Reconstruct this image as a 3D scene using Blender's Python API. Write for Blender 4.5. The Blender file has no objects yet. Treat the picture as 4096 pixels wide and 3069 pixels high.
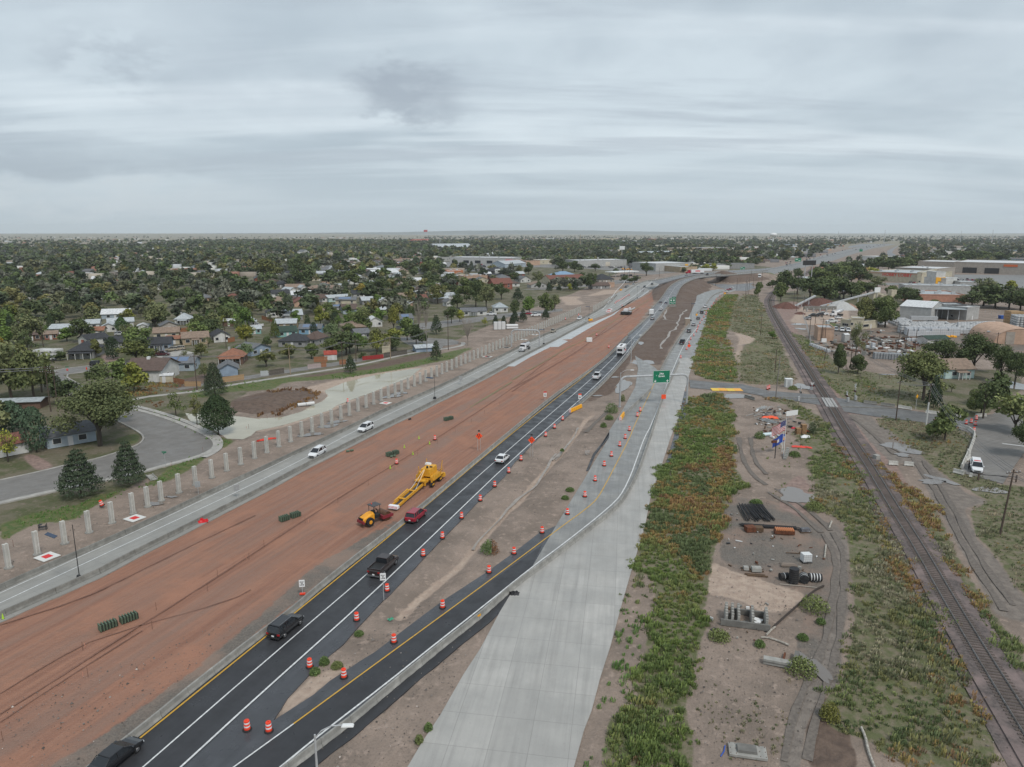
import bpy,bmesh,math,random
import numpy as np
from mathutils import Vector,Matrix
R=math.radians
S=bpy.context.scene
col=S.collection
rng=np.random.default_rng(7)
random.seed(7)
mc,ms,PI=math.cos,math.sin,math.pi
def ru(a,b):return random.uniform(a,b)
# ---------------------------------------------------------------- camera
CH,PITCH,FPX=46.0,R(12.0),2843.0
cam=bpy.data.objects.new('camera',bpy.data.cameras.new('camera'))
col.objects.link(cam)
cam.location=(0,0,CH)
cam.rotation_euler=(R(90)-PITCH,0,0)
cam.data.sensor_width=36.0
cam.data.lens=36.0*FPX/4096
cam.data.clip_start=0.5
cam.data.clip_end=60000
S.camera=cam
# ---------------------------------------------------------------- sky: overcast, layered cloud over a Nishita sky
W=bpy.data.worlds.new('World');S.world=W;W.use_nodes=True
wt=W.node_tree;wt.nodes.clear();wl=wt.links
def wn(t,**k):
 n=wt.nodes.new(t)
 for a,b in k.items():setattr(n,a,b)
 return n
SUN_EL,SUN_ROT=R(52),R(150)
sky=wn('ShaderNodeTexSky',sky_type='NISHITA',sun_disc=False)
sky.sun_elevation=SUN_EL;sky.sun_rotation=SUN_ROT;sky.air_density=1.0;sky.dust_density=2.0
tc=wn('ShaderNodeTexCoord')
sep=wn('ShaderNodeSeparateXYZ');wl.new(tc.outputs['Generated'],sep.inputs[0])
def wm(op,a,b=None,c=None,clamp=False):
 n=wn('ShaderNodeMath',operation=op,use_clamp=clamp)
 for i,v in enumerate((a,b,c)):
  if v is None:continue
  if isinstance(v,(int,float)):n.inputs[i].default_value=v
  else:wl.new(v,n.inputs[i])
 return n.outputs[0]
zz=wm('ADD',wm('MAXIMUM',sep.outputs[2],0.0),0.10)
px=wm('DIVIDE',sep.outputs[0],zz);py=wm('DIVIDE',sep.outputs[1],zz)
def cloud(scale,rot,sx,sy,detail,rough,off):
 c=wn('ShaderNodeCombineXYZ')
 wl.new(px,c.inputs[0]);wl.new(py,c.inputs[1]);c.inputs[2].default_value=off
 m=wn('ShaderNodeMapping');m.inputs['Rotation'].default_value=(0,0,rot);m.inputs['Scale'].default_value=(sx,sy,1)
 wl.new(c.outputs[0],m.inputs[0])
 n=wn('ShaderNodeTexNoise');n.inputs['Scale'].default_value=scale;n.inputs['Detail'].default_value=detail
 n.inputs['Roughness'].default_value=rough;n.inputs['Distortion'].default_value=0.3
 wl.new(m.outputs[0],n.inputs['Vector'])
 return n.outputs['Fac']
def wr(v,a,b,c=0.0,d=1.0):
 n=wn('ShaderNodeMapRange',interpolation_type='SMOOTHSTEP');wl.new(v,n.inputs[0])
 n.inputs[1].default_value,n.inputs[2].default_value,n.inputs[3].default_value,n.inputs[4].default_value=a,b,c,d
 return n.outputs[0]
def wmix(f,a,b):
 n=wn('ShaderNodeMix',data_type='RGBA')
 if isinstance(f,float):n.inputs[0].default_value=f
 else:wl.new(f,n.inputs[0])
 for i,v in((6,a),(7,b)):
  if isinstance(v,tuple):n.inputs[i].default_value=(*v,1)
  else:wl.new(v,n.inputs[i])
 return n.outputs[2]
broad=cloud(0.42,R(20),1.0,1.0,5,0.5,3.1)
streak=cloud(0.75,R(62),0.30,1.9,6,0.55,8.2)
veil=cloud(0.9,R(-8),0.45,2.0,7,0.6,1.7)
# colours are radiances for strength 0.1 (the sky texture is physically bright)
c1=wmix(wr(broad,0.4,0.6),(3.03,3.57,4.02),(4.38,4.98,5.38))
c2=wmix(wr(streak,0.46,0.68,0,0.75),c1,(5.29,5.85,6.21))
c3=wmix(wr(veil,0.5,0.68,0,0.6),c2,(2.92,3.32,3.77))
# a pale dip and puffy bank low on the left, thin bank low on the right
hz=wr(sep.outputs[2],0.0,0.17,1.0,0.0)
bank_n=cloud(1.6,0.0,0.42,0.22,8,0.62,5.5)
el=sep.outputs[2];az=wm('ARCTAN2',sep.outputs[0],sep.outputs[1])
def bump01(v,a,b,c,d):
 return wm('MULTIPLY',wr(v,a,b),wr(v,c,d,1,0))
cang=wn('ShaderNodeCombineXYZ');wl.new(wm('MULTIPLY',az,1.0),cang.inputs[0]);wl.new(wm('MULTIPLY',el,2.3),cang.inputs[1])
def angn(scale,detail,off,rough=0.6):
 m=wn('ShaderNodeMapping');m.inputs['Location'].default_value=(off,off*.37,off*.71);wl.new(cang.outputs[0],m.inputs[0])
 n=wn('ShaderNodeTexNoise');n.inputs['Scale'].default_value=scale;n.inputs['Detail'].default_value=detail;n.inputs['Roughness'].default_value=rough
 wl.new(m.outputs[0],n.inputs['Vector']);return n.outputs['Fac']
n1=angn(7,9,1.2);n2=angn(16,8,4.0);n3=angn(3.2,7,9.3)
elw=wm('ADD',el,wm('MULTIPLY',wm('SUBTRACT',n1,0.5),0.09))
azw=wm('ADD',az,wm('MULTIPLY',wm('SUBTRACT',n2,0.5),0.25))
bankL=wm('MULTIPLY',bump01(elw,0.006,0.03,0.055,0.068),wr(azw,-0.50,-0.22,1,0))
shelf=wm('MULTIPLY',bump01(elw,0.06,0.075,0.09,0.115),wr(azw,-0.62,-0.18,1,0))
bankR=wm('MULTIPLY',bump01(elw,0.02,0.035,0.045,0.052),bump01(azw,0.0,0.12,0.35,0.5))
elq=wm('ADD',el,wm('MULTIPLY',wm('SUBTRACT',n2,0.5),0.10))
azq=wm('ADD',az,wm('MULTIPLY',wm('SUBTRACT',n1,0.5),0.14))
puff=wm('MULTIPLY',bump01(elq,0.135,0.16,0.185,0.225),bump01(azq,-0.23,-0.17,-0.11,-0.04))
puff2=wm('MULTIPLY',bump01(elq,0.155,0.185,0.205,0.245),bump01(azq,-0.58,-0.52,-0.47,-0.40))
darkw=wm('MULTIPLY',wr(n3,0.42,0.62),bump01(el,0.08,0.16,0.2,0.3))
c4=wmix(wm('MULTIPLY',darkw,0.35),c3,(2.99,3.43,3.88))
c4=wmix(wm('MULTIPLY',wr(el,0.0,0.14,1,0),0.85),c4,(3.48,4.08,4.55))
c5=wmix(wm('MULTIPLY',bankL,wr(n2,0.36,0.60,0.15,0.75)),c4,(4.11,4.58,4.93))
c5=wmix(wm('MULTIPLY',bankR,0.28),c5,(3.90,4.40,4.78))
c5=wmix(wm('MULTIPLY',shelf,wr(n1,0.35,0.6,0.3,0.7)),c5,(2.61,3.04,3.50))
c6=wmix(wm('MULTIPLY',puff,wr(n1,0.3,0.55,0.45,0.9)),c5,(2.58,2.96,3.39))
c6=wmix(wm('MULTIPLY',puff2,wr(n2,0.35,0.6,0.0,0.55)),c6,(2.78,3.17,3.61))
c7=wmix(0.06,c6,sky.outputs[0])
bg=wn('ShaderNodeBackground');bg.inputs['Strength'].default_value=0.105
wl.new(c7,bg.inputs[0]);wo=wn('ShaderNodeOutputWorld');wl.new(bg.outputs[0],wo.inputs[0])
# ---------------------------------------------------------------- sun behind the cloud
sl=bpy.data.lights.new('sun','SUN');sl.energy=1.5;sl.angle=R(14);sl.color=(1.0,0.95,0.88)
sun=bpy.data.objects.new('sun',sl);col.objects.link(sun)
sd=Vector((ms(SUN_ROT)*mc(SUN_EL),mc(SUN_ROT)*mc(SUN_EL),ms(SUN_EL)))
sun.rotation_euler=(-sd).to_track_quat('-Z','Y').to_euler()
S.view_settings.view_transform='Standard';S.view_settings.look='None'
S.view_settings.gamma=1.0;S.view_settings.use_curve_mapping=False
S.view_settings.exposure=0.52
S.cycles.max_bounces=5;S.cycles.diffuse_bounces=2;S.cycles.glossy_bounces=2;S.cycles.transmission_bounces=2
S.cycles.transparent_max_bounces=6;S.cycles.volume_bounces=1
# ---------------------------------------------------------------- surveying: a sight line through the photograph meets the ground at height z
def G(fx,fy,z=0.0):
 u,v=(fx-2048)/FPX,-(fy-1534.5)/FPX
 dy=mc(PITCH)+v*ms(PITCH);dz=-ms(PITCH)+v*mc(PITCH)
 t=(CH-z)/max(-dz,1e-4)
 return Vector((u*t,dy*t,z))
def rise(y):
 a=min(max((y-430)/190.0,0),1);b=min(max((y-800)/260.0,0),1)
 return 6.6*(a*a*(3-2*a))*(1-b*b*(3-2*b))
def GH(fx,fy):
 z=0.0
 for _ in range(12):
  p=G(fx,fy,z);z=0.5*z+0.5*rise(p.y)
 return G(fx,fy,z)
def Z(x0,y0,k,*pts):
 return[(x0+a/k,y0+b/k) for a,b in pts]
def g2(pts):return[G(a,b) for a,b in pts]
def resample(pts,step):
 out=[pts[0].copy()];need=step
 for a,b in zip(pts[:-1],pts[1:]):
  L=(b-a).length
  if L<1e-6:continue
  while need<=L:
   out.append(a.lerp(b,need/L));need+=step
  need-=L
 return out
def smooth(pts,it=2):
 for _ in range(it):
  q=[pts[0]]
  for a,b in zip(pts[:-1],pts[1:]):
   q+=[a.lerp(b,.25),a.lerp(b,.75)]
  pts=q+[pts[-1]]
 return pts
# ---------------------------------------------------------------- materials
MATS={}
def nodes(m):return m.node_tree.nodes,m.node_tree.links
def mat(name,c,rough=0.8,c2=None,scale=1.0,detail=4,bump=0.0,bscale=None,metal=0.0,spec=0.3,coord='Object',c3=None,s3=0.3,emit=0,lo=.38,hi=.62,coat=0.0,tint=False,stretch=None):
 if name in MATS:return MATS[name]
 m=bpy.data.materials.new(name);m.use_nodes=True;MATS[name]=m
 n,l=nodes(m);b=n['Principled BSDF']
 b.inputs['Base Color'].default_value=(*c,1);b.inputs['Roughness'].default_value=rough
 b.inputs['Metallic'].default_value=metal;b.inputs['Specular IOR Level'].default_value=spec
 if coat:b.inputs['Coat Weight'].default_value=coat;b.inputs['Coat Roughness'].default_value=.05
 m.diffuse_color=(*c,1)
 t=n.new('ShaderNodeTexCoord');vec=t.outputs[coord]
 if coord=='World':
  pass
 if stretch:
  mp=n.new('ShaderNodeMapping');mp.inputs['Rotation'].default_value=(0,0,stretch[0]);mp.inputs['Scale'].default_value=(stretch[1],stretch[2],1)
  l.new(vec,mp.inputs[0]);vec=mp.outputs[0]
 def noise(sc,d=detail,v=vec):
  q=n.new('ShaderNodeTexNoise');q.inputs['Scale'].default_value=sc;q.inputs['Detail'].default_value=d;q.inputs['Roughness'].default_value=.6
  l.new(v,q.inputs['Vector']);return q.outputs['Fac']
 out=None
 def mixn(f,a,bb):
  q=n.new('ShaderNodeMix');q.data_type='RGBA';l.new(f,q.inputs[0])
  for i,v in((6,a),(7,bb)):
   if isinstance(v,tuple):q.inputs[i].default_value=(*v,1)
   else:l.new(v,q.inputs[i])
  return q.outputs[2]
 def rg(v,a,bb):
  q=n.new('ShaderNodeMapRange');l.new(v,q.inputs[0]);q.inputs[1].default_value=a;q.inputs[2].default_value=bb;return q.outputs[0]
 if c2:out=mixn(rg(noise(scale),lo,hi),c,c2)
 if c3:out=mixn(rg(noise(s3),.45,.68),out,c3)
 if tint:
  oi=n.new('ShaderNodeObjectInfo');mu=n.new('ShaderNodeMix');mu.data_type='RGBA';mu.blend_type='MULTIPLY';mu.inputs[0].default_value=1
  if out is None:mu.inputs[6].default_value=(*c,1)
  else:l.new(out,mu.inputs[6])
  l.new(oi.outputs['Color'],mu.inputs[7]);out=mu.outputs[2]
 if out is not None:l.new(out,b.inputs['Base Color'])
 if bump:
  bp=n.new('ShaderNodeBump');bp.inputs['Strength'].default_value=min(bump,1);bp.inputs['Distance'].default_value=0.05*max(1,bump)
  l.new(noise(bscale or scale*4,5),bp.inputs['Height']);l.new(bp.outputs[0],b.inputs['Normal'])
 if emit:b.inputs['Emission Color'].default_value=(*c,1);b.inputs['Emission Strength'].default_value=emit
 return m
# ---------------------------------------------------------------- mesh helpers
class MB:
 def __init__(s):s.v=[];s.f=[];s.mi=[];s.cm=0
 def quad(s,a,b,c,d):
  i=len(s.v);s.v+=[tuple(a),tuple(b),tuple(c),tuple(d)];s.f.append((i,i+1,i+2,i+3));s.mi.append(s.cm)
 def poly(s,pts):
  i=len(s.v);s.v+=[tuple(p) for p in pts];s.f.append(tuple(range(i,i+len(pts))));s.mi.append(s.cm)
 def hexa(s,p):
  i=len(s.v);s.v+=[tuple(q) for q in p]
  for f in((3,2,1,0),(4,5,6,7),(0,1,5,4),(1,2,6,5),(2,3,7,6),(3,0,4,7)):
   s.f.append(tuple(i+k for k in f));s.mi.append(s.cm)
 def box(s,cx,cy,cz,sx,sy,sz,rz=0.0,top=(1,1),sh=(0,0)):
  a,b=sx/2,sy/2;c,d=mc(rz),ms(rz);P=[]
  for z,kx,ky,ox,oy in((cz-sz/2,1,1,0,0),(cz+sz/2,top[0],top[1],sh[0],sh[1])):
   for ux,uy in((-1,-1),(1,-1),(1,1),(-1,1)):
    x,y=ux*a*kx+ox,uy*b*ky+oy;P.append((cx+x*c-y*d,cy+x*d+y*c,z))
  s.hexa(P)
 def tube(s,a,b,r0,r1=None,n=8,cap=True):
  r1=r0 if r1 is None else r1;a=Vector(a);b=Vector(b);d=(b-a)
  if d.length<1e-6:return
  q=d.to_track_quat('Z','Y');i=len(s.v)
  for p,r in((a,r0),(b,r1)):
   for k in range(n):
    t=2*PI*k/n;s.v.append(tuple(p+q@Vector((mc(t)*r,ms(t)*r,0))))
  for k in range(n):
   j=(k+1)%n;s.f.append((i+k,i+j,i+n+j,i+n+k));s.mi.append(s.cm)
  if cap:
   s.f.append(tuple(i+n+k for k in range(n)));s.mi.append(s.cm)
   s.f.append(tuple(i+k for k in reversed(range(n))));s.mi.append(s.cm)
 def path(s,pts,r,n=6):
  for a,b in zip(pts[:-1],pts[1:]):s.tube(a,b,r,r,n)
 def lathe(s,prof,n=12,c=(0,0,0)):
  i=len(s.v)
  for r,z in prof:
   for k in range(n):
    t=2*PI*k/n;s.v.append((c[0]+mc(t)*r,c[1]+ms(t)*r,c[2]+z))
  for j in range(len(prof)-1):
   for k in range(n):
    q=(k+1)%n;s.f.append((i+j*n+k,i+j*n+q,i+(j+1)*n+q,i+(j+1)*n+k));s.mi.append(s.cm)
  m=len(prof)-1
  s.f.append(tuple(i+m*n+k for k in range(n)));s.mi.append(s.cm)
  s.f.append(tuple(i+k for k in reversed(range(n))));s.mi.append(s.cm)
 def prism(s,prof,x0,x1,axis='x'):
  i=len(s.v);n=len(prof)
  for x in(x0,x1):
   for a,b in prof:s.v.append((x,a,b) if axis=='x' else(a,x,b) if axis=='y' else(a,b,x))
  for k in range(n):
   j=(k+1)%n;s.f.append((i+k,i+j,i+n+j,i+n+k));s.mi.append(s.cm)
  s.f.append(tuple(i+k for k in reversed(range(n))));s.mi.append(s.cm)
  s.f.append(tuple(i+n+k for k in range(n)));s.mi.append(s.cm)
 def mesh(s,name,mats,fix=True):
  me=bpy.data.meshes.new(name);me.from_pydata(s.v,[],s.f)
  for m in(mats if isinstance(mats,(list,tuple)) else[mats]):me.materials.append(m)
  if any(s.mi):me.polygons.foreach_set('material_index',s.mi)
  if fix:
   b=bmesh.new();b.from_mesh(me);bmesh.ops.recalc_face_normals(b,faces=b.faces);b.to_mesh(b and me);b.free()
  me.update();return me
 def obj(s,name,mats,parent=None,fix=True,bevel=0):
  return link(name,s.mesh(name,mats,fix),parent,bevel)
def link(name,data,parent=None,bevel=0):
 o=bpy.data.objects.new(name,data);col.objects.link(o)
 if parent is not None:o.parent=parent
 if bevel:
  m=o.modifiers.new('bevel','BEVEL');m.width=bevel;m.segments=2;m.limit_method='ANGLE'
 return o
def BX(t,n,m,*a,bevel=0):b=MB();b.box(*a);return b.obj(n,m,t,bevel=bevel)
def TB(t,n,m,*a,bevel=0):b=MB();b.tube(*a);return b.obj(n,m,t,bevel=bevel)
def tag(o,label=None,cat=None,group=None,kind=None):
 if label:o['label']=label
 if cat:o['category']=cat
 if group:o['group']=group
 if kind:o['kind']=kind
 return o
def thing(name,loc,rz,label,cat,group=None):
 o=bpy.data.objects.new(name,None);col.objects.link(o);o.location=loc;o.rotation_euler=(0,0,rz)
 o.empty_display_size=.2
 return tag(o,label,cat,group)
KIDS={}
def tree_of(o):
 if o.name not in KIDS:
  KIDS[o.name]=[c for c in bpy.data.objects if c.parent==o]
 return KIDS[o.name]
def copy_thing(o,loc,rz,label=None,group=None,scale=None,kids=None):
 c=o.copy();col.objects.link(c);c.location=loc;c.rotation_euler=(0,0,rz)
 if scale is not None:c.scale=scale if hasattr(scale,'__len__') else(scale,)*3
 if label:c['label']=label
 if group:c['group']=group
 for k in tree_of(o):
  d=k.copy();col.objects.link(d);d.parent=c
  for g in tree_of(k):
   e=g.copy();col.objects.link(e);e.parent=d
 return c
def numesh(name,V,F,mats,parent=None,colors=None,mi=None):
 me=bpy.data.meshes.new(name);nv,nf,k=len(V),len(F),F.shape[1]
 me.vertices.add(nv);me.vertices.foreach_set('co',np.ascontiguousarray(V,dtype=np.float32).ravel())
 me.loops.add(nf*k);me.loops.foreach_set('vertex_index',np.ascontiguousarray(F,dtype=np.int32).ravel())
 me.polygons.add(nf);me.polygons.foreach_set('loop_start',np.arange(0,nf*k,k,dtype=np.int32))
 me.polygons.foreach_set('loop_total',np.full(nf,k,dtype=np.int32))
 for m in(mats if isinstance(mats,(list,tuple)) else[mats]):me.materials.append(m)
 if mi is not None:me.polygons.foreach_set('material_index',np.ascontiguousarray(mi,dtype=np.int32))
 if colors is not None:
  a=me.color_attributes.new('Col','FLOAT_COLOR','POINT');c=np.ones((nv,4),dtype=np.float32);c[:,:colors.shape[1]]=colors
  a.data.foreach_set('color',c.ravel())
 me.update(calc_edges=True);me.validate()
 return link(name,me,parent)
def ORD(i):return('first','second','third','fourth','fifth','sixth','seventh','eighth','ninth','tenth','eleventh','twelfth','thirteenth','fourteenth','fifteenth','sixteenth','seventeenth','eighteenth','nineteenth','twentieth')[i] if i<20 else '%d%s'%(i+1,'th' if 10<=(i+1)%100<=20 else{1:'st',2:'nd',3:'rd'}.get((i+1)%10,'th'))
# ================================================================ lines surveyed from the photograph
Z1=lambda*p:Z(0,1800,2.16,*p);Z6=lambda*p:Z(1024,1250,2.16,*p);Z7=lambda*p:Z(2048,1150,2.16,*p)
f1=lambda*a:Z1(a)[0]
f6=lambda*a:Z6(a)[0]
f7=lambda*a:Z7(a)[0]
Z2=lambda*p:Z(1024,1800,2.16,*p);Z3=lambda*p:Z(2048,1750,2.16,*p);Z8=lambda*p:Z(3072,1150,2.16,*p)
f2=lambda*a:Z2(a)[0]
f3=lambda*a:Z3(a)[0]
f8=lambda*a:Z8(a)[0]
Z4=lambda*p:Z(3072,1750,2.16,*p);Z5=lambda*p:Z(0,2400,2.16,*p);Z62=lambda*p:Z(1024,2400,2.16,*p)
f4=lambda*a:Z4(a)[0]
f5=lambda*a:Z5(a)[0]
f62=lambda*a:Z62(a)[0]
Z72=lambda*p:Z(2048,2400,2.16,*p);Z82=lambda*p:Z(3072,2400,2.16,*p);ZL=lambda*p:Z(0,1250,2.16,*p)
f72=lambda*a:Z72(a)[0]
f82=lambda*a:Z82(a)[0]
fL=lambda*a:ZL(a)[0]
ZF=lambda*p:Z(2400,1050,3.29,*p);ZN=lambda*p:Z(2048,900,2.16,*p);ZE=lambda*p:Z(3072,900,2.16,*p)
fF=lambda*a:ZF(a)[0]
fN=lambda*a:ZN(a)[0]
fE=lambda*a:ZE(a)[0]
def ext(pts,n=12.0):
 d=(pts[0]-pts[1]).normalized();return[pts[0]+d*n]+pts
lineA=ext([G(x,y,.8) for x,y in Z1((0,1160),(530,925),(910,768),(1370,555),(1960,275),(2212,165))+Z6((570,1085),(860,950),(1125,820),(1560,640),(2000,425),(2212,320))+Z7((180,440),(400,350),(600,265),(760,180),(850,120),(905,60))],30)
lineB=ext([G(x,y,.8) for x,y in Z1((0,1395),(330,1250),(575,1148),(800,1050),(1140,870),(1450,720),(1730,580),(2030,430),(2212,340))+Z6((430,1296),(830,1100),(1100,965),(1350,850),(1530,760),(1750,655),(2000,530),(2212,415))+Z7((140,560),(260,500),(480,385),(650,292))],30)
lineC=ext([G(x,y,.8) for x,y in Z5((745,1445),(895,1320),(1180,1110),(1430,910),(1650,725),(1860,565),(2050,415))+Z2((325,1345),(450,1230),(820,935),(1040,770),(1250,610),(1450,450),(1640,290),(1850,115),(1990,0))+Z7((150,1095),(345,935),(550,790),(750,650),(900,520),(1000,410))],14)
lineC2=[GH(x,y) for x,y in Z7((1004,412),(1130,305),(1200,240))+ZF((640,660),(700,590),(760,530),(810,470),(855,400),(900,340),(960,290),(1060,235),(1170,205),(1300,178),(1480,165),(1700,150),(1900,132),(2212,115))]
lineD=[G(x,y,.8) for x,y in Z7((575,1000),(770,830),(900,690),(1000,580),(1050,500),(1105,430))]
lineD2=[GH(x,y) for x,y in Z7((1105,438),(1200,345),(1320,190))+ZF((910,560),(980,490),(1010,440),(1050,350),(1090,300),(1150,265),(1230,228),(1330,200),(1500,184),(1700,172),(1950,152),(2212,132))]
lineE=ext([G(x,y,.8) for x,y in Z62((220,1445),(550,1200),(720,1080),(1120,750),(1300,600),(1480,460),(1650,320),(1930,110))+Z3((0,1260),(210,1110),(400,970),(590,825),(750,700),(830,640),(930,550),(1000,450),(1080,300),(1130,160),(1185,0))+Z7((1200,1260),(1290,960),(1350,830),(1445,630))],14)
lineF=[G(x,y,.8) for x,y in Z7((965,1085),(1080,980),(1215,855))]
lineG=[G(x,y,.8) for x,y in Z7((1280,715),(1330,615),(1380,525),(1450,415),(1545,290))]
lineH=[G(x,y,.4) for x,y in ZF((1260,680),(1330,615),(1400,545),(1440,480),(1490,430),(1560,400),(1640,378))]
lineI=[GH(x,y) for x,y in ZF((330,390),(420,330),(500,290),(560,262),(640,243),(740,236),(900,205),(1050,175),(1200,150),(1400,140),(1700,125))]
markY=ext([G(x,y) for x,y in Z5((1115,1275))+Z2((320,1425),(1310,620),(2040,0))+Z7((340,990),(640,760),(800,622),(905,520),(1000,420))],30)
markW1=ext([G(x,y) for x,y in Z5((1240,1445),(2212,600))+Z2((985,1055),(2180,0))+Z7((690,790),(900,590),(1130,350),(1340,110))],12)
markW2=ext([G(x,y) for x,y in Z5((1565,1445),(2212,850))+Z62((950,0))+Z2((1510,760),(2212,85))+Z7((600,960),(830,745),(970,590),(1060,465))],12)
rampY=[G(x,y) for x,y in Z62((325,1075),(1795,0))+Z3((0,1095),(480,735),(590,658),(700,570),(750,510),(790,440),(860,310),(1020,0))+Z7((1050,1210),(1170,960),(1230,830))]
rampW0=ext([G(x,y) for x,y in Z62((0,1310),(325,1075))],10)
rampW=ext([G(x,y) for x,y in Z62((215,1445),(550,1170),(1120,730),(1480,440),(1930,85))+Z3((190,1110),(400,955),(590,808),(750,680),(900,550),(965,460),(1030,320),(1080,180),(1145,0))+Z7((1200,1200),(1330,860),(1440,590),(1500,470),(1600,350))],12)
leftW0=ext([G(x,y) for x,y in Z1((0,1240),(660,940),(1380,610),(2212,215))+Z6((560,1120),(1120,850),(1560,665),(2212,345))+Z7((400,372),(600,285),(780,190),(880,110))],30)
leftW1=ext([G(x,y) for x,y in Z1((0,1325),(620,1035),(1330,700),(2212,285))+Z6((430,1258),(600,1160),(1000,950),(1550,690),(2212,375))+Z7((0,582),(260,450),(560,320),(700,250),(880,160),(1100,30))],30)
slabL=ext([G(x,y) for x,y in Z62((1310,1445),(1430,1240),(1590,1000),(1790,650),(1940,420),(2110,100))]+[G(2058,2352)],14)
slabR=ext([G(x,y) for x,y in Z72((535,1445),(620,1130),(690,950),(760,680),(850,400))+Z3((960,1400),(1030,1160),(1150,760),(1200,500),(1290,250),(1370,0))+Z7((1440,1130),(1490,900),(1530,760),(1570,620),(1640,380),(1700,200),(1780,95),(1860,50))],14)
rail_line=ext(smooth([G(x,y) for x,y in Z82((2212,1070),(1825,450),(1558,0))+Z4((1600,1480))[:0]+Z4((1300,950),(1085,610),(875,250),(708,0))+Z8((700,1290),(600,1120),(530,1000),(440,860),(330,680),(200,480),(100,320),(30,195),(10,130),(22,85),(60,40),(105,5))+ZE((180,510),(320,430),(420,360))],2),16)
# ================================================================ ground
P={}
P['red']=[lineB+[G(x,y) for x,y in Z7((830,200),(1000,90),(1290,0))+ZF((760,290),(860,290),(900,295))]+lineC[::-1]]
P['red'][0]=[p+Vector((1.2,0,0)) for p in lineB]+[G(x,y) for x,y in Z7((830,240),(1290,0))+ZF((790,285),(890,290),(640,620))]+lineC[::-1]
P['gravel']=[[G(*p) for p in((100,3120),(330,3090),(864,2662),(1172,2414),(1404,2233),(1603,2082),(1660,2030),(1440,2160),(1250,2270),(1040,2460),(760,2690),(420,2930))]]
P['gravel']+=[g2(((2900,1985),(3080,2000),(3260,2060),(3340,2100),(3370,2300),(3360,2500),(3320,2720),(3200,2710),(3185,2570),(3225,2440),(3190,2380),(3080,2330),(2950,2290),(2880,2230),(2885,2080)))]
P['gravel']+=[g2(Z8((170,190),(350,300),(380,430),(600,480),(850,560),(1200,600),(1900,600),(2400,560),(2400,300),(1800,330),(1200,260),(900,380),(560,250)))]
P['gravel']+=[g2(ZE((1500,420),(1500,520),(2300,640),(2300,440)))]
P['mud']=[g2(Z7((1000,570),(1120,420),(1300,250),(1420,100),(1440,30),(1760,20),(1650,45),(1600,80),(1560,230),(1430,420),(1360,530),(1280,690),(1060,600),(980,700),(880,900),(700,980),(580,1060),(680,940),(850,760)))]
P['mud']+=[g2(Z6((0,700),(200,668),(430,668),(560,700),(480,750),(380,790),(200,860),(0,880),(-200,850),(-230,760))),g2(Z82((560,850),(700,1150),(800,1445),(350,1460),(330,1100),(430,850)))]
P['mud']+=[g2(Z6((0,610),(540,530),(870,480),(1390,360),(1600,330),(1580,400),(1400,440),(1000,500),(500,570),(200,610),(0,640))),g2(ZL((1500,600),(1850,500),(1700,680),(1500,660)))]
P['sand']=[g2(Z7((1920,375),(2100,430),(2180,470),(2000,500),(2000,800),(1960,830),(1930,560),(1960,450)))]
P['sand']+=[g2(Z3((1720,1060),(1900,1150),(2300,1270),(2350,1340),(2250,1400),(2000,1400),(1680,1350))),g2(ZN((400,620),(640,620),(900,590),(960,560),(800,560),(560,640),(640,680),(480,700))),g2(Z62((250,880),(500,640),(800,540),(1100,360),(1400,170),(1300,240),(1000,440),(700,660),(420,860),(160,1040)))]
P['sand']+=[g2(Z6((380,660),(700,580),(1040,520),(1300,480),(1500,460),(1660,440),(1400,560),(1000,690),(640,850),(330,960),(0,1040),(0,1010),(400,900),(640,700)))]
P['sand']+=[g2(Z4((-60,1290),(100,1270),(320,1350),(280,1480),(-60,1512),(-250,1400))),g2(Z8((180,300),(300,160),(560,150),(700,170),(700,300),(420,330)))]
P['pink']=[g2(Z8((60,150),(200,120),(560,180),(700,230),(450,250),(300,290),(120,260))),g2(Z8((1200,470),(1500,450),(1500,500),(1300,520))),g2(ZL((870,370),(1000,360),(1050,410),(900,440))),g2(Z1((170,40),(280,30),(480,140),(330,190)))]
P['pink']+=[g2(Z4((150,400),(300,300),(400,500),(300,700),(100,600)))]
P['pink']+=[[G(x,y) for x,y in Z8((120,260),(240,520),(430,800),(520,960),(640,1080),(900,1512),(1100,1900),(1900,3300),(2200,3900),(2350,3700),(1150,1600),(900,1200),(640,920),(480,640),(260,380),(150,230))]]
P['grass']=[g2(Z1((0,640),(300,540),(640,480),(820,390),(1000,360),(1250,300),(1400,200),(1500,120),(1620,60),(1880,0),(1700,120),(1580,200),(1380,290),(1100,350),(900,430),(640,600),(300,640),(0,790))),g2(Z6((0,620),(260,560),(500,560),(700,520),(1000,490),(1400,410),(1700,330),(1900,290),(1700,400),(1300,480),(700,570),(300,600),(0,660)))]
P['grass']+=[g2(ZL((750,400),(860,390),(920,420),(800,440))),g2(ZL((1240,820),(1500,900),(1860,1060),(2050,1110),(1890,1180),(1750,1060),(1400,900))),g2(ZL((1000,1080),(1200,1040),(1220,1080),(1180,1140),(1000,1130))),g2(Z8((480,300),(620,310),(600,350),(500,340)))]
P['grass']+=[g2(ZL((1620,690),(1950,640),(2400,560),(2400,660),(1950,690),(1800,730),(1640,740))),g2(ZN((220,205),(290,200),(290,240),(210,240))),g2(Z(1024,900,2.16,(1900,195),(2200,190),(2212,225),(1950,225)))]
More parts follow.
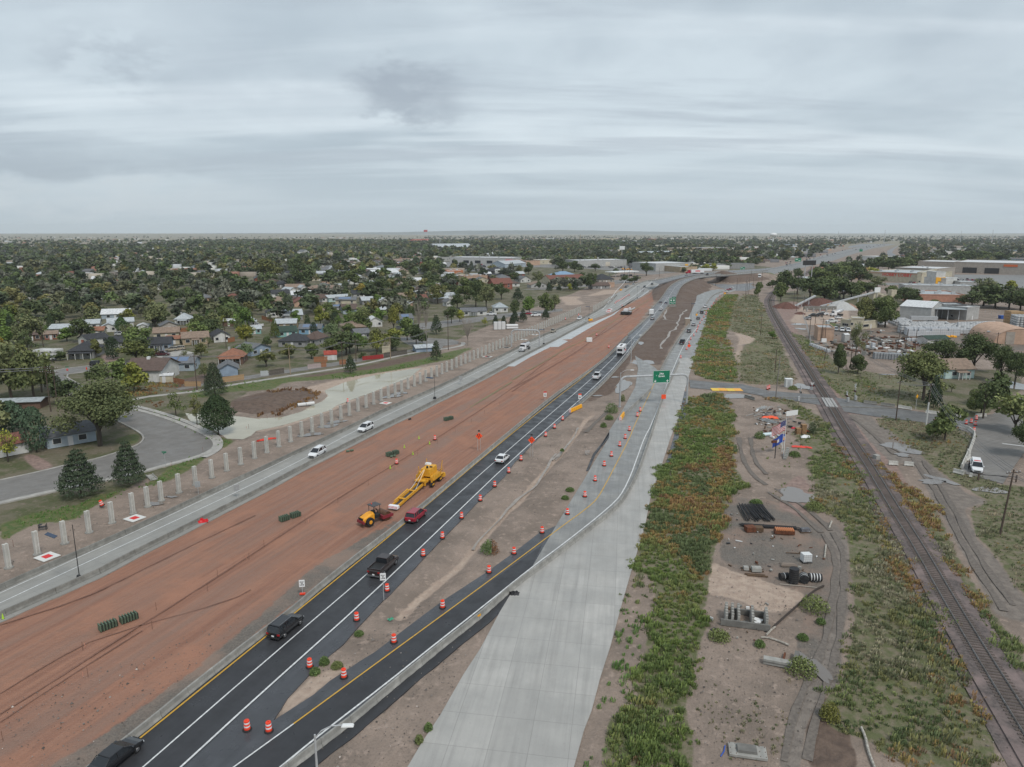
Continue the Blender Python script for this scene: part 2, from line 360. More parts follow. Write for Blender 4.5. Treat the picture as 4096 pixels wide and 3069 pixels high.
P['olive']=[g2(Z8((1450,700),(2150,720),(2212,860),(1960,1060),(1400,1040),(1100,1000),(900,800))),g2(ZE((60,600),(300,560),(700,600),(1300,660),(1300,700),(700,720),(100,690))),g2(((-900,1180),(0,1000),(1600,980),(2300,1010),(2500,1080),(2300,1170),(1980,1290),(1800,1370),(1560,1480),(1240,1500),(1000,1560),(900,1640),(860,1780),(760,1850),(560,1930),(300,2040),(0,2120),(-900,2400)))]
VEG={}
VEG['strip']=Z3((1430,0),(1900,0),(1930,250),(2010,390),(1830,580),(1820,700),(1790,850),(1740,1000),(1720,1120),(1690,1300),(1660,1512))+Z72((1690,180),(1640,330),(1590,480),(1520,780),(1490,960),(1560,1150),(1560,1300),(1550,1500),(800,1500),(790,1300),(850,1000),(1050,950),(1100,650),(1150,450),(1200,180))+Z3((1260,1400),(1220,1200),(1040,1170),(1060,1050),(1130,830),(1170,700),(1220,470),(1300,250),(1350,180))
VEG['strip_north']=Z7((1680,200),(1850,60),(1950,60),(1900,200),(1850,420),(1950,700),(1935,825),(1700,795),(1560,735),(1565,640),(1640,420))
VEG['strip_mid']=Z7((1480,1000),(1560,960),(1800,900),(1860,980),(1900,1060),(1900,1200),(1940,1280),(1880,1330),(1900,1400))+Z3((1900,0),(1430,0))+Z7((1430,1250),(1450,1100))
VEG['yard_rail']=Z8((-60,960),(160,950),(440,1110),(520,1180),(560,1300),(640,1420),(700,1512))+Z4((740,180),(960,560),(1200,960),(1440,1380),(1600,1640))+Z82((1560,330),(1760,750),(1960,1000),(1950,1445),(1200,1445),(780,1160),(560,1120),(460,940),(640,660),(720,400),(750,100))+Z4((700,1000),(690,760),(540,640),(320,590),(400,480),(400,340),(320,240),(420,160),(280,60),(200,-60))+Z8((330,1350),(240,1300),(380,1200),(260,1100),(160,1010))
VEG['rail_right']=Z4((820,60),(900,180),(1000,240),(1180,400),(1420,560),(1520,760),(1620,1000),(1740,1200),(1880,1420))+Z82((1900,50),(2000,200),(2212,420),(2212,640),(2050,560),(1850,220),(1740,0))+Z4((1600,1200),(1450,1080),(1350,860),(1180,640),(1050,420),(940,260),(860,160))
VEG['triangle']=Z8((940,1160),(1000,1115),(1200,1135),(1400,1185),(1640,1205),(1760,1280),(1720,1400),(1690,1512))+Z4((1660,300),(1800,320),(2000,400),(2300,430),(2300,1480),(1960,1000),(1800,840),(1740,640),(1900,540),(1780,480),(1500,300),(1300,130))+Z8((1180,1400),(1000,1250))
VEG['north_left']=Z8((-100,60),(0,240),(60,360),(160,600),(240,790),(100,840),(-220,830),(-240,560),(-100,440),(-300,380),(-330,200),(-200,60))
VEG['north_right']=Z8((160,370),(330,430),(520,580),(640,720),(900,790),(1020,1000),(800,1000),(640,950),(450,770),(300,560))
VEG['lot']=Z8((640,700),(1100,760),(1600,1000),(1960,1060),(1800,1130),(1500,1080),(1100,1030),(1000,960))
P['weeds']=[g2(v) for v in VEG.values()]
P['track']=[g2(Z4((850,0),(1130,130),(1290,280),(1400,500),(1560,760),(1640,930),(1800,1200),(1960,1512),(2500,1700),(2212,1380),(2080,1200),(1960,1030),(1810,880),(1740,720),(1690,600),(1950,560),(1720,480),(1470,290),(1300,140),(1130,0),(1000,-100))),g2(Z8((640,1080),(780,1200),(900,1350),(1060,1512),(1300,1512),(1200,1400),(1000,1270),(900,1110)))]
P['track']+=[g2(Z4((560,700),(690,900),(700,1200),(690,1512),(520,1512),(570,1200),(590,1000),(480,830))),g2(Z82((520,0),(690,0),(640,500),(620,720),(450,820),(330,1100),(280,1445),(90,1445),(180,1000),(330,680),(470,560)))]
def inside(X,Y,poly):
 xs=np.array([p[0] for p in poly]);ys=np.array([p[1] for p in poly]);m=np.zeros(X.shape,bool)
 bb=(X>=xs.min())&(X<=xs.max())&(Y>=ys.min())&(Y<=ys.max());x,y=X[bb],Y[bb];r=np.zeros(x.shape,bool);j=len(xs)-1
 for i in range(len(xs)):
  if ys[i]!=ys[j]:
   c=((ys[i]>y)!=(ys[j]>y))&(x<(xs[j]-xs[i])*(y-ys[i])/(ys[j]-ys[i])+xs[i]);r^=c
  j=i
 m[bb]=r;return m
def vnoise(X,Y,s,seed=0):
 r=np.random.default_rng(seed);T=r.random((256,256));x,y=X/s,Y/s
 xi,yi=np.floor(x).astype(int),np.floor(y).astype(int);fx,fy=x-xi,y-yi;fx=fx*fx*(3-2*fx);fy=fy*fy*(3-2*fy)
 t=lambda a,b:T[(xi+a)%256,(yi+b)%256]
 return(t(0,0)*(1-fx)+t(1,0)*fx)*(1-fy)+(t(0,1)*(1-fx)+t(1,1)*fx)*fy
def dist_line(X,Y,pts):
 d=np.full(X.shape,1e9);tt=np.zeros(X.shape);acc=0.0
 for a,b in zip(pts[:-1],pts[1:]):
  ax,ay=a[0],a[1];dx,dy=b[0]-ax,b[1]-ay;L2=dx*dx+dy*dy+1e-9
  t=np.clip(((X-ax)*dx+(Y-ay)*dy)/L2,0,1);e=np.hypot(X-ax-t*dx,Y-ay-t*dy)
  k=e<d;d=np.where(k,e,d);tt=np.where(k,acc+t*math.sqrt(L2),tt);acc+=math.sqrt(L2)
 return d,tt
sst=lambda x:np.clip(x,0,1)**2*(3-2*np.clip(x,0,1))
rows=[24.0]
while rows[-1]<16000:rows.append(rows[-1]+max(0.42,rows[-1]*0.0075) if rows[-1]<1200 else rows[-1]*1.05)
ncol=540
Ug=np.linspace(-1.06,1.06,ncol);Yg=np.array(rows)
YY=np.repeat(Yg[:,None],ncol,1);XX=Ug[None,:]*(YY+24)
POND=g2(((741,1650),(787,1655),(857,1648),(926,1660),(1024,1672),(1130,1666),(1209,1643),(1246,1620),(1288,1604),(1311,1583),(1297,1560),(1376,1528),(1464,1507),(1533,1491),(1649,1474),(1690,1470),(1672,1481),(1640,1509),(1538,1546),(1496,1565),(1417,1593),(1348,1620),(1320,1639),(1209,1676),(1130,1699),(1024,1722),(1005,1740),(972,1755),(907,1752),(857,1718),(810,1699),(759,1681)))
HW=lineC2[2:];HWc=[(a+b)/2 for a,b in zip(resample([Vector((p.x,p.y,0)) for p in lineC2],8),resample([Vector((p.x,p.y,0)) for p in lineD2],8))]
ZZ=-0.10*vnoise(XX,YY,2.3,3)-0.08*vnoise(XX,YY,0.9,4)*(YY<250)
ZZ*=(YY<1500)
runnel=g2(Z7((700,1090),(640,1130),(590,1200),(540,1270),(450,1400),(330,1512))+Z3((430,100),(350,190),(300,260),(180,390),(60,540),(0,590))+Z2((2180,500),(1980,720),(1860,860),(1750,990),(1400,1270),(1250,1420)))
dr,tr=dist_line(XX,YY,runnel)
ZZ-=0.55*sst(1-dr/2.6)
ip=inside(XX,YY,POND)
dp,_=dist_line(XX,YY,POND+POND[:1])
ZZ=np.where(ip,-0.15-0.9*sst(dp/3),ZZ);ZZ-=np.where(ip,0,0.12*sst(1-dp/5))
isl=g2(((905,1612),(1024,1582),(1117,1562),(1200,1562),(1283,1576),(1240,1600),(1200,1615),(1117,1645),(1024,1658),(920,1645)))
ii=inside(XX,YY,isl);di,_=dist_line(XX,YY,isl+isl[:1])
ZZ+=np.where(ii,1.5*sst(di/9),0)
# embankment that carries the highway up to the bridge, open where the cross street passes
dh,th=dist_line(XX,YY,[p for p in HWc])
rz=np.vectorize(rise)(YY)
emb=rz*sst(1-(dh-8.5)/(rz*2.6+1))
ds,_=dist_line(XX,YY,[Vector((p[0],p[1],0)) for p in(G(2700,1085),G(2795,1122),G(2860,1138),G(2960,1160))])
emb*=sst((ds-9)/12)
ZZ=np.where(emb>0.05,np.maximum(ZZ,emb-0.25),ZZ)
for(mx,my),r_,h_ in[(f7(2090,520),9,1.9),(fF(1480,235),26,6)]:
 g=G(mx,my);q=np.hypot((XX-g.x),(YY-g.y))/r_;ZZ+=h_*sst(1-q)*(0.8+.4*vnoise(XX,YY,2,9))
far=sst((YY-2500)/9000)
ZZ+=far*40*(vnoise(XX,YY,5200,11)+.35*vnoise(XX,YY,1500,12)-.45)
Wt={}
def blur(a,n):
 for _ in range(n):
  a=(a+np.roll(a,1,0)+np.roll(a,-1,0))/3;a=(a+np.roll(a,1,1)+np.roll(a,-1,1))/3
 return a
for k,L in P.items():
 m=np.zeros(XX.shape)
 for p in L:m=np.maximum(m,inside(XX,YY,p))
 Wt[k]=blur(m.astype(float),2)
Wt['mud']=np.maximum(Wt['mud'],sst((emb-.6)/1.2)*(YY<700));Wt['grass']=np.maximum(Wt['grass'],.7*sst((emb-.3)/1.2)*(YY>=720))
Wt['sand']=np.maximum(Wt['sand'],.75*sst(1-dr/1.5))
Wt['olive']=np.maximum(Wt['olive'],((YY>900)&(YY<2600))*.8*(XX<350))
gv=np.stack([XX,YY,ZZ],-1).reshape(-1,3);nr=len(Yg);idx=np.arange(nr*ncol).reshape(nr,ncol)
gf=np.stack([idx[:-1,:-1],idx[:-1,1:],idx[1:,1:],idx[1:,:-1]],-1).reshape(-1,4)
# a wide skirt behind and beside so that the sheet runs past every edge of the view
def ground_material():
 m=bpy.data.materials.new('earth');m.use_nodes=True;n,l=nodes(m);b=n['Principled BSDF']
 geo=n.new('ShaderNodeNewGeometry');pos=geo.outputs['Position']
 def noise(s,d=6,r=.6,v=None):
  q=n.new('ShaderNodeTexNoise');q.inputs['Scale'].default_value=s;q.inputs['Detail'].default_value=d;q.inputs['Roughness'].default_value=r
  l.new(v or pos,q.inputs['Vector']);return q.outputs['Fac']
 def mth(op,a,bb,cl=False):
  q=n.new('ShaderNodeMath');q.operation=op;q.use_clamp=cl
  for i,v in enumerate((a,bb)):
   if isinstance(v,(int,float)):q.inputs[i].default_value=v
   else:l.new(v,q.inputs[i])
  return q.outputs[0]
 def rg(v,a,c,d=0.0,e=1.0):
  q=n.new('ShaderNodeMapRange');q.interpolation_type='SMOOTHSTEP';l.new(v,q.inputs[0])
  for i,w in enumerate((a,c,d,e)):q.inputs[i+1].default_value=w
  return q.outputs[0]
 def mx(f,a,c):
  q=n.new('ShaderNodeMix');q.data_type='RGBA'
  if isinstance(f,float):q.inputs[0].default_value=f
  else:l.new(f,q.inputs[0])
  for i,v in((6,a),(7,c)):
   if isinstance(v,tuple):q.inputs[i].default_value=(*v,1)
   else:l.new(v,q.inputs[i])
  return q.outputs[2]
 def att(nm):
  q=n.new('ShaderNodeAttribute');q.attribute_name=nm;s=n.new('ShaderNodeSeparateColor');l.new(q.outputs['Color'],s.inputs[0]);return s.outputs[0],s.outputs[1],s.outputs[2]
 red,gravel,mud=att('Wa');sand,pink,grass=att('Wb');olive,weeds,track=att('Wc')
 nA,nB,nC,nD=noise(0.12,8),noise(0.9,6),noise(5.0,5),noise(0.03,5)
 m0=n.new('ShaderNodeMapping');m0 .inputs['Rotation'].default_value=(0,0,R(20));l.new(pos,m0 .inputs[0]);mp=n.new('ShaderNodeMapping');mp.inputs['Scale'].default_value=(1.0,0.035,1);l.new(m0 .outputs[0],mp.inputs[0])
 st=noise(1.1,8,.65,mp.outputs[0]);st2=noise(0.28,6,.6,mp.outputs[0])
 edge=mth('ADD',mth('MULTIPLY',mth('SUBTRACT',nB,.5),.9),mth('MULTIPLY',mth('SUBTRACT',nA,.5),.5))
 def w(a,k=1.0):return rg(mth('ADD',a,mth('MULTIPLY',edge,k)),.35,.65)
 c=mx(rg(nA,.35,.65),(.29,.228,.188),(.195,.158,.132));c=mx(rg(nB,.52,.72),c,(.35,.275,.23));c=mx(rg(nC,.45,.75,0,.55),c,(.15,.12,.1))
 cr=mx(rg(st,.35,.65),(.325,.172,.118),(.25,.13,.092));cr=mx(rg(st2,.42,.66),cr,(.25,.158,.122));cr=mx(rg(nA,.5,.7),cr,(.335,.175,.12))
 cr=mx(rg(nC,.55,.8,0,.4),cr,(.2,.09,.06))
 cg=mx(rg(nC,.35,.65),(.185,.162,.14),(.125,.112,.10));cg=mx(rg(nA,.4,.65),cg,(.25,.185,.15))
 cm=mx(rg(nB,.35,.7),(.155,.112,.088),(.10,.073,.06));cs=mx(rg(nB,.35,.65),(.43,.34,.275),(.34,.26,.21))
 cp=mx(rg(nB,.35,.65),(.30,.215,.185),(.21,.15,.13));cgr=mx(rg(nB,.35,.65),(.075,.115,.035),(.135,.135,.06))
 co=mx(rg(nA,.4,.6),(.155,.135,.095),(.085,.095,.045));co=mx(rg(nB,.5,.75),co,(.22,.175,.14))
 cw=mx(rg(nB,.38,.6),(.185,.16,.112),(.115,.125,.06));cw=mx(rg(nA,.55,.75),cw,(.25,.2,.165))
 ct=mx(rg(nB,.35,.65),(.225,.195,.17),(.165,.142,.125))
 farc=mx(rg(nD,.4,.6),(.26,.225,.17),(.19,.18,.13))
 sx=n.new('ShaderNodeSeparateXYZ');l.new(pos,sx.inputs[0]);c=mx(rg(sx.outputs[1],1800,2800),c,farc)
 for a,cc,k in((olive,co,.9),(red,cr,.25),(gravel,cg,.8),(pink,cp,.7),(sand,cs,.9),(mud,cm,.5),(weeds,cw,.8),(grass,cgr,1.0),(track,ct,.4)):
  c=mx(w(a,k),c,cc)
 l.new(c,b.inputs['Base Color'])
 l.new(rg(nA,.35,.7,.62,.95),b.inputs['Roughness']);b.inputs['Specular IOR Level'].default_value=.15
 bp=n.new('ShaderNodeBump');bp.inputs['Strength'].default_value=.9;bp.inputs['Distance'].default_value=.22
 h=mth('ADD',mth('ADD',mth('MULTIPLY',nC,.5),nB),mth('MULTIPLY',st,.8));l.new(h,bp.inputs['Height']);l.new(bp.outputs[0],b.inputs['Normal'])
 return m
EARTH=ground_material()
ground=numesh('ground',gv,gf,EARTH);ground['kind']='structure'
for nm,ks in(('Wa',('red','gravel','mud')),('Wb',('sand','pink','grass')),('Wc',('olive','weeds','track'))):
 a=ground.data.color_attributes.new(nm,'FLOAT_COLOR','POINT');c=np.ones((len(gv),4),np.float32)
 for i,k in enumerate(ks):c[:,i]=Wt[k].reshape(-1)
 a.data.foreach_set('color',c.ravel())
ground.data.polygons.foreach_set('use_smooth',np.ones(len(gf),bool))
# outer land sheet: everything beside and beyond the surveyed part
mb=MB();o=30000
uL,uR=Ug[0],Ug[-1];y0,y1=Yg[0],Yg[-1]
mb.quad((-o,-200,-.3),(uL*(y0+24),y0,-.2),(uL*(y1+24),y1,-.2),(-o,y1,-.2));mb.quad((uR*(y0+24),y0,-.2),(o,-200,-.3),(o,y1,-.2),(uR*(y1+24),y1,-.2))
mb.quad((-o,-200,-.3),(o,-200,-.3),(uR*(y0+24),y0,-.2),(uL*(y0+24),y0,-.2));mb.quad((-o,y1,-.2),(o,y1,-.2),(o,40000,-.2),(-o,40000,-.2))
lo=mb.obj('land',mat('far_land',(.24,.2,.155),.95,c2=(.17,.16,.11),scale=.002),fix=False);lo['kind']='structure'
# low blue hills on the skyline
mb=MB();xs=np.linspace(-16000,17000,220);pr=None
for x in xs:
 h=30+150*max(0,vnoise(np.array([x]),np.array([0.]),5200,21)[0]-.25)+40*vnoise(np.array([x]),np.array([0.]),1400,22)[0]+12*vnoise(np.array([x]),np.array([0.]),400,23)[0]
 h*=0.3+.45*math.exp(-((x-1000)/5500)**2);y=17000
 q=((x,y,-5),(x,y+900,h),(x,y+2500,h*.8),(x,y+4500,-5))
 if pr:
  for a in range(3):mb.quad(pr[a],q[a],q[a+1],pr[a+1])
 pr=q
h_=mb.obj('hills',mat('hill',(.06,.07,.06),.95,c2=(.1,.1,.085),scale=.002),fix=False);h_['kind']='structure'
# ---------------------------------------------------------------- paving
def concrete(name,c,c2,sc=.25,rough=.55,joints=None,ang=R(18.6)):
 m=bpy.data.materials.new(name);m.use_nodes=True;n,l=nodes(m);b=n['Principled BSDF'];MATS[name]=m
 geo=n.new('ShaderNodeNewGeometry');mp=n.new('ShaderNodeMapping');mp.vector_type='POINT';mp.inputs['Rotation'].default_value=(0,0,ang);l.new(geo.outputs['Position'],mp.inputs[0])
 def noise(s,v,d=7,r=.62):
  q=n.new('ShaderNodeTexNoise');q.inputs['Scale'].default_value=s;q.inputs['Detail'].default_value=d;q.inputs['Roughness'].default_value=r;l.new(v,q.inputs['Vector']);return q.outputs['Fac']
 def mr(v,a,c,d=0.,e=1.):
  q=n.new('ShaderNodeMapRange');l.new(v,q.inputs[0])
  for i,w in enumerate((a,c,d,e)):q.inputs[i+1].default_value=w
  return q.outputs[0]
 def mx(f,a,c):
  q=n.new('ShaderNodeMix');q.data_type='RGBA';l.new(f,q.inputs[0])
  for i,v in((6,a),(7,c)):
   if isinstance(v,tuple):q.inputs[i].default_value=(*v,1)
   else:l.new(v,q.inputs[i])
  return q.outputs[2]
 st=n.new('ShaderNodeMapping');st.inputs['Scale'].default_value=(1.6,.05,1);l.new(mp.outputs[0],st.inputs[0])
 dk=tuple(x*.62 for x in c2)
 o=mx(mr(noise(sc,mp.outputs[0]),.35,.65),c,c2);o=mx(mr(noise(1.0,st.outputs[0]),.45,.75,0,.55),o,dk)
 o=mx(mr(noise(sc*.3,mp.outputs[0],4),.45,.65,0,.6),o,c2);o=mx(mr(noise(2.2,mp.outputs[0],4),.66,.74,0,.4),o,dk);o=mx(mr(noise(14,mp.outputs[0],3),.3,.7,0,.12),o,(0.02,0.02,0.02))
 if joints:
  s=n.new('ShaderNodeSeparateXYZ');l.new(mp.outputs[0],s.inputs[0])
  for i,(step,wd) in enumerate(joints):
   q=n.new('ShaderNodeMath');q.operation='PINGPONG';l.new(s.outputs[i],q.inputs[0]);q.inputs[1].default_value=step/2
   o=mx(mr(q.outputs[0],0.0,wd,.6,0),o,tuple(x*.35 for x in c))
  sn=n.new('ShaderNodeVectorMath');sn.operation='SNAP';l.new(mp.outputs[0],sn.inputs[0]);sn.inputs[1].default_value=(joints[0][0],joints[1][0]*2,99);wn_=n.new('ShaderNodeTexWhiteNoise');l.new(sn.outputs[0],wn_.inputs[0]);o=mx(mr(wn_.outputs[0],0,1,0,.32),o,tuple(x*.72 for x in c2))
 b.inputs['Specular IOR Level'].default_value=.28;l.new(o,b.inputs['Base Color']);l.new(mr(noise(.35,mp.outputs[0]),.35,.65,rough-.17,rough+.17),b.inputs['Roughness'])
 bp=n.new('ShaderNodeBump');bp.inputs['Strength'].default_value=.25;bp.inputs['Distance'].default_value=.02;l.new(noise(9,mp.outputs[0]),bp.inputs['Height']);l.new(bp.outputs[0],b.inputs['Normal'])
 return m
M_SLAB=concrete('new_concrete',(.47,.455,.43),(.36,.352,.335),.22,.5,((3.66,.05),(4.6,.05)),R(9))
M_CONC=concrete('worn_concrete',(.37,.36,.335),(.285,.28,.262),.3,.55,((3.66,.03),(4.6,.04)),R(28))
M_RAMP=concrete('ramp_concrete',(.33,.326,.31),(.225,.226,.222),.25,.45,((3.66,.03),(4.6,.05)),R(9))
M_WHITE_C=concrete('fresh_concrete',(.55,.57,.57),(.47,.49,.5),.3,.45,((3.66,.03),(4.6,.04)),R(28))
M_BLACK=concrete('new_asphalt',(.036,.037,.041),(.046,.047,.052),.5,.42,None,R(18.6))
M_SHLD=concrete('old_asphalt',(.088,.092,.102),(.062,.065,.072),.5,.33,None,R(18.6))
M_OLD=concrete('street_asphalt',(.23,.218,.205),(.18,.17,.16),.3,.6,None,R(60))
M_DARKOLD=concrete('dark_asphalt',(.12,.12,.122),(.17,.168,.165),.3,.55,None,R(18.6))
YEL=mat('yellow_paint',(.62,.36,.045),.55,c2=(.5,.3,.06),scale=2.5);WHT=mat('white_paint',(.72,.73,.73),.5,c2=(.52,.53,.53),scale=3)
def slab(name,pts,z,m,th=.25,kind='structure'):
 mb=MB();pts=[(p[0],p[1]) for p in pts]
 mb.poly([(x,y,z) for x,y in pts])
 for(a,b),(c,d) in zip(pts,pts[1:]+pts[:1]):mb.quad((a,b,z-th),(c,d,z-th),(c,d,z),(a,b,z))
 o=mb.obj(name,m,fix=False)
 if o.data.polygons[0].normal.z<0:o.data.flip_normals()
 if kind:o['kind']=kind
 return o
def width_strip(name,pts,wl_,wr_,dz,m,zf=None,kind='structure',th=.2,parent=None):
 mb=MB();prev=None;n_=len(pts)
 for i,p in enumerate(pts):
  a=pts[max(i-1,0)];b=pts[min(i+1,n_-1)];d=Vector((b[0]-a[0],b[1]-a[1],0)).normalized();s=Vector((d.y,-d.x,0))
  z=(p[2] if zf is None else zf(p))+dz;L=Vector((p[0],p[1],0))-s*wl_;Rr=Vector((p[0],p[1],0))+s*wr_
  q=(Vector((L.x,L.y,z)),Vector((Rr.x,Rr.y,z)))
  if prev:
   mb.quad(prev[0],prev[1],q[1],q[0])
   if th:
    mb.quad(prev[1],prev[1]-Vector((0,0,th)),q[1]-Vector((0,0,th)),q[1]);mb.quad(q[0],q[0]-Vector((0,0,th)),prev[0]-Vector((0,0,th)),prev[0])
  prev=q
 o=mb.obj(name,m,parent,fix=False)
 if kind:o['kind']=kind
 return o
def flat(pts,z=0.0):return[Vector((p[0],p[1],z)) for p in pts]
def line_mark(name,pts,w,m,z=.062,parent=None,smooth_=1,dash=None):
 pts=smooth(flat(pts),smooth_)
 if dash:
  q=resample(pts,1.0);k=0;mb=MB()
  while k+dash[0]<len(q):
   a,b=q[k],q[k+dash[0]];d=(b-a).normalized();s=Vector((d.y,-d.x,0))*w/2
   za=Vector((0,0,z+rise(a.y)));zb=Vector((0,0,z+rise(b.y)));mb.quad(a-s+za,a+s+za,b+s+zb,b-s+zb);k+=dash[0]+dash[1]
  o=mb.obj(name,m,parent,fix=False);o['kind']='structure';return o
 return width_strip(name,pts,w/2,w/2,z,m,zf=lambda p:rise(p[1]) if p[1]>430 and p[0]>60 else 0,th=0,parent=parent)
offs=lambda pts,dx:[p+Vector((dx,0,0)) for p in pts]
# the red haul road's near highway (black)
asp_edge=g2(Z62((150,1045),(275,850),(470,640),(640,480),(760,380),(860,260),(1100,5))+Z2((1160,1250),(1440,950),(1600,780),(1740,640),(1910,460),(2150,230))+Z7((25,1512),(230,1300),(500,1100),(590,1030)))
edgeR=asp_edge+flat(lineD)[1:]
ramp_l=g2(Z62((500,820),(640,700),(780,610),(900,530),(1030,450),(1430,145),(1620,5))+Z2((1990,1060),(2212,900))+Z3((230,830),(380,765)))
lo_r=[p for p in flat(lineE)]
slab('highway_pavement',flat(ext(lineC,12))+flat(lineC2[:2])+flat(lineD2[:1])+flat(lineD[::-1])+asp_edge[::-1]+ramp_l+g2(Z3((380,765),(180,1110)))+[lo_r[k] for k in range(len(lo_r)) if lo_r[k].y<G(0,2250).y][::-1]+[G(700,3300)],.035,M_SHLD)
# travelled lanes, newer and blacker
bl=offs(flat(markY),-.9);br=offs(flat(markW2),.25)
slab('asphalt_lanes',bl+br[::-1],.045,M_BLACK)
ry=flat(rampW0[:1]+rampW0[1:]+rampY[1:4]);rw=[p for p in flat(rampW) if p.y<G(0,2245).y]
slab('ramp_asphalt',[Vector((p[0]-.2,p[1],0)) for p in ry[:3]]+g2(Z3((260,930),(180,1110)))+rw[::-1],.046,M_BLACK)
# concrete of the ramp beyond the asphalt, and the wide new slab
cl=g2(Z3((380,765),(520,530),(620,370),(700,230),(840,0))+Z7((840,1240),(960,1050),(1000,980),(1065,860),(1090,700),(1062,590),(1230,690)))
slab('concrete_ramp',g2(Z3((180,1110),(380,765)))+cl[1:]+flat(lineG)+g2(ZF((1170,720),(1220,600),(1265,500),(1272,440),(1310,400),(1400,372),(1560,355),(1640,358),(1790,352)))+flat(slabR)[::-1][:0]+g2(ZF((1780,372),(1700,395),(1600,420),(1530,470),(1470,570),(1410,680),(1390,780),(1350,900)))+flat(slabR)[-6::-1][:0]+g2(Z7((1640,380),(1570,620),(1530,760),(1490,900),(1440,1130)))+[lo_r[k] for k in range(len(lo_r)) if G(0,1720).y>lo_r[k].y>G(0,2290).y][::-1],.040,M_RAMP)
slab('concrete_slab',flat(slabL)+[p for p in lo_r if p.y>G(0,2360).y and p.y<G(0,1560).y]+g2(Z7((1450,612),(1520,612),(1568,625)))+[p for p in flat(slabR)[::-1] if p.y<G(0,1450).y],.05,M_SLAB)
# left concrete carriageway
Lr=g2(Z7((640,300),(760,250),(900,200))+ZF((200,640),(330,560),(480,470),(620,380),(760,290)))
La=[G(x,y) for x,y in ZF((0,560),(120,460),(260,385),(330,330),(430,290),(530,262),(640,240))]
slab('concrete_carriageway',offs(flat(lineA),-.3)+[p for p in La]+g2(ZF((770,240),(780,285)))+Lr[::-1]+offs(flat(lineB),1.3)[::-1],.03,M_CONC)
slab('concrete_apron',g2(Z(1950,1250,4.32,(300,932),(470,930),(760,760),(1085,597),(1225,597),(1390,497),(1290,470),(1440,462),(1900,190),(2190,40))+ZF((330,560),(560,440),(770,300),(770,285),(480,460),(150,690))+Z(1950,1250,4.32,(1830,170),(1780,180),(1200,450),(1000,580))),.045,M_WHITE_C)
# far highway over the bridge and beyond
fc=[p for p in lineC2];fd=[p for p in lineD2]
def band(name,L_,R_,m,z=.035,th=.3):
 mb=MB();n_=60;l1=resample(L_,sum((b-a).length for a,b in zip(L_[:-1],L_[1:]))/n_-1e-4);r1=resample(R_,sum((b-a).length for a,b in zip(R_[:-1],R_[1:]))/n_-1e-4)
 for(a,b),(c,d) in zip(zip(l1,r1),zip(l1[1:],r1[1:])):
  v=[Vector((p.x,p.y,rise(p.y)+z)) for p in(a,b,d,c)];mb.quad(*v);t_=Vector((0,0,th))
  mb.quad(v[1],v[1]-t_,v[2]-t_,v[2]);mb.quad(v[3],v[3]-t_,v[0]-t_,v[0])
 o=mb.obj(name,m,fix=False);o['kind']='structure';return o
for(L_,a_,b_,n_) in((lineE,-.25,1.55,'asphalt_shoulder'),):
 width_strip(n_,[p for p in flat(L_) if p.y<G(0,2330).y],a_,b_,.03,M_BLACK,zf=lambda p:0)
slab('asphalt_shoulder',g2(Z7((1060,910),(1000,1010),(900,1180),(830,1260),(780,1340),(700,1440))+Z3((640,290),(660,290),(720,150),(790,60),(840,0))+Z7((960,1060),(1010,990))),.028,M_BLACK)
slab('asphalt_shoulder',g2(Z7((1450,1110),(1490,900),(1520,900),(1500,1100),(1430,1330),(1400,1512),(1335,1512))),.03,M_SHLD)
M_FAR=concrete('grey_road',(.2,.2,.205),(.15,.152,.158),.1,.5,None,R(30))
band('eastbound_highway',fc,fd,M_FAR,.02,.9)
wl1=[GH(x,y) for x,y in ZF((640,236),(740,226),(900,193),(1050,160),(1200,138),(1400,125),(1700,108),(2212,78))]
wr1=[GH(x,y) for x,y in ZF((780,285),(900,250),(1000,222),(1100,196),(1230,170),(1400,154),(1700,138),(2212,100))]
band('westbound_highway',wl1,wr1,M_FAR,.02,.9)
fh=g2(ZE((0,345),(180,320),(420,270),(640,210),(760,160),(900,140),(1000,125)))
M_LIGHT=concrete('pale_road',(.25,.247,.24),(.19,.188,.185),.06,.6,None,R(40))
slab('distant_highway',g2(ZF((2180,75)))+g2(ZE((60,368),(240,330),(480,262),(700,210),(900,165),(1060,150),(1130,160),(1080,172),(900,205),(700,262),(560,310),(380,350),(200,395),(40,425),(-40,420))),.06,M_LIGHT)
width_strip('distant_median',resample(g2(ZE((-20,388),(100,370),(240,340),(480,282),(700,234),(900,184),(1060,158))),20),3,3,.12,M_DARKOLD,zf=lambda p:0)
slab('distant_frontage_road',g2(ZE((690,202),(860,178),(1050,148),(1080,140),(900,150),(700,185))),.05,M_FAR)
slab('distant_ramp',g2(ZE((1030,265),(1030,225),(1110,185),(1140,170),(1090,210),(1070,240),(1130,275))),.05,M_FAR)
slab('cross_street',g2(ZF((1280,215),(1400,262),(1550,290),(1700,275),(1850,230),(2000,190),(2212,130),(2300,140),(2300,175),(2100,235),(1980,290),(2050,330),(1930,375),(1790,372),(1640,350),(1560,325),(1480,290),(1330,245))),.02,M_FAR)
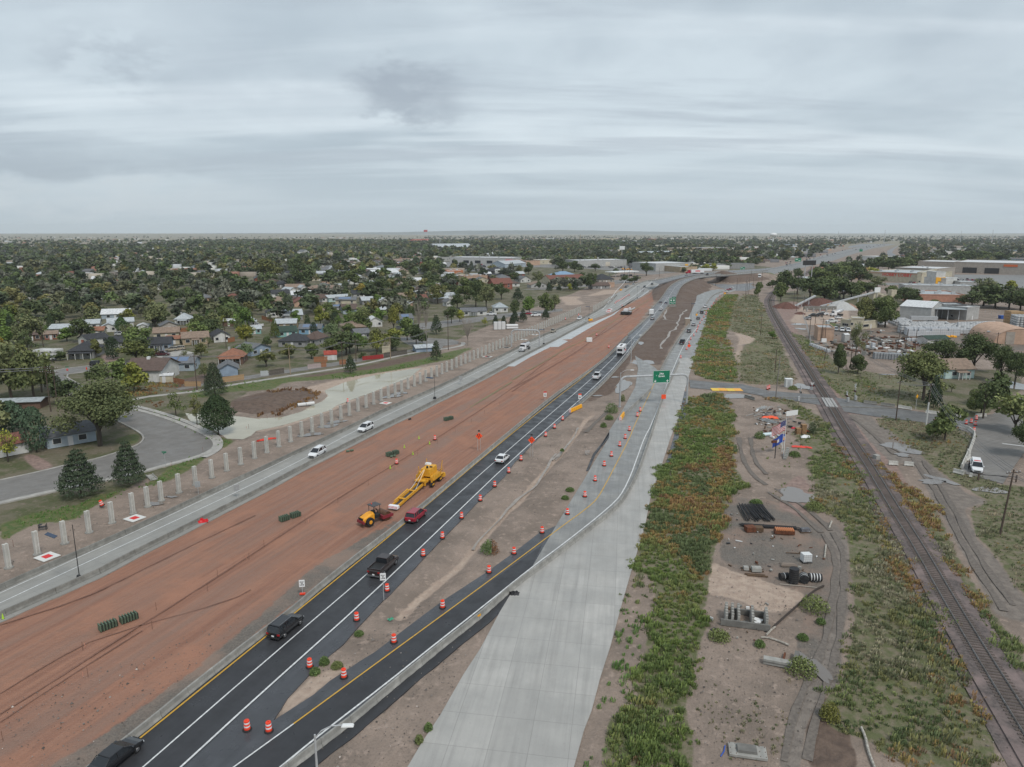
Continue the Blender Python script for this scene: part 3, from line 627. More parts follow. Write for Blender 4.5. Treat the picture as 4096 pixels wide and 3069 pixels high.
# crossing road and the old street on the right
slab('crossing_road',g2(Z7((1530,800),(1700,815),(2000,838)))+g2(Z8((0,892),(440,930),(640,960),(830,1000),(1130,1050),(1700,1130),(1950,1095),(2000,1110),(1830,1210),(1640,1200),(1400,1172),(930,1115),(640,1070),(480,1020),(0,945)))+g2(Z7((1990,905),(1540,868))),.03,M_DARKOLD)
slab('old_street',g2(Z8((1650,1200),(1830,1150),(1950,1090),(2100,1000),(2260,900),(2500,800),(2700,900)))+g2(Z4((2700,200),(2212,130),(2100,290),(2030,400),(1840,350),(1660,300),(1700,180),(1775,20)))+g2(Z8((1790,1270),(1650,1225))),.035,M_OLD)
slab('residential_street',g2(((-300,1985),(0,1923),(162,1888),(273,1860),(370,1843),(472,1812),(555,1782),(579,1759),(569,1736),(518,1708),(412,1657),(278,1583),(199,1509),(215,1480),(366,1463),(454,1458),(611,1435),(777,1410),(777,1424),(611,1449),(454,1472),(333,1491),(250,1500),(324,1542),(417,1593),(528,1634),(648,1667),(750,1705),(847,1750),(866,1773),(855,1800),(787,1829),(662,1860),(574,1886),(468,1911),(282,1948),(0,2011),(-300,2080))),.03,M_OLD)
M_KERB=mat('kerb_concrete',(.4,.385,.36),.75,c2=(.3,.29,.27),scale=.5)
def kerb(name,pts,w=.5,h=.15):return width_strip(name,resample(smooth(pts,1),1.5),w/2,w/2,h,M_KERB,zf=lambda p:0,th=h+.1)
kerb('kerb',g2(((528,1634),(648,1667),(750,1705),(847,1750),(868,1775),(857,1800),(787,1831),(662,1862),(574,1888),(468,1913),(282,1950),(0,2013),(-300,2082))),1.3)
kerb('kerb',g2(((0,1922),(162,1887),(273,1859),(370,1841),(472,1810),(553,1781),(577,1758),(567,1736),(518,1708),(412,1657),(278,1583),(199,1509),(215,1480),(366,1462),(454,1457),(611,1434))),.4)
kerb('kerb',g2(((528,1634),(417,1593),(324,1542),(250,1500),(333,1490),(454,1471),(611,1447))),.4)
width_strip('sidewalk',resample(smooth(g2(((540,1624),(655,1655),(760,1692),(862,1742),(884,1773),(868,1806),(790,1842))),1),2),.7,.7,.12,M_KERB,zf=lambda p:0,th=.15)
width_strip('footpath',resample(smooth(g2(((500,1612),(560,1590),(700,1575),(815,1562),(905,1543),(1024,1525),(1274,1486),(1427,1463),(1667,1407),(1806,1393),(1857,1380),(1850,1368))),1),3),.9,.9,.05,M_KERB,zf=lambda p:0,th=.2)
slab('alley',g2(((720,1560),(900,1532),(1100,1500),(1400,1455),(1680,1400),(1680,1392),(1400,1440),(1100,1486),(900,1518),(700,1555))),.03,M_OLD)
slab('turning_circle',g2(((1598,1330),(1650,1322),(1760,1312),(1900,1290),(2040,1268),(2250,1245),(2250,1235),(2000,1255),(1850,1275),(1620,1300),(1600,1322)))+g2(Z6((1230,205),(1260,220),(1600,225),(1740,245),(1760,262),(1690,290),(1500,320),(1330,280),(1270,235)))[:0],.03,M_OLD)
slab('turning_circle',g2(Z6((1240,212),(1500,222),(1700,235),(1755,252),(1740,275),(1620,290),(1600,320),(1480,300),(1330,285),(1260,250))),.036,M_OLD)
slab('driveway',g2(ZL((1340,380),(1560,320),(1680,350),(1400,400))),.05,M_KERB)
slab('parking_lot',g2(ZN((90,560),(300,560),(700,530),(900,510),(1080,490),(1100,470),(850,480),(600,520),(300,540))),.03,M_OLD)
slab('parking_lot',g2(ZN((0,360),(700,380),(1200,430),(1540,400),(1500,380),(1000,350),(300,330))),.03,M_OLD)
slab('parking_lot',g2(ZE((1500,430),(2300,430),(2300,560),(1600,500),(1200,520),(700,520),(780,500),(1400,500))),.03,M_LIGHT)
slab('parking_lot',g2(ZE((0,180),(600,180),(500,240),(0,240))),.03,M_LIGHT)
slab('parking_lot',g2(Z(1024,900,2.16,(1250,330),(2212,300),(2212,400),(1650,400))),.03,M_LIGHT)
# painted lines
line_mark('yellow_edge_line',markY,.2,YEL);line_mark('lane_line',markW1,.16,WHT);line_mark('edge_line',markW2,.2,WHT)
line_mark('ramp_yellow_line',rampY,.16,YEL,.07);line_mark('ramp_white_line',rampW0,.16,WHT,.07);line_mark('ramp_edge_line',rampW,.2,WHT,.07)
line_mark('edge_line',leftW0,.15,WHT,.05);line_mark('lane_line',leftW1,.16,WHT,.05)
farmid=[(a+b)/2 for a,b in zip(resample(fc,6),resample(fd,6))]
line_mark('dashed_lane_line',[p for p in farmid if p.y>395],.35,WHT,.05,dash=(3,6))
wm_=[(a+b)/2 for a,b in zip(resample(wl1,6),resample(wr1,6))]
line_mark('dashed_lane_line',wm_,.35,WHT,.05,dash=(3,6))
line_mark('gore_line',g2(ZF((30,620),(130,520),(220,430),(300,380),(350,320),(450,290),(550,290))),.3,WHT,.07)
line_mark('gore_line',g2(ZF((0,640),(200,600),(330,540),(560,430),(760,300))),.3,WHT,.07)
for k,q in enumerate(((1985,1356),)):
 line_mark('stop_line',g2(Z8((2025,1350),(2250,1378))),.5,WHT,.05,smooth_=0)
# white puddles and pond
WATER=mat('pond_water',(.34,.315,.235),.04,c2=(.42,.39,.3),scale=.08,spec=.6);WATER.node_tree.nodes['Principled BSDF'].inputs['IOR'].default_value=1.33
pw=MB();pw.poly([(p.x,p.y,-.17) for p in[q for q in POND]]);w_=pw.obj('pond',WATER,fix=False);w_['kind']='structure'
if w_.data.polygons[0].normal.z<0:w_.data.flip_normals()
PUD=mat('puddle_water',(.17,.15,.135),.05,spec=.7)
def puddle(fx,fy,rx,ry,rot=0.0,seed=0,n=26,rough=.35):
 r=random.Random(seed*91+int(fx));c=G(fx,fy);pts=[];ph=[r.uniform(0,6.3) for _ in range(4)]
 for k in range(n):
  t=2*PI*k/n;w=1+rough*(ms(2*t+ph[0])*.5+ms(3*t+ph[1])*.4+ms(5*t+ph[2])*.3+ms(9*t+ph[3])*.15)
  x,y=mc(t)*rx*w,ms(t)*ry*w;pts.append((c.x+x*mc(rot)-y*ms(rot),c.y+x*ms(rot)+y*mc(rot),.028))
 mb=MB();mb.poly(pts);o=mb.obj('puddle',PUD,fix=False)
 if o.data.polygons[0].normal.z<0:o.data.flip_normals()
 o['kind']='structure';return o
for(q,rx,ry,ro) in[(f7(960,850),2.4,8,-.25),(f7(1130,650),3.5,6,-.1),(f7(1690,848),4.5,1.6,0),(f7(1925,942),5.5,2.6,0),(f8(300,857),2.6,3.6,0),(f4(240,500),3.2,3.4,-.4),(f4(1160,90),3.2,4,.5),(f4(1160,150),1.6,1.2,.2),(f4(1420,382),2.6,1.2,0),(f4(1500,365),1.1,3.0,.45),(f4(1920,455),2.4,1.8,0),(f7(1110,480),1.5,4,0),(f8(270,318),3.5,4,0),(f8(290,358),2.5,3,0),(f8(2170,855),4,9,.3),(f7(890,775),1.4,1.0,0),(f7(720,935),2,.8,0),(f6(480,1055),2.6,1.4,.4),(f6(625,982),2.8,1.3,.4),(f6(700,945),2.4,1.2,.4),(f6(1180,725),3,1.6,.4),(f6(1240,700),2.5,1.5,.4),(f1(1335,463),1.7,.8,0),(f1(1480,405),1.0,.5,0),(f82(420,590),.8,2.8,.1),(f8(1030,752),3.0,.7,0)]:
 puddle(q[0],q[1],rx,ry,ro)
RUN=mat('runoff_water',(.24,.205,.175),.38,c2=(.33,.29,.255),scale=.6,spec=.5)
def runnel_strip(pts,w,z,name='runoff'):
 pts=resample(smooth(pts,1),.8);mb=MB();prev=None
 for i,p in enumerate(pts):
  a,b=pts[max(i-1,0)],pts[min(i+1,len(pts)-1)];d=(b-a).normalized();s=Vector((d.y,-d.x,0));k=w*(.35+1.1*float(vnoise(np.array([i*1.]),np.array([0.]),7,5)[0]));o_=s*1.6*(float(vnoise(np.array([i*1.]),np.array([9.]),11,15)[0])-.5)
  q=(p-s*k/2+o_,p+s*k/2+o_);q=tuple(Vector((v.x,v.y,z)) for v in q)
  if prev:mb.quad(prev[0],prev[1],q[1],q[0])
  prev=q
 o=mb.obj(name,RUN,fix=False);o['kind']='structure'
runnel_strip(runnel[2:-3],.5,-.36)
runnel_strip(g2(ZF((790,1135),(800,1080),(850,1010),(930,920),(1010,850),(1040,770),(1070,680),(1140,620))),1.0,.03)
runnel_strip(g2(ZF((840,750),(940,765),(1040,770))),1.0,.03)
runnel_strip(g2(ZF((880,620),(860,690),(850,750))),1.0,.03)
# sandy/gravel piles beside the carriageway are part of the ground sheet; the orange haze of air comes last
# ================================================================ roadside things
CB=concrete('barrier_concrete',(.285,.278,.255),(.175,.17,.155),.9,.8,None,0.3)
CBN=concrete('pale_barrier_concrete',(.37,.36,.335),(.23,.225,.21),.9,.8,None,0.3)
def barrier_mesh(L,m):
 mb=MB();w0,w1,w2,w3=.30,.27,.13,.10
 prof=[(-w0,0),(w0,0),(w0,.07),(w2+.03,.33),(w3,.80),(-w3,.80),(-w2-.03,.33),(-w0,.07)]
 c=L/2-.02;mb.prism(prof,-c,-c+.5);mb.prism([(a,max(b,.06)) for a,b in prof],-c+.5,-.5);mb.prism(prof,-.5,.5);mb.prism([(a,max(b,.06)) for a,b in prof],.5,c-.5);mb.prism(prof,c-.5,c)
 return mb.mesh('barrier_segment',m)
segs=[]
def barrier_row(pts,L,m,where,zf=lambda p:0):
 q=resample(smooth(flat(pts),1),L);me=None;k=0
 for a,b in zip(q[:-1],q[1:]):
  c=(a+b)/2;c.z=zf(c)
  if c.y>20:segs.append([c.length,c,math.atan2(b.y-a.y,b.x-a.x),L,m,where,k]);k+=1
zh=lambda p:rise(p.y)
barrier_row(lineA,6.1,CB,'along the post side of the left carriageway')
barrier_row(lineB,6.1,CB,'between left carriageway and red dirt')
barrier_row(lineC,3.66,CBN,'along the yellow highway line')
barrier_row(lineC2,6.1,CBN,'left of the lanes climbing to the bridge',zh)
barrier_row(lineD,3.66,CBN,'right of the black highway')
barrier_row(lineD2,6.1,CBN,'right of the lanes climbing to the bridge',zh)
barrier_row(lineE,3.66,CBN,'between curving ramp and wide slab')
barrier_row(lineF,3.66,CBN,'slanting under the 29th Street sign')
barrier_row(lineG,3.66,CBN,'left of the queueing cars')
barrier_row([p for p in lineH],6.1,CBN,'splitting the far exit ramp')
barrier_row(lineI,6.1,CBN,'far on the outer carriageway edge',zh)
segs.sort(key=lambda s:s[1].length);bmesh_cache={};rest={}
for i,(d,c,a,L,m,where,k) in enumerate(segs):
 key=(L,m.name)
 if key not in bmesh_cache:bmesh_cache[key]=barrier_mesh(L,m)
 if i<285:
  o=link('concrete_barrier',bmesh_cache[key]);o.location=c;o.rotation_euler=(0,0,a+ru(-.006,.006))
  tag(o,'concrete barrier, %s from near end, %s'%(ORD(k),where),'barrier','concrete barrier segments')
 else:
  me=bmesh_cache[key];rest.setdefault(m.name,[]).append((me,c,a))
for mn,lst in rest.items():
 V=[];F=[];n0=0
 for me,c,a in lst:
  v=np.array([x.co[:] for x in me.vertices]);ca,sa=mc(a),ms(a)
  V.append(np.stack([v[:,0]*ca-v[:,1]*sa+c.x,v[:,0]*sa+v[:,1]*ca+c.y,v[:,2]+c.z],-1))
  me.calc_loop_triangles();t=np.array([x.vertices[:] for x in me.loop_triangles])+n0;F.append(t);n0+=len(v)
 o=numesh('far_concrete_barriers',np.concatenate(V),np.concatenate(F),MATS[mn]);tag(o,kind='stuff')
ORANGE=mat('orange_plastic',(.86,.065,.022),.45,c2=(.7,.06,.03),scale=3);WBAND=mat('white_reflective',(.78,.78,.8),.4);RUBBER=mat('rubber',(.022,.022,.023),.8)
def make_drum():
 t=thing('traffic_drum',(0,0,0),0,'x','traffic drum')
 mb=MB();mb.lathe([(.44,0),(.45,.05),(.38,.11),(.30,.11)],14);mb.obj('rubber_base',RUBBER,t)
 mb=MB();mb.lathe([(.30,.08),(.30,.26),(.28,.28),(.28,.62),(.26,.64),(.26,.95),(.24,1.0),(.10,1.03)],14);mb.obj('barrel',ORANGE,t)
 for z in(.36,.70):
  mb=MB();r=.288 if z<.5 else .268;mb.lathe([(r,z),(r,z+.15)],14);mb.obj('stripe',WBAND,t)
 BX(t,'handle',ORANGE,0,0,1.07,.2,.04,.09);return t
drum0=make_drum();used=[0]
def drum(fx,fy,label,tilt=0):
 p=G(fx,fy,.0);o=drum0 if not used[0] else copy_thing(drum0,p,0);used[0]=1
 o.location=(p.x,p.y,.05);o['label']=label;o['group']='orange and white traffic drums';o.rotation_euler=(0,tilt,ru(0,6))
 if tilt:o.location.z=.3
r1=Z5((2137,1125))+Z62((112,1138),(465,583),(870,178))+Z2((1133,1222),(1445,918),(1611,765),(1776,592),(1937,440),(2062,318),(2183,197))+Z3((77,199))+Z7((290,1288),(367,1218),(437,1148))
for i,(x,y) in enumerate(r1):drum(x,y,'%s orange drum from the bottom along the right edge of the black highway'%ORD(i))
r2=Z62((760,672),(1192,370),(1612,70))+Z2((2013,1062))+Z3((17,1008),(260,827),(478,667),(629,515),(717,378),(796,248),(858,165),(930,77))+Z7((977,1308),(1013,1239),(1082,1116),(1107,1072))
for i,(x,y) in enumerate(r2):drum(x,y,'%s orange drum from the bottom along the left side of the curving ramp'%ORD(i))
r3=Z7((1457,612),(1507,540),(1529,487),(1543,452),(1570,421),(1593,387),(1602,364),(1608,342),(1623,313),(1641,287),(1657,261),(1675,238),(1678,217),(1694,195),(1724,167),(1740,142),(1765,110),(1795,77),(1830,50))
for i,(x,y) in enumerate(r3):drum(x,y,'%s orange drum from the near end beside the queueing cars'%ORD(i))
r4=ZF((200,541),(218,527),(236,517),(252,509),(275,498),(293,487),(310,477),(326,467),(345,454),(368,442),(385,436))
for i,(x,y) in enumerate(r4):drum(x,y,'%s orange drum of the tight group in the far gore area'%ORD(i))
for(q,lb,tl) in[(f1(885,495),'tilted orange drum in the weeds behind the second row of concrete posts',.25),(f6(793,778),'orange drum by the pond edge behind the posts',0),(f6(1546,1102),'lone orange drum on the red dirt left of the diamond sign',0),(f2(1215,121),'lone orange drum on red dirt up-left of the yellow trimmer',0),(f8(1440,1177),'orange drum at the kerb right of the white-banded utility pole, left of a pair',0),(f8(1511,1182),'orange drum at the kerb right of the white-banded utility pole, right of a pair',0),(f8(1711,1183),'leftmost orange drum of the cluster closing the old street',0),(f8(1754,1173),'second orange drum from the left of the cluster closing the old street',0),(f8(1791,1194),'nearest orange drum of the cluster closing the old street',0),(f8(1799,1144),'rearmost orange drum of the cluster closing the old street',0),(f8(1778,1247),'orange drum standing just inside the white barriers of the old street',0),(Z(2920,1500,4.32,(645,253))[0],'orange drum by the crossing road left of the metal signal cabinet, front one',0),(Z(2920,1500,4.32,(675,237))[0],'orange drum by the crossing road left of the metal signal cabinet, rear one',0),(f7(835,523),'orange drum behind the barrier beside the white camper trailer',0),(f7(730,417),'small far orange drum on red dirt near the white box',0),(f7(462,278),'orange drum behind the far concrete posts',0),(f7(575,245),'orange drum behind the outer barrier near the white sedan far off',0),(f7(950,165),'orange drum on the merge area beside the fresh concrete',0),(f3(-8,10),'x',0)][:-1]:
 drum(q[0],q[1],lb,tl)
# ---- square concrete posts
M_POST=concrete('post_concrete',(.58,.565,.525),(.47,.46,.425),1.2,.75,None,.2)
def make_post():
 t=thing('concrete_post',(0,0,0),0,'x','post')
 mb=MB();h=3.55;a,b,c=.30,.10,.19
 prof=[(-a,-a),(-c,-a),(-c,-a+.0)] and[(-a,-a*.9),(-b,-a*.9),(-b,-a*.55),(b,-a*.55),(b,-a*.9),(a,-a*.9),(a,a*.9),(b,a*.9),(b,a*.55),(-b,a*.55),(-b,a*.9),(-a,a*.9)]
 mb.prism([(x,y) for x,y in prof],0,h,'z');mb.obj('column',M_POST,t)
 mb=MB();mb.lathe([(.62,-.1),(.6,.07),(.5,.1)],14);mb.obj('footing',CBN,t);return t
post0=make_post()
pp=Z1((75,1016),(325,900),(560,806),(770,711),(970,628),(1150,546),(1278,488),(1395,436),(1548,368),(1690,298),(1832,238),(1960,178),(2082,123),(2200,71))+Z6((95,1208),(198,1158),(300,1116),(397,1071),(487,1033),(572,994),(655,958),(735,921),(808,888),(883,853),(953,822),(1018,792),(1083,765),(1145,737),(1203,711),(1260,686),(1315,660),(1370,638),(1420,615),(1468,593),(1517,571),(1563,551),(1608,531),(1650,513),(1693,493),(1733,475),(1773,458),(1810,441),(1848,425),(1883,409),(1918,394),(1951,379),(1985,363),(2017,349),(2048,336),(2078,322),(2108,309),(2137,296),(2166,283))
pp+=Z(1950,1250,4.32,(93,672),(155,645),(212,620),(272,590),(330,567),(383,545),(433,522),(487,495),(535,475),(587,452),(635,430),(680,410),(727,388),(772,368),(817,350),(862,330),(905,310),(943,292),(983,272),(1020,255),(1058,238),(1095,222),(1132,208),(1170,192),(1205,176),(1240,160),(1272,146),(1303,131),(1335,118),(1368,104),(1400,90),(1432,76),(1462,63),(1492,50),(1520,38),(1548,25),(1575,14),(1602,3))
pp+=Z7(*[(692+i*13.0,217-i*7.6) for i in range(1,13)])
for i,(x,y) in enumerate(pp):
 p=G(x,y);o=post0 if i==0 else copy_thing(post0,p,0);o.location=p;o.rotation_euler=(0,0,R(62)+ru(-.04,.04))
 o['label']='%s square concrete post from the left end of the long row'%ORD(i);o['group']='concrete posts of the unfinished wall'
# ---- railway
M_RAIL=mat('rail_steel',(.24,.23,.225),.35,c2=(.16,.14,.125),scale=1.5,metal=.6);M_TIE=mat('old_timber',(.075,.06,.052),.9,c2=(.125,.105,.092),scale=2.5,stretch=(0,8,.6));M_BAL=mat('ballast',(.145,.12,.112),.95,c2=(.08,.068,.066),scale=3.2,bump=1.0,bscale=6,c3=(.22,.17,.16),s3=.25,coord='Object')
rl=resample(flat(rail_line),.58)
width_strip('ballast',flat(rail_line),2.4,2.4,.18,M_BAL,zf=lambda p:0,th=.4)
width_strip('ballast_shoulder',flat(rail_line),3.6,3.2,.016,M_BAL,zf=lambda p:0,th=0)
track=thing('railway_track',(0,0,0),0,'single railway track with timber sleepers curving away between the weeds','railway')
for s in(-.75,.75):
 prev=None;mb=MB();q=rl[::4]
 for i,p in enumerate(q):
  a,b=q[max(i-1,0)],q[min(i+1,len(q)-1)];d=(b-a).normalized();n_=Vector((d.y,-d.x,0));c=p+n_*s
  ring=[c+n_*w+Vector((0,0,z)) for w,z in((-.07,.24),(-.07,.27),(-.035,.30),(-.035,.38),(.035,.38),(.035,.30),(.07,.27),(.07,.24))]
  if prev:
   for k in range(8):mb.quad(prev[k],prev[(k+1)%8],ring[(k+1)%8],ring[k])
  prev=ring
 mb.obj('rail',M_RAIL,track,fix=False)
mb=MB();mb.box(0,0,0,2.55,.23,.17);tie=mb.mesh('sleeper',M_TIE);xp=G(*f8(525,1000))
ties=[]
for a,b in zip(rl[:-1],rl[1:]):
 if(a-xp).length<6.2:continue
 ties.append((a,math.atan2(b.y-a.y,b.x-a.x)+PI/2+ru(-.02,.02)))
V=[];F=[];tv=np.array([x.co[:] for x in tie.vertices]);tie.calc_loop_triangles();tf=np.array([x.vertices[:] for x in tie.loop_triangles])
for i,(p,a) in enumerate(ties):
 if i<290:
  o=link('sleeper',tie,track);o.location=(p.x,p.y,.155+ru(-.01,.01));o.rotation_euler=(0,0,a)
 else:
  F.append(tf+len(V)*len(tv));ca,sa=mc(a),ms(a);V.append(np.stack([tv[:,0]*ca-tv[:,1]*sa+p.x,tv[:,0]*sa+tv[:,1]*ca+p.y,tv[:,2]+.155],-1))
o=numesh('far_sleepers',np.concatenate(V),np.concatenate(F),M_TIE,track);o['kind']='stuff'
M_PAN=concrete('panel_concrete',(.42,.41,.40),(.33,.325,.315),1.5,.7)
cx=thing('level_crossing',xp,0,'pale concrete panels laid between and beside the rails on the crossing road','level crossing')
k0=min(range(len(rl)),key=lambda i:(rl[i]-xp).length);dd=(rl[k0+1]-rl[k0-1]).normalized();nn=Vector((dd.y,-dd.x,0));cx.rotation_euler=(0,0,math.atan2(dd.y,dd.x));cx.location=rl[k0]
for w,off in((.62,-1.16),(.62,-.33),(.62,.33),(.62,1.16)):
 for j in range(-2,2):
  mb=MB();mb.box(0,0,0,2.7,w,.14);o=mb.obj('panel',M_PAN,cx,bevel=.015);o.location=(j*2.76+1.38,off,.30+ru(-.006,.006))
# ---- poles, lamps, wires
WOOD=mat('pole_wood',(.115,.085,.065),.9,c2=(.06,.045,.038),scale=3,stretch=(0,6,6));STEEL=mat('galvanised',(.5,.51,.52),.45,metal=.3,c2=(.42,.43,.44),scale=1.5);DARK=mat('dark_metal',(.03,.03,.032),.5);WHITE=mat('white_metal',(.7,.71,.71),.45);REDM=mat('signal_red',(.5,.03,.02),.4)
tips={}
def utility_pole(fx,fy,hpx,label,arm=0,key=None,lean=0,col_=None,band=False,r=.16):
 p=G(fx,fy);zc=(p-Vector((0,0,CH))).length;h=hpx*zc/FPX
 t=thing('utility_pole',p,0,label,'utility pole','wooden utility poles')
 TB(t,'pole',col_ or WOOD,(0,0,-.3),(lean*h,0,h),r,r*.65,8)
 if arm:
  a=R(ru(-20,30)) if arm is True else arm
  for z in((h-.5,) if h<11 else(h-.4,h-1.5)):
   BX(t,'crossarm',WOOD,lean*h,0,z,2.6,.12,.14,a)
   mb=MB()
   for s in(-1.15,-.6,.6,1.15):mb.tube((lean*h+s*mc(a),s*ms(a),z+.07),(lean*h+s*mc(a),s*ms(a),z+.25),.05,.03,6)
   mb.obj('insulators',WHITE,t)
 if key:tips[key]=(p+Vector((lean*h,0,h-.4)),arm if arm and arm is not True else 0)
 if band:
  mb=MB();mb.tube((0,0,0),(0,0,h*.55),r*1.15,r*1.1,8);mb.obj('sleeve',mat('pole_sleeve',(.55,.55,.54),.6),t)
 return t
U=utility_pole
U(*f8(1105,1145),142,'dark wooden pole standing by the crossing road left of the yellow warning sign',.5,'a')
U(*f8(1365,1190),148,'tall pole with pale lower sleeve beside the crossing road drums',.5,'b',band=True)
U(*f8(65,965),165,'leaning grey utility pole left of the metal signal cabinet',0,None,lean=.03,col_=mat('grey_wood',(.2,.185,.17),.9))
U(*f8(60,730),85,'short dark pole north of the leaning grey pole',0)
U(*f8(355,440),85,'dark pole at the fence left of the pink block building',0);U(*f8(405,335),58,'thin dark pole between two poles near the parked pickup',0)
U(*f8(462,460),82,'pole with crossarm directly before the pink block building, left one',.1,'c');U(*f8(490,462),74,'pole directly before the pink block building, right one',.1)
U(*f8(305,200),55,'dark pole by the gravel piles near the railway bend',0);U(*f8(245,205),90,'tall pole beside the power lines at the railway bend',.2,'d');U(*f8(220,170),62,'dark steel-like pole behind the red gravel pile',0)
U(*f8(1110,560),80,'leaning thin pole left of the two by the block yard',0,lean=.08);U(*f8(1180,540),72,'leaning thin pole right of the two by the block yard',0,lean=.07);U(*f8(1270,525),65,'thin pole before the long rows of concrete blocks',0)
U(*f8(710,700),90,'pole half hidden by the willow-like tree in the yard',.3,'e');U(*f8(830,580),40,'short pole at the block yard fence',0);U(*f8(485,630),45,'short leaning fence pole beside the dark oval tree',0,lean=.1)
U(*f8(1970,550),62,'rust brown pole in front of the arched hangar',.3);U(*f4(2005,835),220,'tall brown pole with long crossarms at the right edge of the photo',.2,'f',lean=.06)
U(*f6(297,535),105,'pale wooden pole with a transformer at the left end of the alley fence',.6,'g',col_=mat('pale_wood',(.3,.23,.16),.9));U(*f6(748,468),100,'dark pole beside the barn-shaped shed',.6,'h');U(*f6(865,420),85,'brown pole between the barn-shaped shed and the red tarp',.6);U(*f6(1163,405),92,'tan wooden pole at the right end of the red tarp fence',.6,'i',col_=MATS['pale_wood'])
U(*f6(1478,352),90,'pale pole beside the blue shed',.6,'j',col_=MATS['grey_wood']);U(*f6(1440,262),65,'pale pole at the left of the turning circle',.6,col_=MATS['grey_wood']);U(*f6(1662,325),140,'tall dark pole right of the turning circle',.6,'k')
U(*fL(1703,670),130,'dark pole with a meter box beside the footpath fence',.6,'l');U(*fL(440,855),155,'left one of the two dark poles at the far left street',.6,'m');U(*fL(500,825),140,'right one of the two dark poles at the far left street',.6,'n');U(*fL(1000,650),50,'rusty short pole before the brick and white building',0)
U(*fL(375,300),70,'pale pole among the grey trees at far left',.6);U(*fL(215,300),60,'dark pole among the grey trees left of the pale one',.6);U(*fL(1955,310),78,'dark pole beside the white house with dark roof',.6);U(*f6(195,100),70,'dark pole behind the tan house with grey roof',.6);U(*f6(310,125),90,'dark pole above the teal house',.6)
for i,(x,y,h) in enumerate([(1800,355,42),(1910,500,75),(1930,465,60),(1955,425,66),(2015,330,45),(2130,260,40),(1522,310,42),(1585,215,30),(2175,205,38),(2112,960,80),(1985,250,40),(1470,190,28),(320,210,50),(385,260,72),(780,190,36),(1690,200,32)]):
 U(*ZF((x,y))[0],h,'%s thin pole near the far bridge and cross street'%ORD(i),.8 if h>45 else 0,r=.14)
for i,(x,y,h) in enumerate([(425,450,26),(900,340,30),(1240,400,40),(1330,380,36),(1685,700,50),(740,760,55),(545,420,30),(1180,650,25),(2110,560,28),(600,130,18)]):
 U(*Z(1024,900,2.16,(x,y))[0],h,'%s distant pole among the houses, counted from the left list of streets'%ORD(i),.6)
WIRE=mat('wire',(.16,.16,.165),.6)
def wire(a,b,sag=1.2,off=(-1.1,-.5,.5,1.1),r=.018,label='power lines sagging between two wooden poles'):
 A,aa=a;B,ba=b;mb=MB()
 for o_ in off:
  p0=A+Vector((mc(aa),ms(aa),0))*o_;p1=B+Vector((mc(ba),ms(ba),0))*o_;n=10;pts=[p0 .lerp(p1,i/n)-Vector((0,0,4*sag*(i/n)*(1-i/n))) for i in range(n+1)]
  mb.path(pts,r,4)
 o=mb.obj('power_lines',WIRE,fix=False);tag(o,label,'power line')
fT=(G(*f4(2500,1100))+Vector((0,0,12)),.5)
wire(tips['b'],tips['f'],2.0,r=.035,label='power lines running from the sleeved pole to the right edge pole');wire(tips['a'],tips['b'],.5,r=.03,label='short power lines between the two poles by the crossing road');wire(tips['e'],tips['b'],1.5,r=.035,label='long power lines from the yard pole to the sleeved pole');wire(tips['d'],tips['e'],3,r=.04,label='power lines across the concrete yard');wire(tips['f'],fT,1,r=.035,label='power lines leaving the right edge of the photo')
wire(tips['g'],tips['l'],1.0,(-.6,.6),.04,'wires from the dark meter pole to the transformer pole');wire(tips['g'],tips['h'],1.5,(-.8,0,.8),.04,'wires over the alley fence left of the barn-shaped shed');wire(tips['h'],tips['i'],1.5,(-.8,0,.8),.04,'wires over the red tarp fence');wire(tips['i'],tips['j'],1.2,(-.8,0,.8),.04,'wires from the tan pole to the pale pole');wire(tips['j'],tips['k'],1.2,(-.8,0,.8),.045,'wires to the tall dark pole by the turning circle')
wire(tips['m'],(tips['m'][0]+Vector((-60,0,2)),.6),1.5,r=.03,label='power lines leaving the photo at the far left');wire(tips['n'],(tips['n'][0]+Vector((-60,4,0)),.6),1.5,r=.03,label='lower power lines leaving the photo at the far left')
def lamp_post(fx,fy,h,arm,label,az=0.0,mast=STEEL,r=.13):
 t=thing('street_lamp',G(fx,fy),az,label,'street lamp','street lamps')
 TB(t,'pole',mast,(0,0,0),(0,0,h),r,r*.6,10);mb=MB();mb.lathe([(.28,0),(.28,.08)],8);mb.obj('base_plate',mast,t)
 mb=MB();pts=[Vector((0,0,h-.3)),Vector((arm*.25,0,h+.35)),Vector((arm*.6,0,h+.75)),Vector((arm,0,h+.8))];mb.path(pts,.05,6);mb.obj('arm',mast,t)
 BX(t,'lamp_head',WHITE,arm+.4,0,h+.78,1.0,.42,.14,0,(.8,.7),bevel=.03);mb=MB();mb.box(arm+.45,0,h+.69,.6,.3,.03);mb.obj('lens',mat('lamp_lens',(.5,.52,.52),.3),t);return t
lamp_post(1280,3260,7.4,2.2,'grey street lamp whose head shows at the bottom edge beside the ramp barrier',R(2))
lamp_post(*f7(930,1035),9.5,2.6,'grey street lamp beside the left leg of the green sign frame',R(-8));lamp_post(*f7(1027,655),9.5,2.6,'grey street lamp by the barrier near the white pickup',R(-8))
def mast_light(fx,fy,h,label,rz=0.2):
 t=thing('solar_mast',G(fx,fy),rz,label,'solar light','solar lights on thin masts')
 TB(t,'mast',DARK,(0,0,.3),(0,0,h),.06,.045,6);BX(t,'base',DARK,0,0,.35,.9,.5,.7,0,(.8,.6))
 mb=MB();mb.box(0,0,h+.05,2.3,.5,.07);o=mb.obj('solar_panel',mat('solar_glass',(.04,.06,.1),.2),t);o.rotation_euler=(.35,0,0);return t
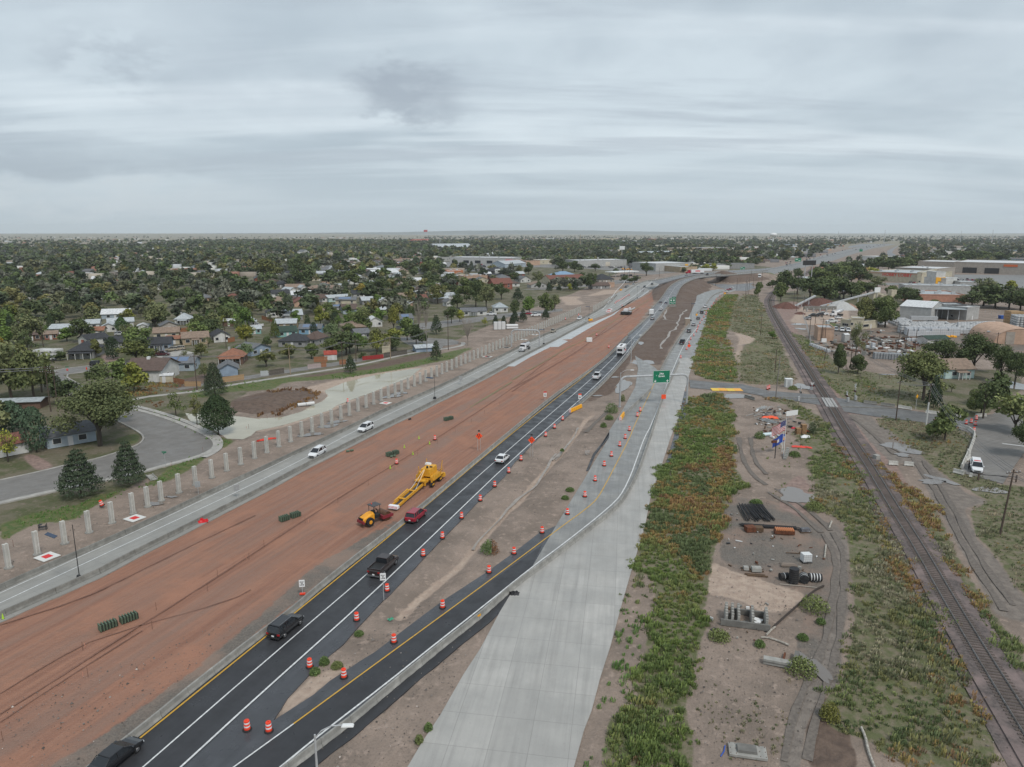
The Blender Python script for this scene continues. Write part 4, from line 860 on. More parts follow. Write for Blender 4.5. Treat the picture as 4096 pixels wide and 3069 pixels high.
mast_light(*f1(690,1125),8.0,'dark solar light mast on the barrier at lower left',R(-30));mast_light(*f6(1545,750),7.0,'solar light mast on the barrier right of the white SUVs',R(-25));mast_light(*f7(275,495),7.0,'solar light mast beside the bare sign frame',R(-25));mast_light(*f7(665,275),7.5,'solar light mast beside the yellow crash cushion on the left road',R(-25));mast_light(*fF(487,475),9,'solar light mast far off by the merging lanes',0);mast_light(*fF(1195,770),10,'thin lamp mast at the start of the far ramp barrier',0);mast_light(*f6(1770,700),1.0,'x',0)
bpy.data.objects.remove(bpy.data.objects['mast.006'],do_unlink=True) if 'mast.006' in bpy.data.objects else None
for o in[o for o in bpy.data.objects if o.get('label')=='x' and o.type=='EMPTY' and o.name.startswith('solar_mast')]:
 for c in[c for c in bpy.data.objects if c.parent==o]:bpy.data.objects.remove(c,do_unlink=True)
 bpy.data.objects.remove(o,do_unlink=True)
# ---- signs
def text(s,size,m,parent,loc,rot=(R(90),0,0),name='lettering',align='CENTER',ext_=.01,bold=0.0):
 c=bpy.data.curves.new(name,'FONT');c.body=s;c.size=size;c.align_x=align;c.align_y='CENTER';c.extrude=ext_;c.offset=bold;c.resolution_u=3;c.materials.append(m);c.space_line=.9
 o=link(name,c,parent);o.location=loc;o.rotation_euler=rot;return o
GREEN=mat('sign_green',(.012,.19,.10),.45,c2=(.015,.16,.09),scale=1);SWHITE=mat('sign_white',(.8,.8,.8),.45);SBLACK=mat('sign_black',(.02,.02,.02),.5);SORANGE=mat('sign_orange',(.9,.09,.025),.45);SRED=mat('sign_red',(.6,.03,.03),.5);YELS=mat('sign_yellow',(.75,.38,.03),.5);BLUE=mat('sign_blue',(.03,.09,.32),.5)
def plate(parent,name,w,h,m,loc,th=.05,border=None):
 mb=MB();mb.box(0,0,0,w,th,h);o=mb.obj(name,m,parent,bevel=.01);o.location=loc
 if border:
  for(x,z,a,b) in((0,h/2-.06,w-.1,.07),(0,-h/2+.06,w-.1,.07),(-w/2+.06,0,.07,h-.1),(w/2-.06,0,.07,h-.1)):
   mb=MB();mb.box(x,-th/2-.004,z,a,.008,b);mb.obj('border',border,o)
 return o
def sign_frame(A,B,h,label,sag=0,r=.27):
 A,B=G(*A),G(*B);c=(A+B)/2;L=(B-A).length;az=math.atan2(B.y-A.y,B.x-A.x)
 t=thing('sign_gantry',c,az,label,'sign gantry');n=9;k=1.6 if h>5 else 1;pts=[]
 for s in(-1,1):
  mb=MB();q=[Vector((s*L/2,0,0)),Vector((s*L/2,0,h-k))]+[Vector((s*(L/2-k+k*mc(a)),0,h-k+k*ms(a))) for a in[R(90)*i/6 for i in range(1,7)]]
  mb.path(q,r,10);mb.obj('leg',STEEL,t);mb=MB();mb.lathe([(.4,0),(.4,.1)],10);o=mb.obj('base_plate',STEEL,t);o.location.x=s*L/2
 TB(t,'crossbeam',STEEL,(-L/2+k,0,h),(L/2-k,0,h),r,r,10)
 mb=MB()
 for x in(-L*.22,L*.02,L*.26):mb.tube((x-.08,0,h),(x+.08,0,h),r*1.5,r*1.5,10)
 mb.obj('flanges',STEEL,t);return t,c,az,h,L
t,c,az,h,L=sign_frame(f7(930,1030),f7(1508,1003),8.2,'curved steel frame spanning the ramp with the green 29th Street sign')
pl=plate(t,'sign_panel',4.9,3.45,GREEN,(L/2*.19,-.32,h-.3),.08,SWHITE)
text('29th\nStreet',.72,SWHITE,pl,(0,-.06,.45),bold=.012)
for sx in(-1.75,1.75):
 mb=MB();mb.box(sx,-.05,-1.05,.13,.02,.42);mb.poly([(sx-.36,-.06,-1.12),(sx,-.06,-1.52),(sx+.36,-.06,-1.12),(sx+.2,-.06,-1.1),(sx,-.06,-1.26),(sx-.2,-.06,-1.1)]);mb.obj('arrow',SWHITE,pl)
sign_frame(Z(1950,1250,4.32,(413,592))[0],Z(1950,1250,4.32,(897,600))[0],7.0,'bare curved steel frame over the left carriageway')
def sign_post(fx,fy,h,label,rz=0,name='road_sign',legs=(0,),cat='sign'):
 t=thing(name,G(fx,fy),rz,label,cat)
 for x in legs:
  BX(t,'post',STEEL,x,0,h/2,.07,.07,h)
 return t
t=sign_post(*fF(950,585),1.6,'tall green exit sign reading Canon City on the far embankment side',0,legs=(-1.3,1.3));plate(t,'sign_foot',5.0,.8,CBN,(0,0,.4),1.0)
pl=plate(t,'sign_panel',4.1,4.0,GREEN,(0,-.1,3.6),.08,SWHITE);plate(t,'exit_tab',2.4,.7,GREEN,(.8,-.1,5.98),.08)
text('Canon City',.72,SWHITE,pl,(0,-.06,-.75),bold=.01);text('WEST   EAST',.42,SWHITE,pl,(0,-.06,1.55));text('1/2 MILE',.5,SWHITE,pl,(0,-.06,-1.55));text('EXIT',.45,SWHITE,t,(.8,-.17,5.98))
for sx in(-.85,.85):
 mb=MB();mb.poly([(sx-.42,-.055,.95),(sx+.42,-.055,.95),(sx+.46,-.055,.4),(sx,-.055,-.1),(sx-.46,-.055,.4)]);mb.obj('shield',SWHITE,pl)
for i,(q,w,hh,base,lb,tx) in enumerate([(fF(1872,160),5.2,3.0,7,'green overhead sign standing beyond the bridge',1),(fE(255,360),9.0,4.6,9,'pair of green overhead signs across the distant highway',1),(fE(800,258),7,5,9,'tiny green sign over the far end of the highway',''),(fN(1385,300),.1,.1,.1,'','')][:3]):
 t=sign_post(*q,base,lb,0,'road_sign',(-w*.5,w*.5));pl=plate(t,'sign_panel',w,hh,GREEN,(0,-.1,base),.1,SWHITE)
 if tx:mb=MB();mb.box(-w*.2,-.08,hh*.15,w*.36,.04,hh*.14);mb.box(w*.22,-.08,-hh*.2,w*.3,.04,hh*.12);mb.obj('worn_lettering',SWHITE,pl)
def stay(fx,fy,h,label,rz=.0):
 t=sign_post(fx,fy,h,label,rz);pl=plate(t,'sign_panel',.72,.98,SWHITE,(0,-.06,h),.03);text('STAY\nIN\nLANE',.22,SBLACK,pl,(0,-.03,0),bold=.003)
 return t
stay(*f2(1105,1300),3.3,'white STAY IN LANE sign at the right edge of the black highway',R(8));t=stay(*f2(403,1250),1.6,'white STAY IN LANE sign on the red dirt side of the barrier',R(8));plate(t,'sandbag',.7,.2,ORANGE,(0,0,.12),.3)
def diamond(fx,fy,h,label,kind=1,rz=0.1):
 t=thing('warning_sign',G(fx,fy),rz,label,'warning sign');
 for x in(-.3,.3):
  BX(t,'post',STEEL,x,0,h/2,.06,.06,h)
 mb=MB();mb.box(0,0,0,1.1,.04,1.1);o=mb.obj('sign_panel',SORANGE,t,bevel=.01);o.location=(0,-.07,h);o.rotation_euler=(0,R(45),0)
 if kind:
  for x in(-.2,.18):
   mb=MB();mb.path([Vector((x+.1,-.1,h-.4)),Vector((x+.1,-.1,h-.15)),Vector((x-.1,-.1,h+.05)),Vector((x-.1,-.1,h+.35))],.045,4);mb.poly([(x-.24,-.13,h+.25),(x+.04,-.13,h+.25),(x-.1,-.13,h+.5)]);mb.obj('arrow',SBLACK,t)
  BX(t,'warning_lamp',DARK,0,0,h+1.15,.42,.3,.3);TB(t,'lamp_stem',STEEL,(0,0,h+.8),(0,0,h+1.1),.03)
 return t
diamond(*f6(1928,1195),3.3,'orange diamond lane shift sign on the red dirt side',1,R(8));diamond(*f3(168,165),3.6,'orange diamond lane shift sign right of the black highway',1,R(8));diamond(*f7(1528,540),1.7,'orange diamond sign on a folding stand beside the queueing cars',0,R(0))
def speed(fx,fy,h,label,top=SRED,tt='SPEED'):
 t=sign_post(fx,fy,h,label,R(6));pl=plate(t,'sign_panel',.85,1.1,SWHITE,(0,-.06,h),.03);plate(t,'top_panel',.85,.38,top,(0,-.06,h+.76),.03)
 text('LIMIT',.2,SBLACK,pl,(0,-.03,.35));text('50',.55,SBLACK,pl,(0,-.03,-.1),bold=.01);return t
speed(*f7(285,975),1.6,'red-topped speed limit 50 sign behind the left highway barrier');speed(*f7(585,1005),1.9,'orange-topped speed limit 50 sign at the barrier with the crash cushion',SORANGE)
t=sign_post(*f7(1308,990),1.7,'square orange work sign on the ramp barrier below the green sign',0);plate(t,'sign_panel',1.25,1.25,SORANGE,(0,-.06,1.5),.03)
def back_sign(q,h,w,hh,lb,rz=R(25)):
 t=sign_post(*q,h,lb,rz,legs=(0,));plate(t,'sign_panel',w,hh,mat('sign_back',(.36,.37,.375),.5,metal=.3),(0,.05,h),.03)
back_sign(f1(1715,385),1.9,.9,1.1,'grey back of a sign on the outer barrier beside a post');back_sign(f1(2050,415),1.9,.9,1.1,'grey back of a sign on the inner barrier left of the first white SUV');back_sign(f6(1770,625),2.0,1.1,1.3,'grey back of a sign on the barrier right of the second white SUV');back_sign(f7(642,300),2.0,1.4,1.8,'grey back of a sign near the yellow crash cushion');back_sign(fF(560,405),2.5,3,3,'grey back of a square sign beside the far left lanes')
t=sign_post(*f8(1275,1055),3.6,'yellow diamond curve warning sign under the big olive tree',0);mb=MB();mb.box(0,0,0,.85,.03,.85);o=mb.obj('sign_panel',YELS,t);o.location=(0,-.06,3.6);o.rotation_euler=(0,R(45),.6)
t=sign_post(*fL(590,555),3.0,'stop sign with a green street name blade at the street corner',0);mb=MB();mb.prism([(.38*mc(R(22.5+45*i)),.38*ms(R(22.5+45*i))) for i in range(8)],-.02,.02,'y');o=mb.obj('stop_panel',SRED,t);o.location=(0,-.06,2.3);plate(t,'street_blade',1.2,.3,GREEN,(0,0,3.2),.03);text('STOP',.22,SWHITE,t,(0,-.1,2.3))
t=sign_post(*f1(1430,140),2.9,'green street name sign on the kerb of the foreground street',0);plate(t,'street_blade',.95,.25,GREEN,(0,0,2.95),.03);plate(t,'street_blade',.03,.25,GREEN,(0,0,2.7),.95)
t=sign_post(*f8(205,1150),1.4,'white board on three dark posts seen from behind in the material yard',R(25),legs=(-1.2,0,1.2));plate(t,'board',3.9,1.3,WHITE,(0,.08,1.9),.05);mb=MB()
t=thing('flag_sign',G(*fL(750,505)),0,'small orange marker standing in the verge near the stop sign','marker');plate(t,'orange_panel',.4,.8,ORANGE,(0,0,.8));plate(t,'stake',.06,.5,STEEL,(0,0,.2))
# crash cushions
YPL=mat('yellow_plastic',(.82,.38,.02),.4)
def cushion(q,n,az,label,cat='crash cushion',stripe=True):
 t=thing('crash_cushion',G(*q),az,label,cat,'yellow water-filled crash cushions')
 for i in range(n):
  BX(t,'module',YPL,.6+i*1.12,0,.5,1.05,.62,.95,0,(.9,.6),bevel=.06)
 if stripe:
  mb=MB();mb.box(-.02,0,.5,.06,.62,.9);fr=mb.obj('striped_nose',WBAND,t);
  for k in range(3):
   mb=MB();mb.poly([(-.056,-.31,.1+k*.3),(-.056,.31,.32+k*.3),(-.056,.31,.2+k*.3),(-.056,-.31,-.02+k*.3+.02)]);mb.obj('red_stripe',SRED,fr,fix=False)
cushion(f7(500,1083),6,R(58),'row of yellow plastic crash modules ending the right barrier of the black highway');cushion(f7(935,1150),5,R(72),'row of yellow plastic crash modules ending the slanting ramp barrier');cushion(f7(662,290),3,R(48),'yellow crash cushion ending the barrier on the left concrete road',stripe=False);cushion(f7(1590,245),2,R(60),'orange-yellow crash cushion at the far ramp split',stripe=False)
cushion(fF(262,370),2,R(40),'small yellow crash cushion far left by the exit lane',stripe=False);cushion(fF(1632,415),2,R(40),'small yellow crash cushion at the end of the far ramp',stripe=False)
# ================================================================ vehicles
PAINT=mat('car_paint',(1,1,1),.28,tint=True,spec=.5,coat=.5);GLASS=mat('car_glass',(.018,.021,.025),.08,spec=.6);TYRE=mat('tyre',(.02,.02,.021),.85);RIM=mat('rim',(.3,.3,.31),.35,metal=.7);TAIL=mat('tail_lamp',(.35,.012,.012),.25);HEAD=mat('head_lamp',(.6,.62,.65),.15);TRIM=mat('black_trim',(.025,.025,.026),.6)
def loft(mb,rings):
 i=len(mb.v);n=len(rings[0])
 for r_ in rings:mb.v+=[tuple(p) for p in r_]
 for j in range(len(rings)-1):
  for k in range(n):
   q=(k+1)%n;mb.f.append((i+j*n+k,i+j*n+q,i+(j+1)*n+q,i+(j+1)*n+k));mb.mi.append(0)
 mb.f.append(tuple(i+k for k in range(n)));mb.mi.append(0);m=i+(len(rings)-1)*n;mb.f.append(tuple(m+k for k in reversed(range(n))));mb.mi.append(0)
def ringb(x,w,z0,z1,tw=.93):return[(x,.8*w,z0),(x,w,z0+.16),(x,w,z1-.2),(x,tw*w,z1),(x,-tw*w,z1),(x,-w,z1-.2),(x,-w,z0+.16),(x,-.8*w,z0)]
def wheels(t,xs,y,r,w=.24,rim=True):
 for x in xs:
  for s in(-1,1):
   mb=MB();mb.tube((x,s*(y-w),r),(x,s*y,r),r,r,14);wl_=mb.obj('wheel',TYRE,t)
   if rim:mb=MB();mb.tube((x,s*(y-.02),r),(x,s*(y+.012),r),r*.62,r*.56,10);mb.obj('rim',RIM,wl_)
def make_car(kind):
 t=thing({'pickup':'pickup_truck','van':'van'}.get(kind,'car'),(0,0,0),0,'x',{'suv':'SUV','sedan':'car','pickup':'pickup truck','van':'van'}[kind])
 if kind=='sedan':L,w,rs,zr,belt=4.75,.9,.33,1.45,.95
 elif kind=='suv':L,w,rs,zr,belt=4.85,.95,.37,1.74,1.1
 elif kind=='van':L,w,rs,zr,belt=5.1,.98,.36,1.95,1.15
 else:L,w,rs,zr,belt=5.8,1.0,.42,1.92,1.2
 h=L/2;mb=MB();hood=belt-(.02 if kind!='van' else-.02)
 rear=belt+(.04 if kind=='sedan' else 0)
 loft(mb,[ringb(-h,w*.86,.42,rear-.12),ringb(-h+.12,w*.97,.3,rear),ringb(-h*.6,w,.26,rear+.02),ringb(0,w,.26,belt),ringb(h*.45,w,.26,hood),ringb(h*.75,w*.97,.27,hood-.1),ringb(h-.12,w*.9,.3,hood-.25),ringb(h,w*.74,.42,hood-.38)])
 body=mb.obj('body',PAINT,t,bevel=.03)
 if kind=='pickup':
  cab=[(-.55,belt),(-.5,zr-.1),(-.2,zr),(.9,zr),(1.75,belt)];x0=-h+.15
  mb=MB();mb.box((x0-.6)/2+.0,0,belt+.12,abs(-.6-x0),.06,.24);bed=[(x0-.6)/2,abs(-.6-x0)]
  mb=MB()
  for s in(-1,1):mb.box(bed[0],s*(w-.06),belt+.06,bed[1],.1,.26)
  mb.box(x0,0,belt+.06,.08,2*w-.1,.26);mb.obj('bed_sides',PAINT,t);BX(t,'bed_floor',TRIM,bed[0],0,belt+.03,bed[1]-.12,2*w-.26,.02)
 elif kind=='sedan':cab=[(-1.95,belt+.02),(-1.2,zr-.06),(-.6,zr),(.25,zr-.03),(1.3,belt)]
 elif kind=='suv':cab=[(-2.3,belt),(-2.1,zr-.12),(-1.8,zr-.02),(.3,zr),(1.35,belt)]
 else:cab=[(-2.45,belt),(-2.4,zr-.1),(-2.2,zr),(.9,zr),(1.9,belt)]
 mb=MB();rg=[]
 for x,z in cab:
  k=(z-belt)/(zr-belt);wt=w*(.93-.17*k);rg.append([(x,w*.93,belt-.05),(x,wt,max(z,belt)),(x,-wt,max(z,belt)),(x,-w*.93,belt-.05)])
 loft(mb,rg);mb.obj('windows',GLASS,t)
 mb=MB();wt=w*.775;xa,xb=cab[1][0]+.02,cab[3][0]+.06;mb.box((xa+xb)/2,0,zr+.0,xb-xa,2*wt,.07,0,(.93,.93));mb.obj('roof',PAINT,t,bevel=.02)
 mb=MB()
 for s in(-1,1):
  for(xl,xh) in((cab[0][0]+.02,cab[1][0]),(cab[4][0]-.05,cab[3][0]),((cab[1][0]+cab[3][0])/2,(cab[1][0]+cab[3][0])/2)):
   mb.tube((xl,s*(w*.935),belt-.02),(xh,s*(w*.78),zr-.02),.05,.045,5)
  if kind in('suv','van'):mb.tube((cab[0][0]*.62,s*w*.93,belt),(cab[0][0]*.62,s*w*.78,zr-.02),.07,.06,5)
 mb.obj('pillars',PAINT,t)
 wheels(t,(-h*.6,h*.62),w+.005,rs)
 for s in(-1,1):
  BX(t,'tail_light',TAIL,-h+.04,s*w*.78,rear-.25,.12,.3,.2);BX(t,'headlight',HEAD,h-.1,s*w*.66,hood-.42,.16,.34,.15)
  BX(t,'mirror',PAINT,cab[4][0]-.35,s*(w+.1),belt+.06,.16,.2,.14)
  if kind=='suv':BX(t,'roof_rail',RIM,-.75,s*w*.66,zr+.06,2.2,.04,.04)
 BX(t,'number_plate',SWHITE,-h-.02,0,.62 if kind!='pickup' else .6,.02,.34,.16);BX(t,'grille',TRIM,h-.02,0,.55,.06,w*1.1,.22)
 BX(t,'rear_bumper',RIM if kind=='pickup' else TRIM,-h-.03,0,.42,.12,w*1.8,.16)
 return t
CARS={}
def car(kind,q,az,c,label,z=0.0,gh=False,group='vehicles on the highway',sc=1.0):
 p=(GH if gh else G)(q[0],q[1])
 if kind not in CARS:CARS[kind]=t=make_car(kind);tree_of(t);[tree_of(k) for k in tree_of(t)]
 else:t=copy_thing(CARS[kind],p,0)
 t.location=(p.x,p.y,p.z+.05+z);t.rotation_euler=(0,0,az);t['label']=label;t['group']=group;t.scale=(sc,)*3
 for k in bpy.data.objects if t is CARS[kind] else():
  if k.parent==t:k.color=(*c,1)
 if t is not CARS[kind]:
  for k in t.children:k.color=(*c,1)
 return t
def dirat(line,y):
 best=min(range(len(line)-1),key=lambda i:abs(line[i].y-y));d=line[best+1]-line[best];return math.atan2(d.y,d.x)
BLK,WH,RD,GY,SV,BR,NV,BG=(.012,.012,.014),(.72,.73,.74),(.30,.012,.03),(.11,.115,.12),(.38,.39,.4),(.028,.018,.017),(.02,.03,.06),(.33,.29,.22)
def hwy(kind,q,c,lb,rev=False,line=None,**k):
 line=line or markW1;p=G(*q);a=dirat(line,p.y);return car(kind,q,a+(PI if rev else 0),c,lb,**k)
hwy('sedan',f5(1010,1400),BLK,'black sedan cut off by the bottom edge on the black highway')
hwy('suv',f62(262,265),BLK,'black SUV with red tail lights on the black highway near the bottom')
hwy('pickup',f2(1105,1035),BR,'dark brown crew-cab pickup with an open bed on the black highway')
hwy('suv',f2(1385,595),RD,'dark red SUV beside the concrete barrier')
hwy('sedan',f2(2130,97),WH,'white sedan on the black highway between the two diamond signs')
hwy('pickup',f7(733,785),WH,'white pickup ahead of the white sedan on the black highway')
hwy('sedan',f7(1213,277),SV,'silver sedan on the grey highway right behind the white box truck')
hwy('suv',fF(802,628),WH,'white SUV below the green Canon City sign')
hwy('suv',fF(797,545),GY,'dark grey SUV left of the green Canon City sign, left lane');hwy('sedan',fF(867,550),NV,'dark blue car left of the green Canon City sign, right lane');hwy('van',fF(905,485),WH,'white van partly behind the green Canon City sign')
hwy('suv',f6(530,1238),WH,'nearer white SUV coming down the left concrete carriageway',True,leftW1);hwy('suv',f6(948,1020),WH,'farther white SUV coming down the left concrete carriageway',True,leftW1)
hwy('pickup',f7(355,388),BG,'pale SUV-like pickup behind the white tanker truck',True,leftW1,sc=.85);hwy('suv',f7(583,278),WH,'white car coming down the left carriageway near the crash cushion',True,leftW1)
hwy('suv',fF(587,333),BLK,'black SUV on the far left lanes',True,leftW1);hwy('suv',fF(685,295),GY,'small dark car on the far left lanes',True,leftW1);hwy('suv',fF(342,333),GY,'dark car on the far outer exit lane',True,leftW1);hwy('sedan',fF(367,316),SV,'pale car following the dark one on the far exit lane',True,leftW1);hwy('sedan',fF(440,290),SV,'silver car last on the far exit lane',True,leftW1)
hwy('sedan',fF(1137,175),SV,'small silver car on the lanes behind the truck near the bridge',gh=True);hwy('sedan',fF(1660,145),SV,'silver car beyond the bridge',gh=True);hwy('pickup',fF(1413,170),BLK,'black pickup on the bridge',gh=True);hwy('sedan',fF(1765,123),WH,'white car beyond the bridge',gh=True)
for(x,y,kd,c,lb) in[(1083,1072,'pickup',BLK,'black pickup nearest in the queue on the far ramp'),(1170,920,'suv',GY,'dark grey SUV second in the queue on the far ramp'),(1231,833,'sedan',SV,'grey sedan third in the queue on the far ramp'),(1292,747,'sedan',GY,'charcoal sedan fourth in the queue on the far ramp'),(1340,672,'suv',BLK,'black SUV fifth in the queue on the far ramp'),(1391,595,'pickup',WH,'white pickup sixth in the queue on the far ramp'),(1662,395,'suv',WH,'white SUV near the head of the far ramp'),(1683,370,'sedan',RD,'first red car waiting at the cross street'),(1714,362,'sedan',RD,'second red car waiting at the cross street'),(1740,350,'suv',WH,'white car waiting foremost at the cross street')]:
 p=G(*ZF((x,y))[0]);car(kd,ZF((x,y))[0],dirat(rampW+[G(*q) for q in ZF((1500,440),(1600,400),(1760,360))],p.y),c,lb)
P_='parked vehicles'
for(q,kd,az,c,lb) in[(fL(845,460),'suv',R(8),BLK,'black SUV parked on the street before the bright green lawn'),(fL(1400,375),'pickup',R(12),(.06,.012,.018),'maroon pickup parked before the blue bungalow'),(fL(1483,335),'suv',R(200),BG,'beige SUV left of two beside the blue bungalow'),(fL(1545,327),'suv',R(200),BG,'beige SUV right of two beside the blue bungalow'),(fL(435,412),'suv',R(0),WH,'white SUV parked half behind the flat dark conifer'),(fL(1040,200),'suv',R(20),SV,'silver car between the small white houses'),(f6(15,125),'pickup',R(190),WH,'white vehicle beside the wooden fence left of the teal house'),(f6(775,225),'sedan',R(5),SV,'silver sedan behind the white picket fence'),(f6(1240,145),'sedan',R(0),GY,'grey car on the street behind the bare tree'),(f6(2035,25),'pickup',R(170),WH,'white pickup by the white long house'),(f7(205,250),'pickup',R(190),WH,'white pickup parked below the green trees'),(f7(135,235),'sedan',R(170),RD,'red car parked left of the white pickup'),(Z(3072,1180,4.32,(683,425))[0],'suv',R(100),SV,'silver SUV parked at the left end of the yard fence'),(Z(3072,1180,4.32,(790,378))[0],'pickup',R(170),BLK,'black pickup in the yard beside other parked cars'),(Z(3072,1180,4.32,(885,362))[0],'suv',R(170),BR,'dark maroon car beside the black pickup in the yard'),(Z(3072,1180,4.32,(955,350))[0],'pickup',R(170),WH,'rear white pickup in the yard beside the dark cars'),(Z(3072,1180,4.32,(1100,480))[0],'pickup',R(175),WH,'long white pickup above the bright grass of the office'),(Z(3072,1180,4.32,(1220,412))[0],'sedan',R(20),WH,'white sedan behind the long white pickup'),(Z(3072,1180,4.32,(1170,618))[0],'suv',R(250),SV,'leftmost car parked before the cream office'),(Z(3072,1180,4.32,(1278,628))[0],'suv',R(250),WH,'middle white car parked before the cream office'),(Z(3072,1180,4.32,(1385,635))[0],'suv',R(250),WH,'rightmost white car parked before the cream office'),(Z(3072,1180,4.32,(1950,525))[0],'pickup',R(175),WH,'white pickup under the large double tree'),(fE(1230,505),'suv',R(80),GY,'dark car parked at the corner of the cream store'),(fE(1262,505),'sedan',R(80),RD,'red car parked at the corner of the cream store')]:
 car(kd,q,az,c,lb,group=P_)
def far_car_mesh(kind):
 t=CARS.get(kind) or car(kind,(2048,1500),0,WH,'x');mb=MB();mats_=[PAINT,GLASS,TYRE,TAIL,HEAD,TRIM]
 for o in t.children:
  m=o.data.materials[0];
  if m not in mats_:continue
  i=len(mb.v);mb.v+=[v.co[:] for v in o.data.vertices]
  for f in o.data.polygons:mb.f.append(tuple(i+k for k in f.vertices));mb.mi.append(mats_.index(m))
 return mb.mesh('small_'+kind,mats_,False)
FARM={}
CN={id(WH):'white',id(SV):'silver',id(GY):'dark grey',id(BLK):'black',id(NV):'navy',id(RD):'red'}
def fcar(kind,q,az,c,label,group):
 kind='suv' if kind=='van' else kind
 if kind not in FARM:FARM[kind]=far_car_mesh(kind)
 p=G(*q);o=link({'pickup':'pickup_truck'}.get(kind,'car'),FARM[kind]);o.location=(p.x,p.y,.08);o.rotation_euler=(0,0,az);o.color=(*c,1);tag(o,label.replace('car',CN[id(c)]+' '+{'suv':'SUV','sedan':'car','pickup':'pickup'}[kind],1),{'suv':'SUV','sedan':'car','pickup':'pickup'}[kind],group)
k=0
for(x0,x1,y0,y1,n) in[(1620,1830,470,500,24),(1640,1800,500,520,10),(2060,2200,545,555,4),(590,615,610,650,3)]:
 for i in range(n):
  q=ZE((ru(x0,x1),ru(y0,y1)))[0];fcar(random.choice(['suv','sedan']),q,R(70)+random.choice([0,PI]),random.choice([WH,SV,GY,BLK,NV,RD,WH]),'small parked car among many in the store car park at right','cars in the store car park')
for i in range(46):
 u=ru(0.02,.98);lane=random.choice([-1,1]);a=ZE((120+u*960,352-u*190-18*ms(u*3.1)+lane*(9-4*u)))[0]
 fcar(random.choice(['suv','sedan','van']),a,R(ru(50,60)),random.choice([WH,SV,GY,BLK,RD,NV]),'tiny car on the distant pale highway at upper right','cars on the distant highway')
for i in range(34):
 a=Z(1024,900,2.16,(ru(1500,2150),ru(345,390)))[0];fcar(random.choice(['suv','sedan','pickup']),a,R(ru(0,180)),random.choice([WH,SV,GY,BLK,RD,NV]),'tiny car parked before the white strip mall','cars before the strip mall')
for i in range(26):
 a=ZN((ru(560,1100),ru(365,380)+random.choice([0,0,75])))[0];fcar(random.choice(['suv','sedan','pickup']),a,R(ru(0,180)),random.choice([WH,SV,GY,BLK,RD,NV]),'tiny car parked among the shops left of the far highway','cars among the far shops')
# police-style white SUV and officer
t=car('pickup',f4(1797,282),R(241),WH,'white patrol vehicle with a red light bar parked on the old street',group=P_);BX(t,'light_bar',SRED,.3,0,1.98,.3,1.1,.12)
mb=MB();mb.box(-1.6,0,1.55,2.3,1.7,.7,0,(.95,.85));mb.obj('rear_canopy',mat('white_paintwork',(.7,.7,.71),.35),t)
# tanker, camper, box truck, semi
def big_wheels(t,xs,y=1.15,r=.5):wheels(t,xs,y,r,.35)
WPAINT=MATS['white_paintwork']
t=thing('tanker_truck',G(*f7(105,545)),dirat(leftW1,G(*f7(105,545)).y)+PI,'white tanker truck with a blue and red side panel on the left carriageway','truck')
BX(t,'bonnet',WPAINT,3.1,0,1.35,1.9,1.7,1.1,0,(.9,.85),bevel=.12);BX(t,'cab',WPAINT,1.3,0,1.85,1.8,2.3,2.1,0,(.8,.85),bevel=.1);BX(t,'windscreen',GLASS,2.16,0,2.25,.12,1.9,.75);BX(t,'grille',STEEL,4.08,0,1.3,.1,1.0,.8)
mb=MB();mb.prism([(1.1*mc(a),2.05+.85*ms(a)) for a in[2*PI*i/16 for i in range(16)]],-5.0,.2);mb.obj('tank',STEEL,t);BX(t,'side_panel',BLUE,-2.4,-1.13,2.2,3.6,.05,.8);BX(t,'side_emblem',SRED,-2.2,-1.17,2.2,1.5,.05,.4);BX(t,'chassis',TRIM,-2.4,0,1.0,5.4,1.0,.3);BX(t,'bumper',STEEL,4.15,0,.65,.25,2.3,.35);big_wheels(t,(3.2,-3.2,-4.4));mb=MB()
for x in(-4,-2.4,-.9):mb.tube((x,0,2.85),(x,0,3.0),.3,.3,8)
mb.obj('hatches',DARK,t)
t=thing('camper_trailer',G(*f7(938,580)),dirat(markW1,G(*f7(938,580)).y),'white camper trailer with a dark rear window on the black highway','camper trailer')
BX(t,'body',WPAINT,2,0,1.95,8.5,2.5,2.9,bevel=.12);BX(t,'rear_window',GLASS,-2.28,0,2.1,.06,1.9,.9);BX(t,'side_window',GLASS,1,-1.27,2.2,2.2,.05,.6);BX(t,'side_stripe',SRED,4,-1.27,1.3,2.5,.04,.5);BX(t,'bicycle_rack',TRIM,-2.7,0,.8,.8,1.9,.35);mb=MB()
for x in(0,2.5):mb.box(x,0,3.5,.8,.7,.25)
mb.obj('roof_vents',DARK,t);wheels(t,(0,1.1),1.24,.38)
for(q,gh,lb,L,cab) in[(f7(1203,238),0,'white box trailer ahead of the silver sedan',5,0)]:
 t=thing('box_trailer',G(*q),dirat(markW1,G(*q).y),lb,'box truck');BX(t,'box_body',WPAINT,1.2,0,1.75,L,2.3,2.5,bevel=.05);BX(t,'rear_door',WHITE,-1.33,0,1.8,.04,1.9,2.1);wheels(t,(.8,1.7),1.17,.36)
p=GH(*fF(1240,150));t=thing('semi_truck',p,R(180)+.2,'red semi truck with a white trailer near the far bridge','truck');BX(t,'trailer',WPAINT,-3,0,2.6,13.5,2.6,2.8);RP=mat('red_paint',(.35,.015,.03),.35);BX(t,'cab',RP,5.7,0,2.3,2.6,2.4,2.9,0,(.85,.9),bevel=.1);BX(t,'bonnet',RP,7.8,0,1.5,2.0,1.9,1.3,0,(.85,.85),bevel=.1);BX(t,'windscreen',GLASS,7.03,0,2.9,.1,2.0,.9);BX(t,'side_emblem',SRED,-3,1.32,2.7,5,.03,1.0);big_wheels(t,(7.8,4.2,3,-7.5,-8.7))
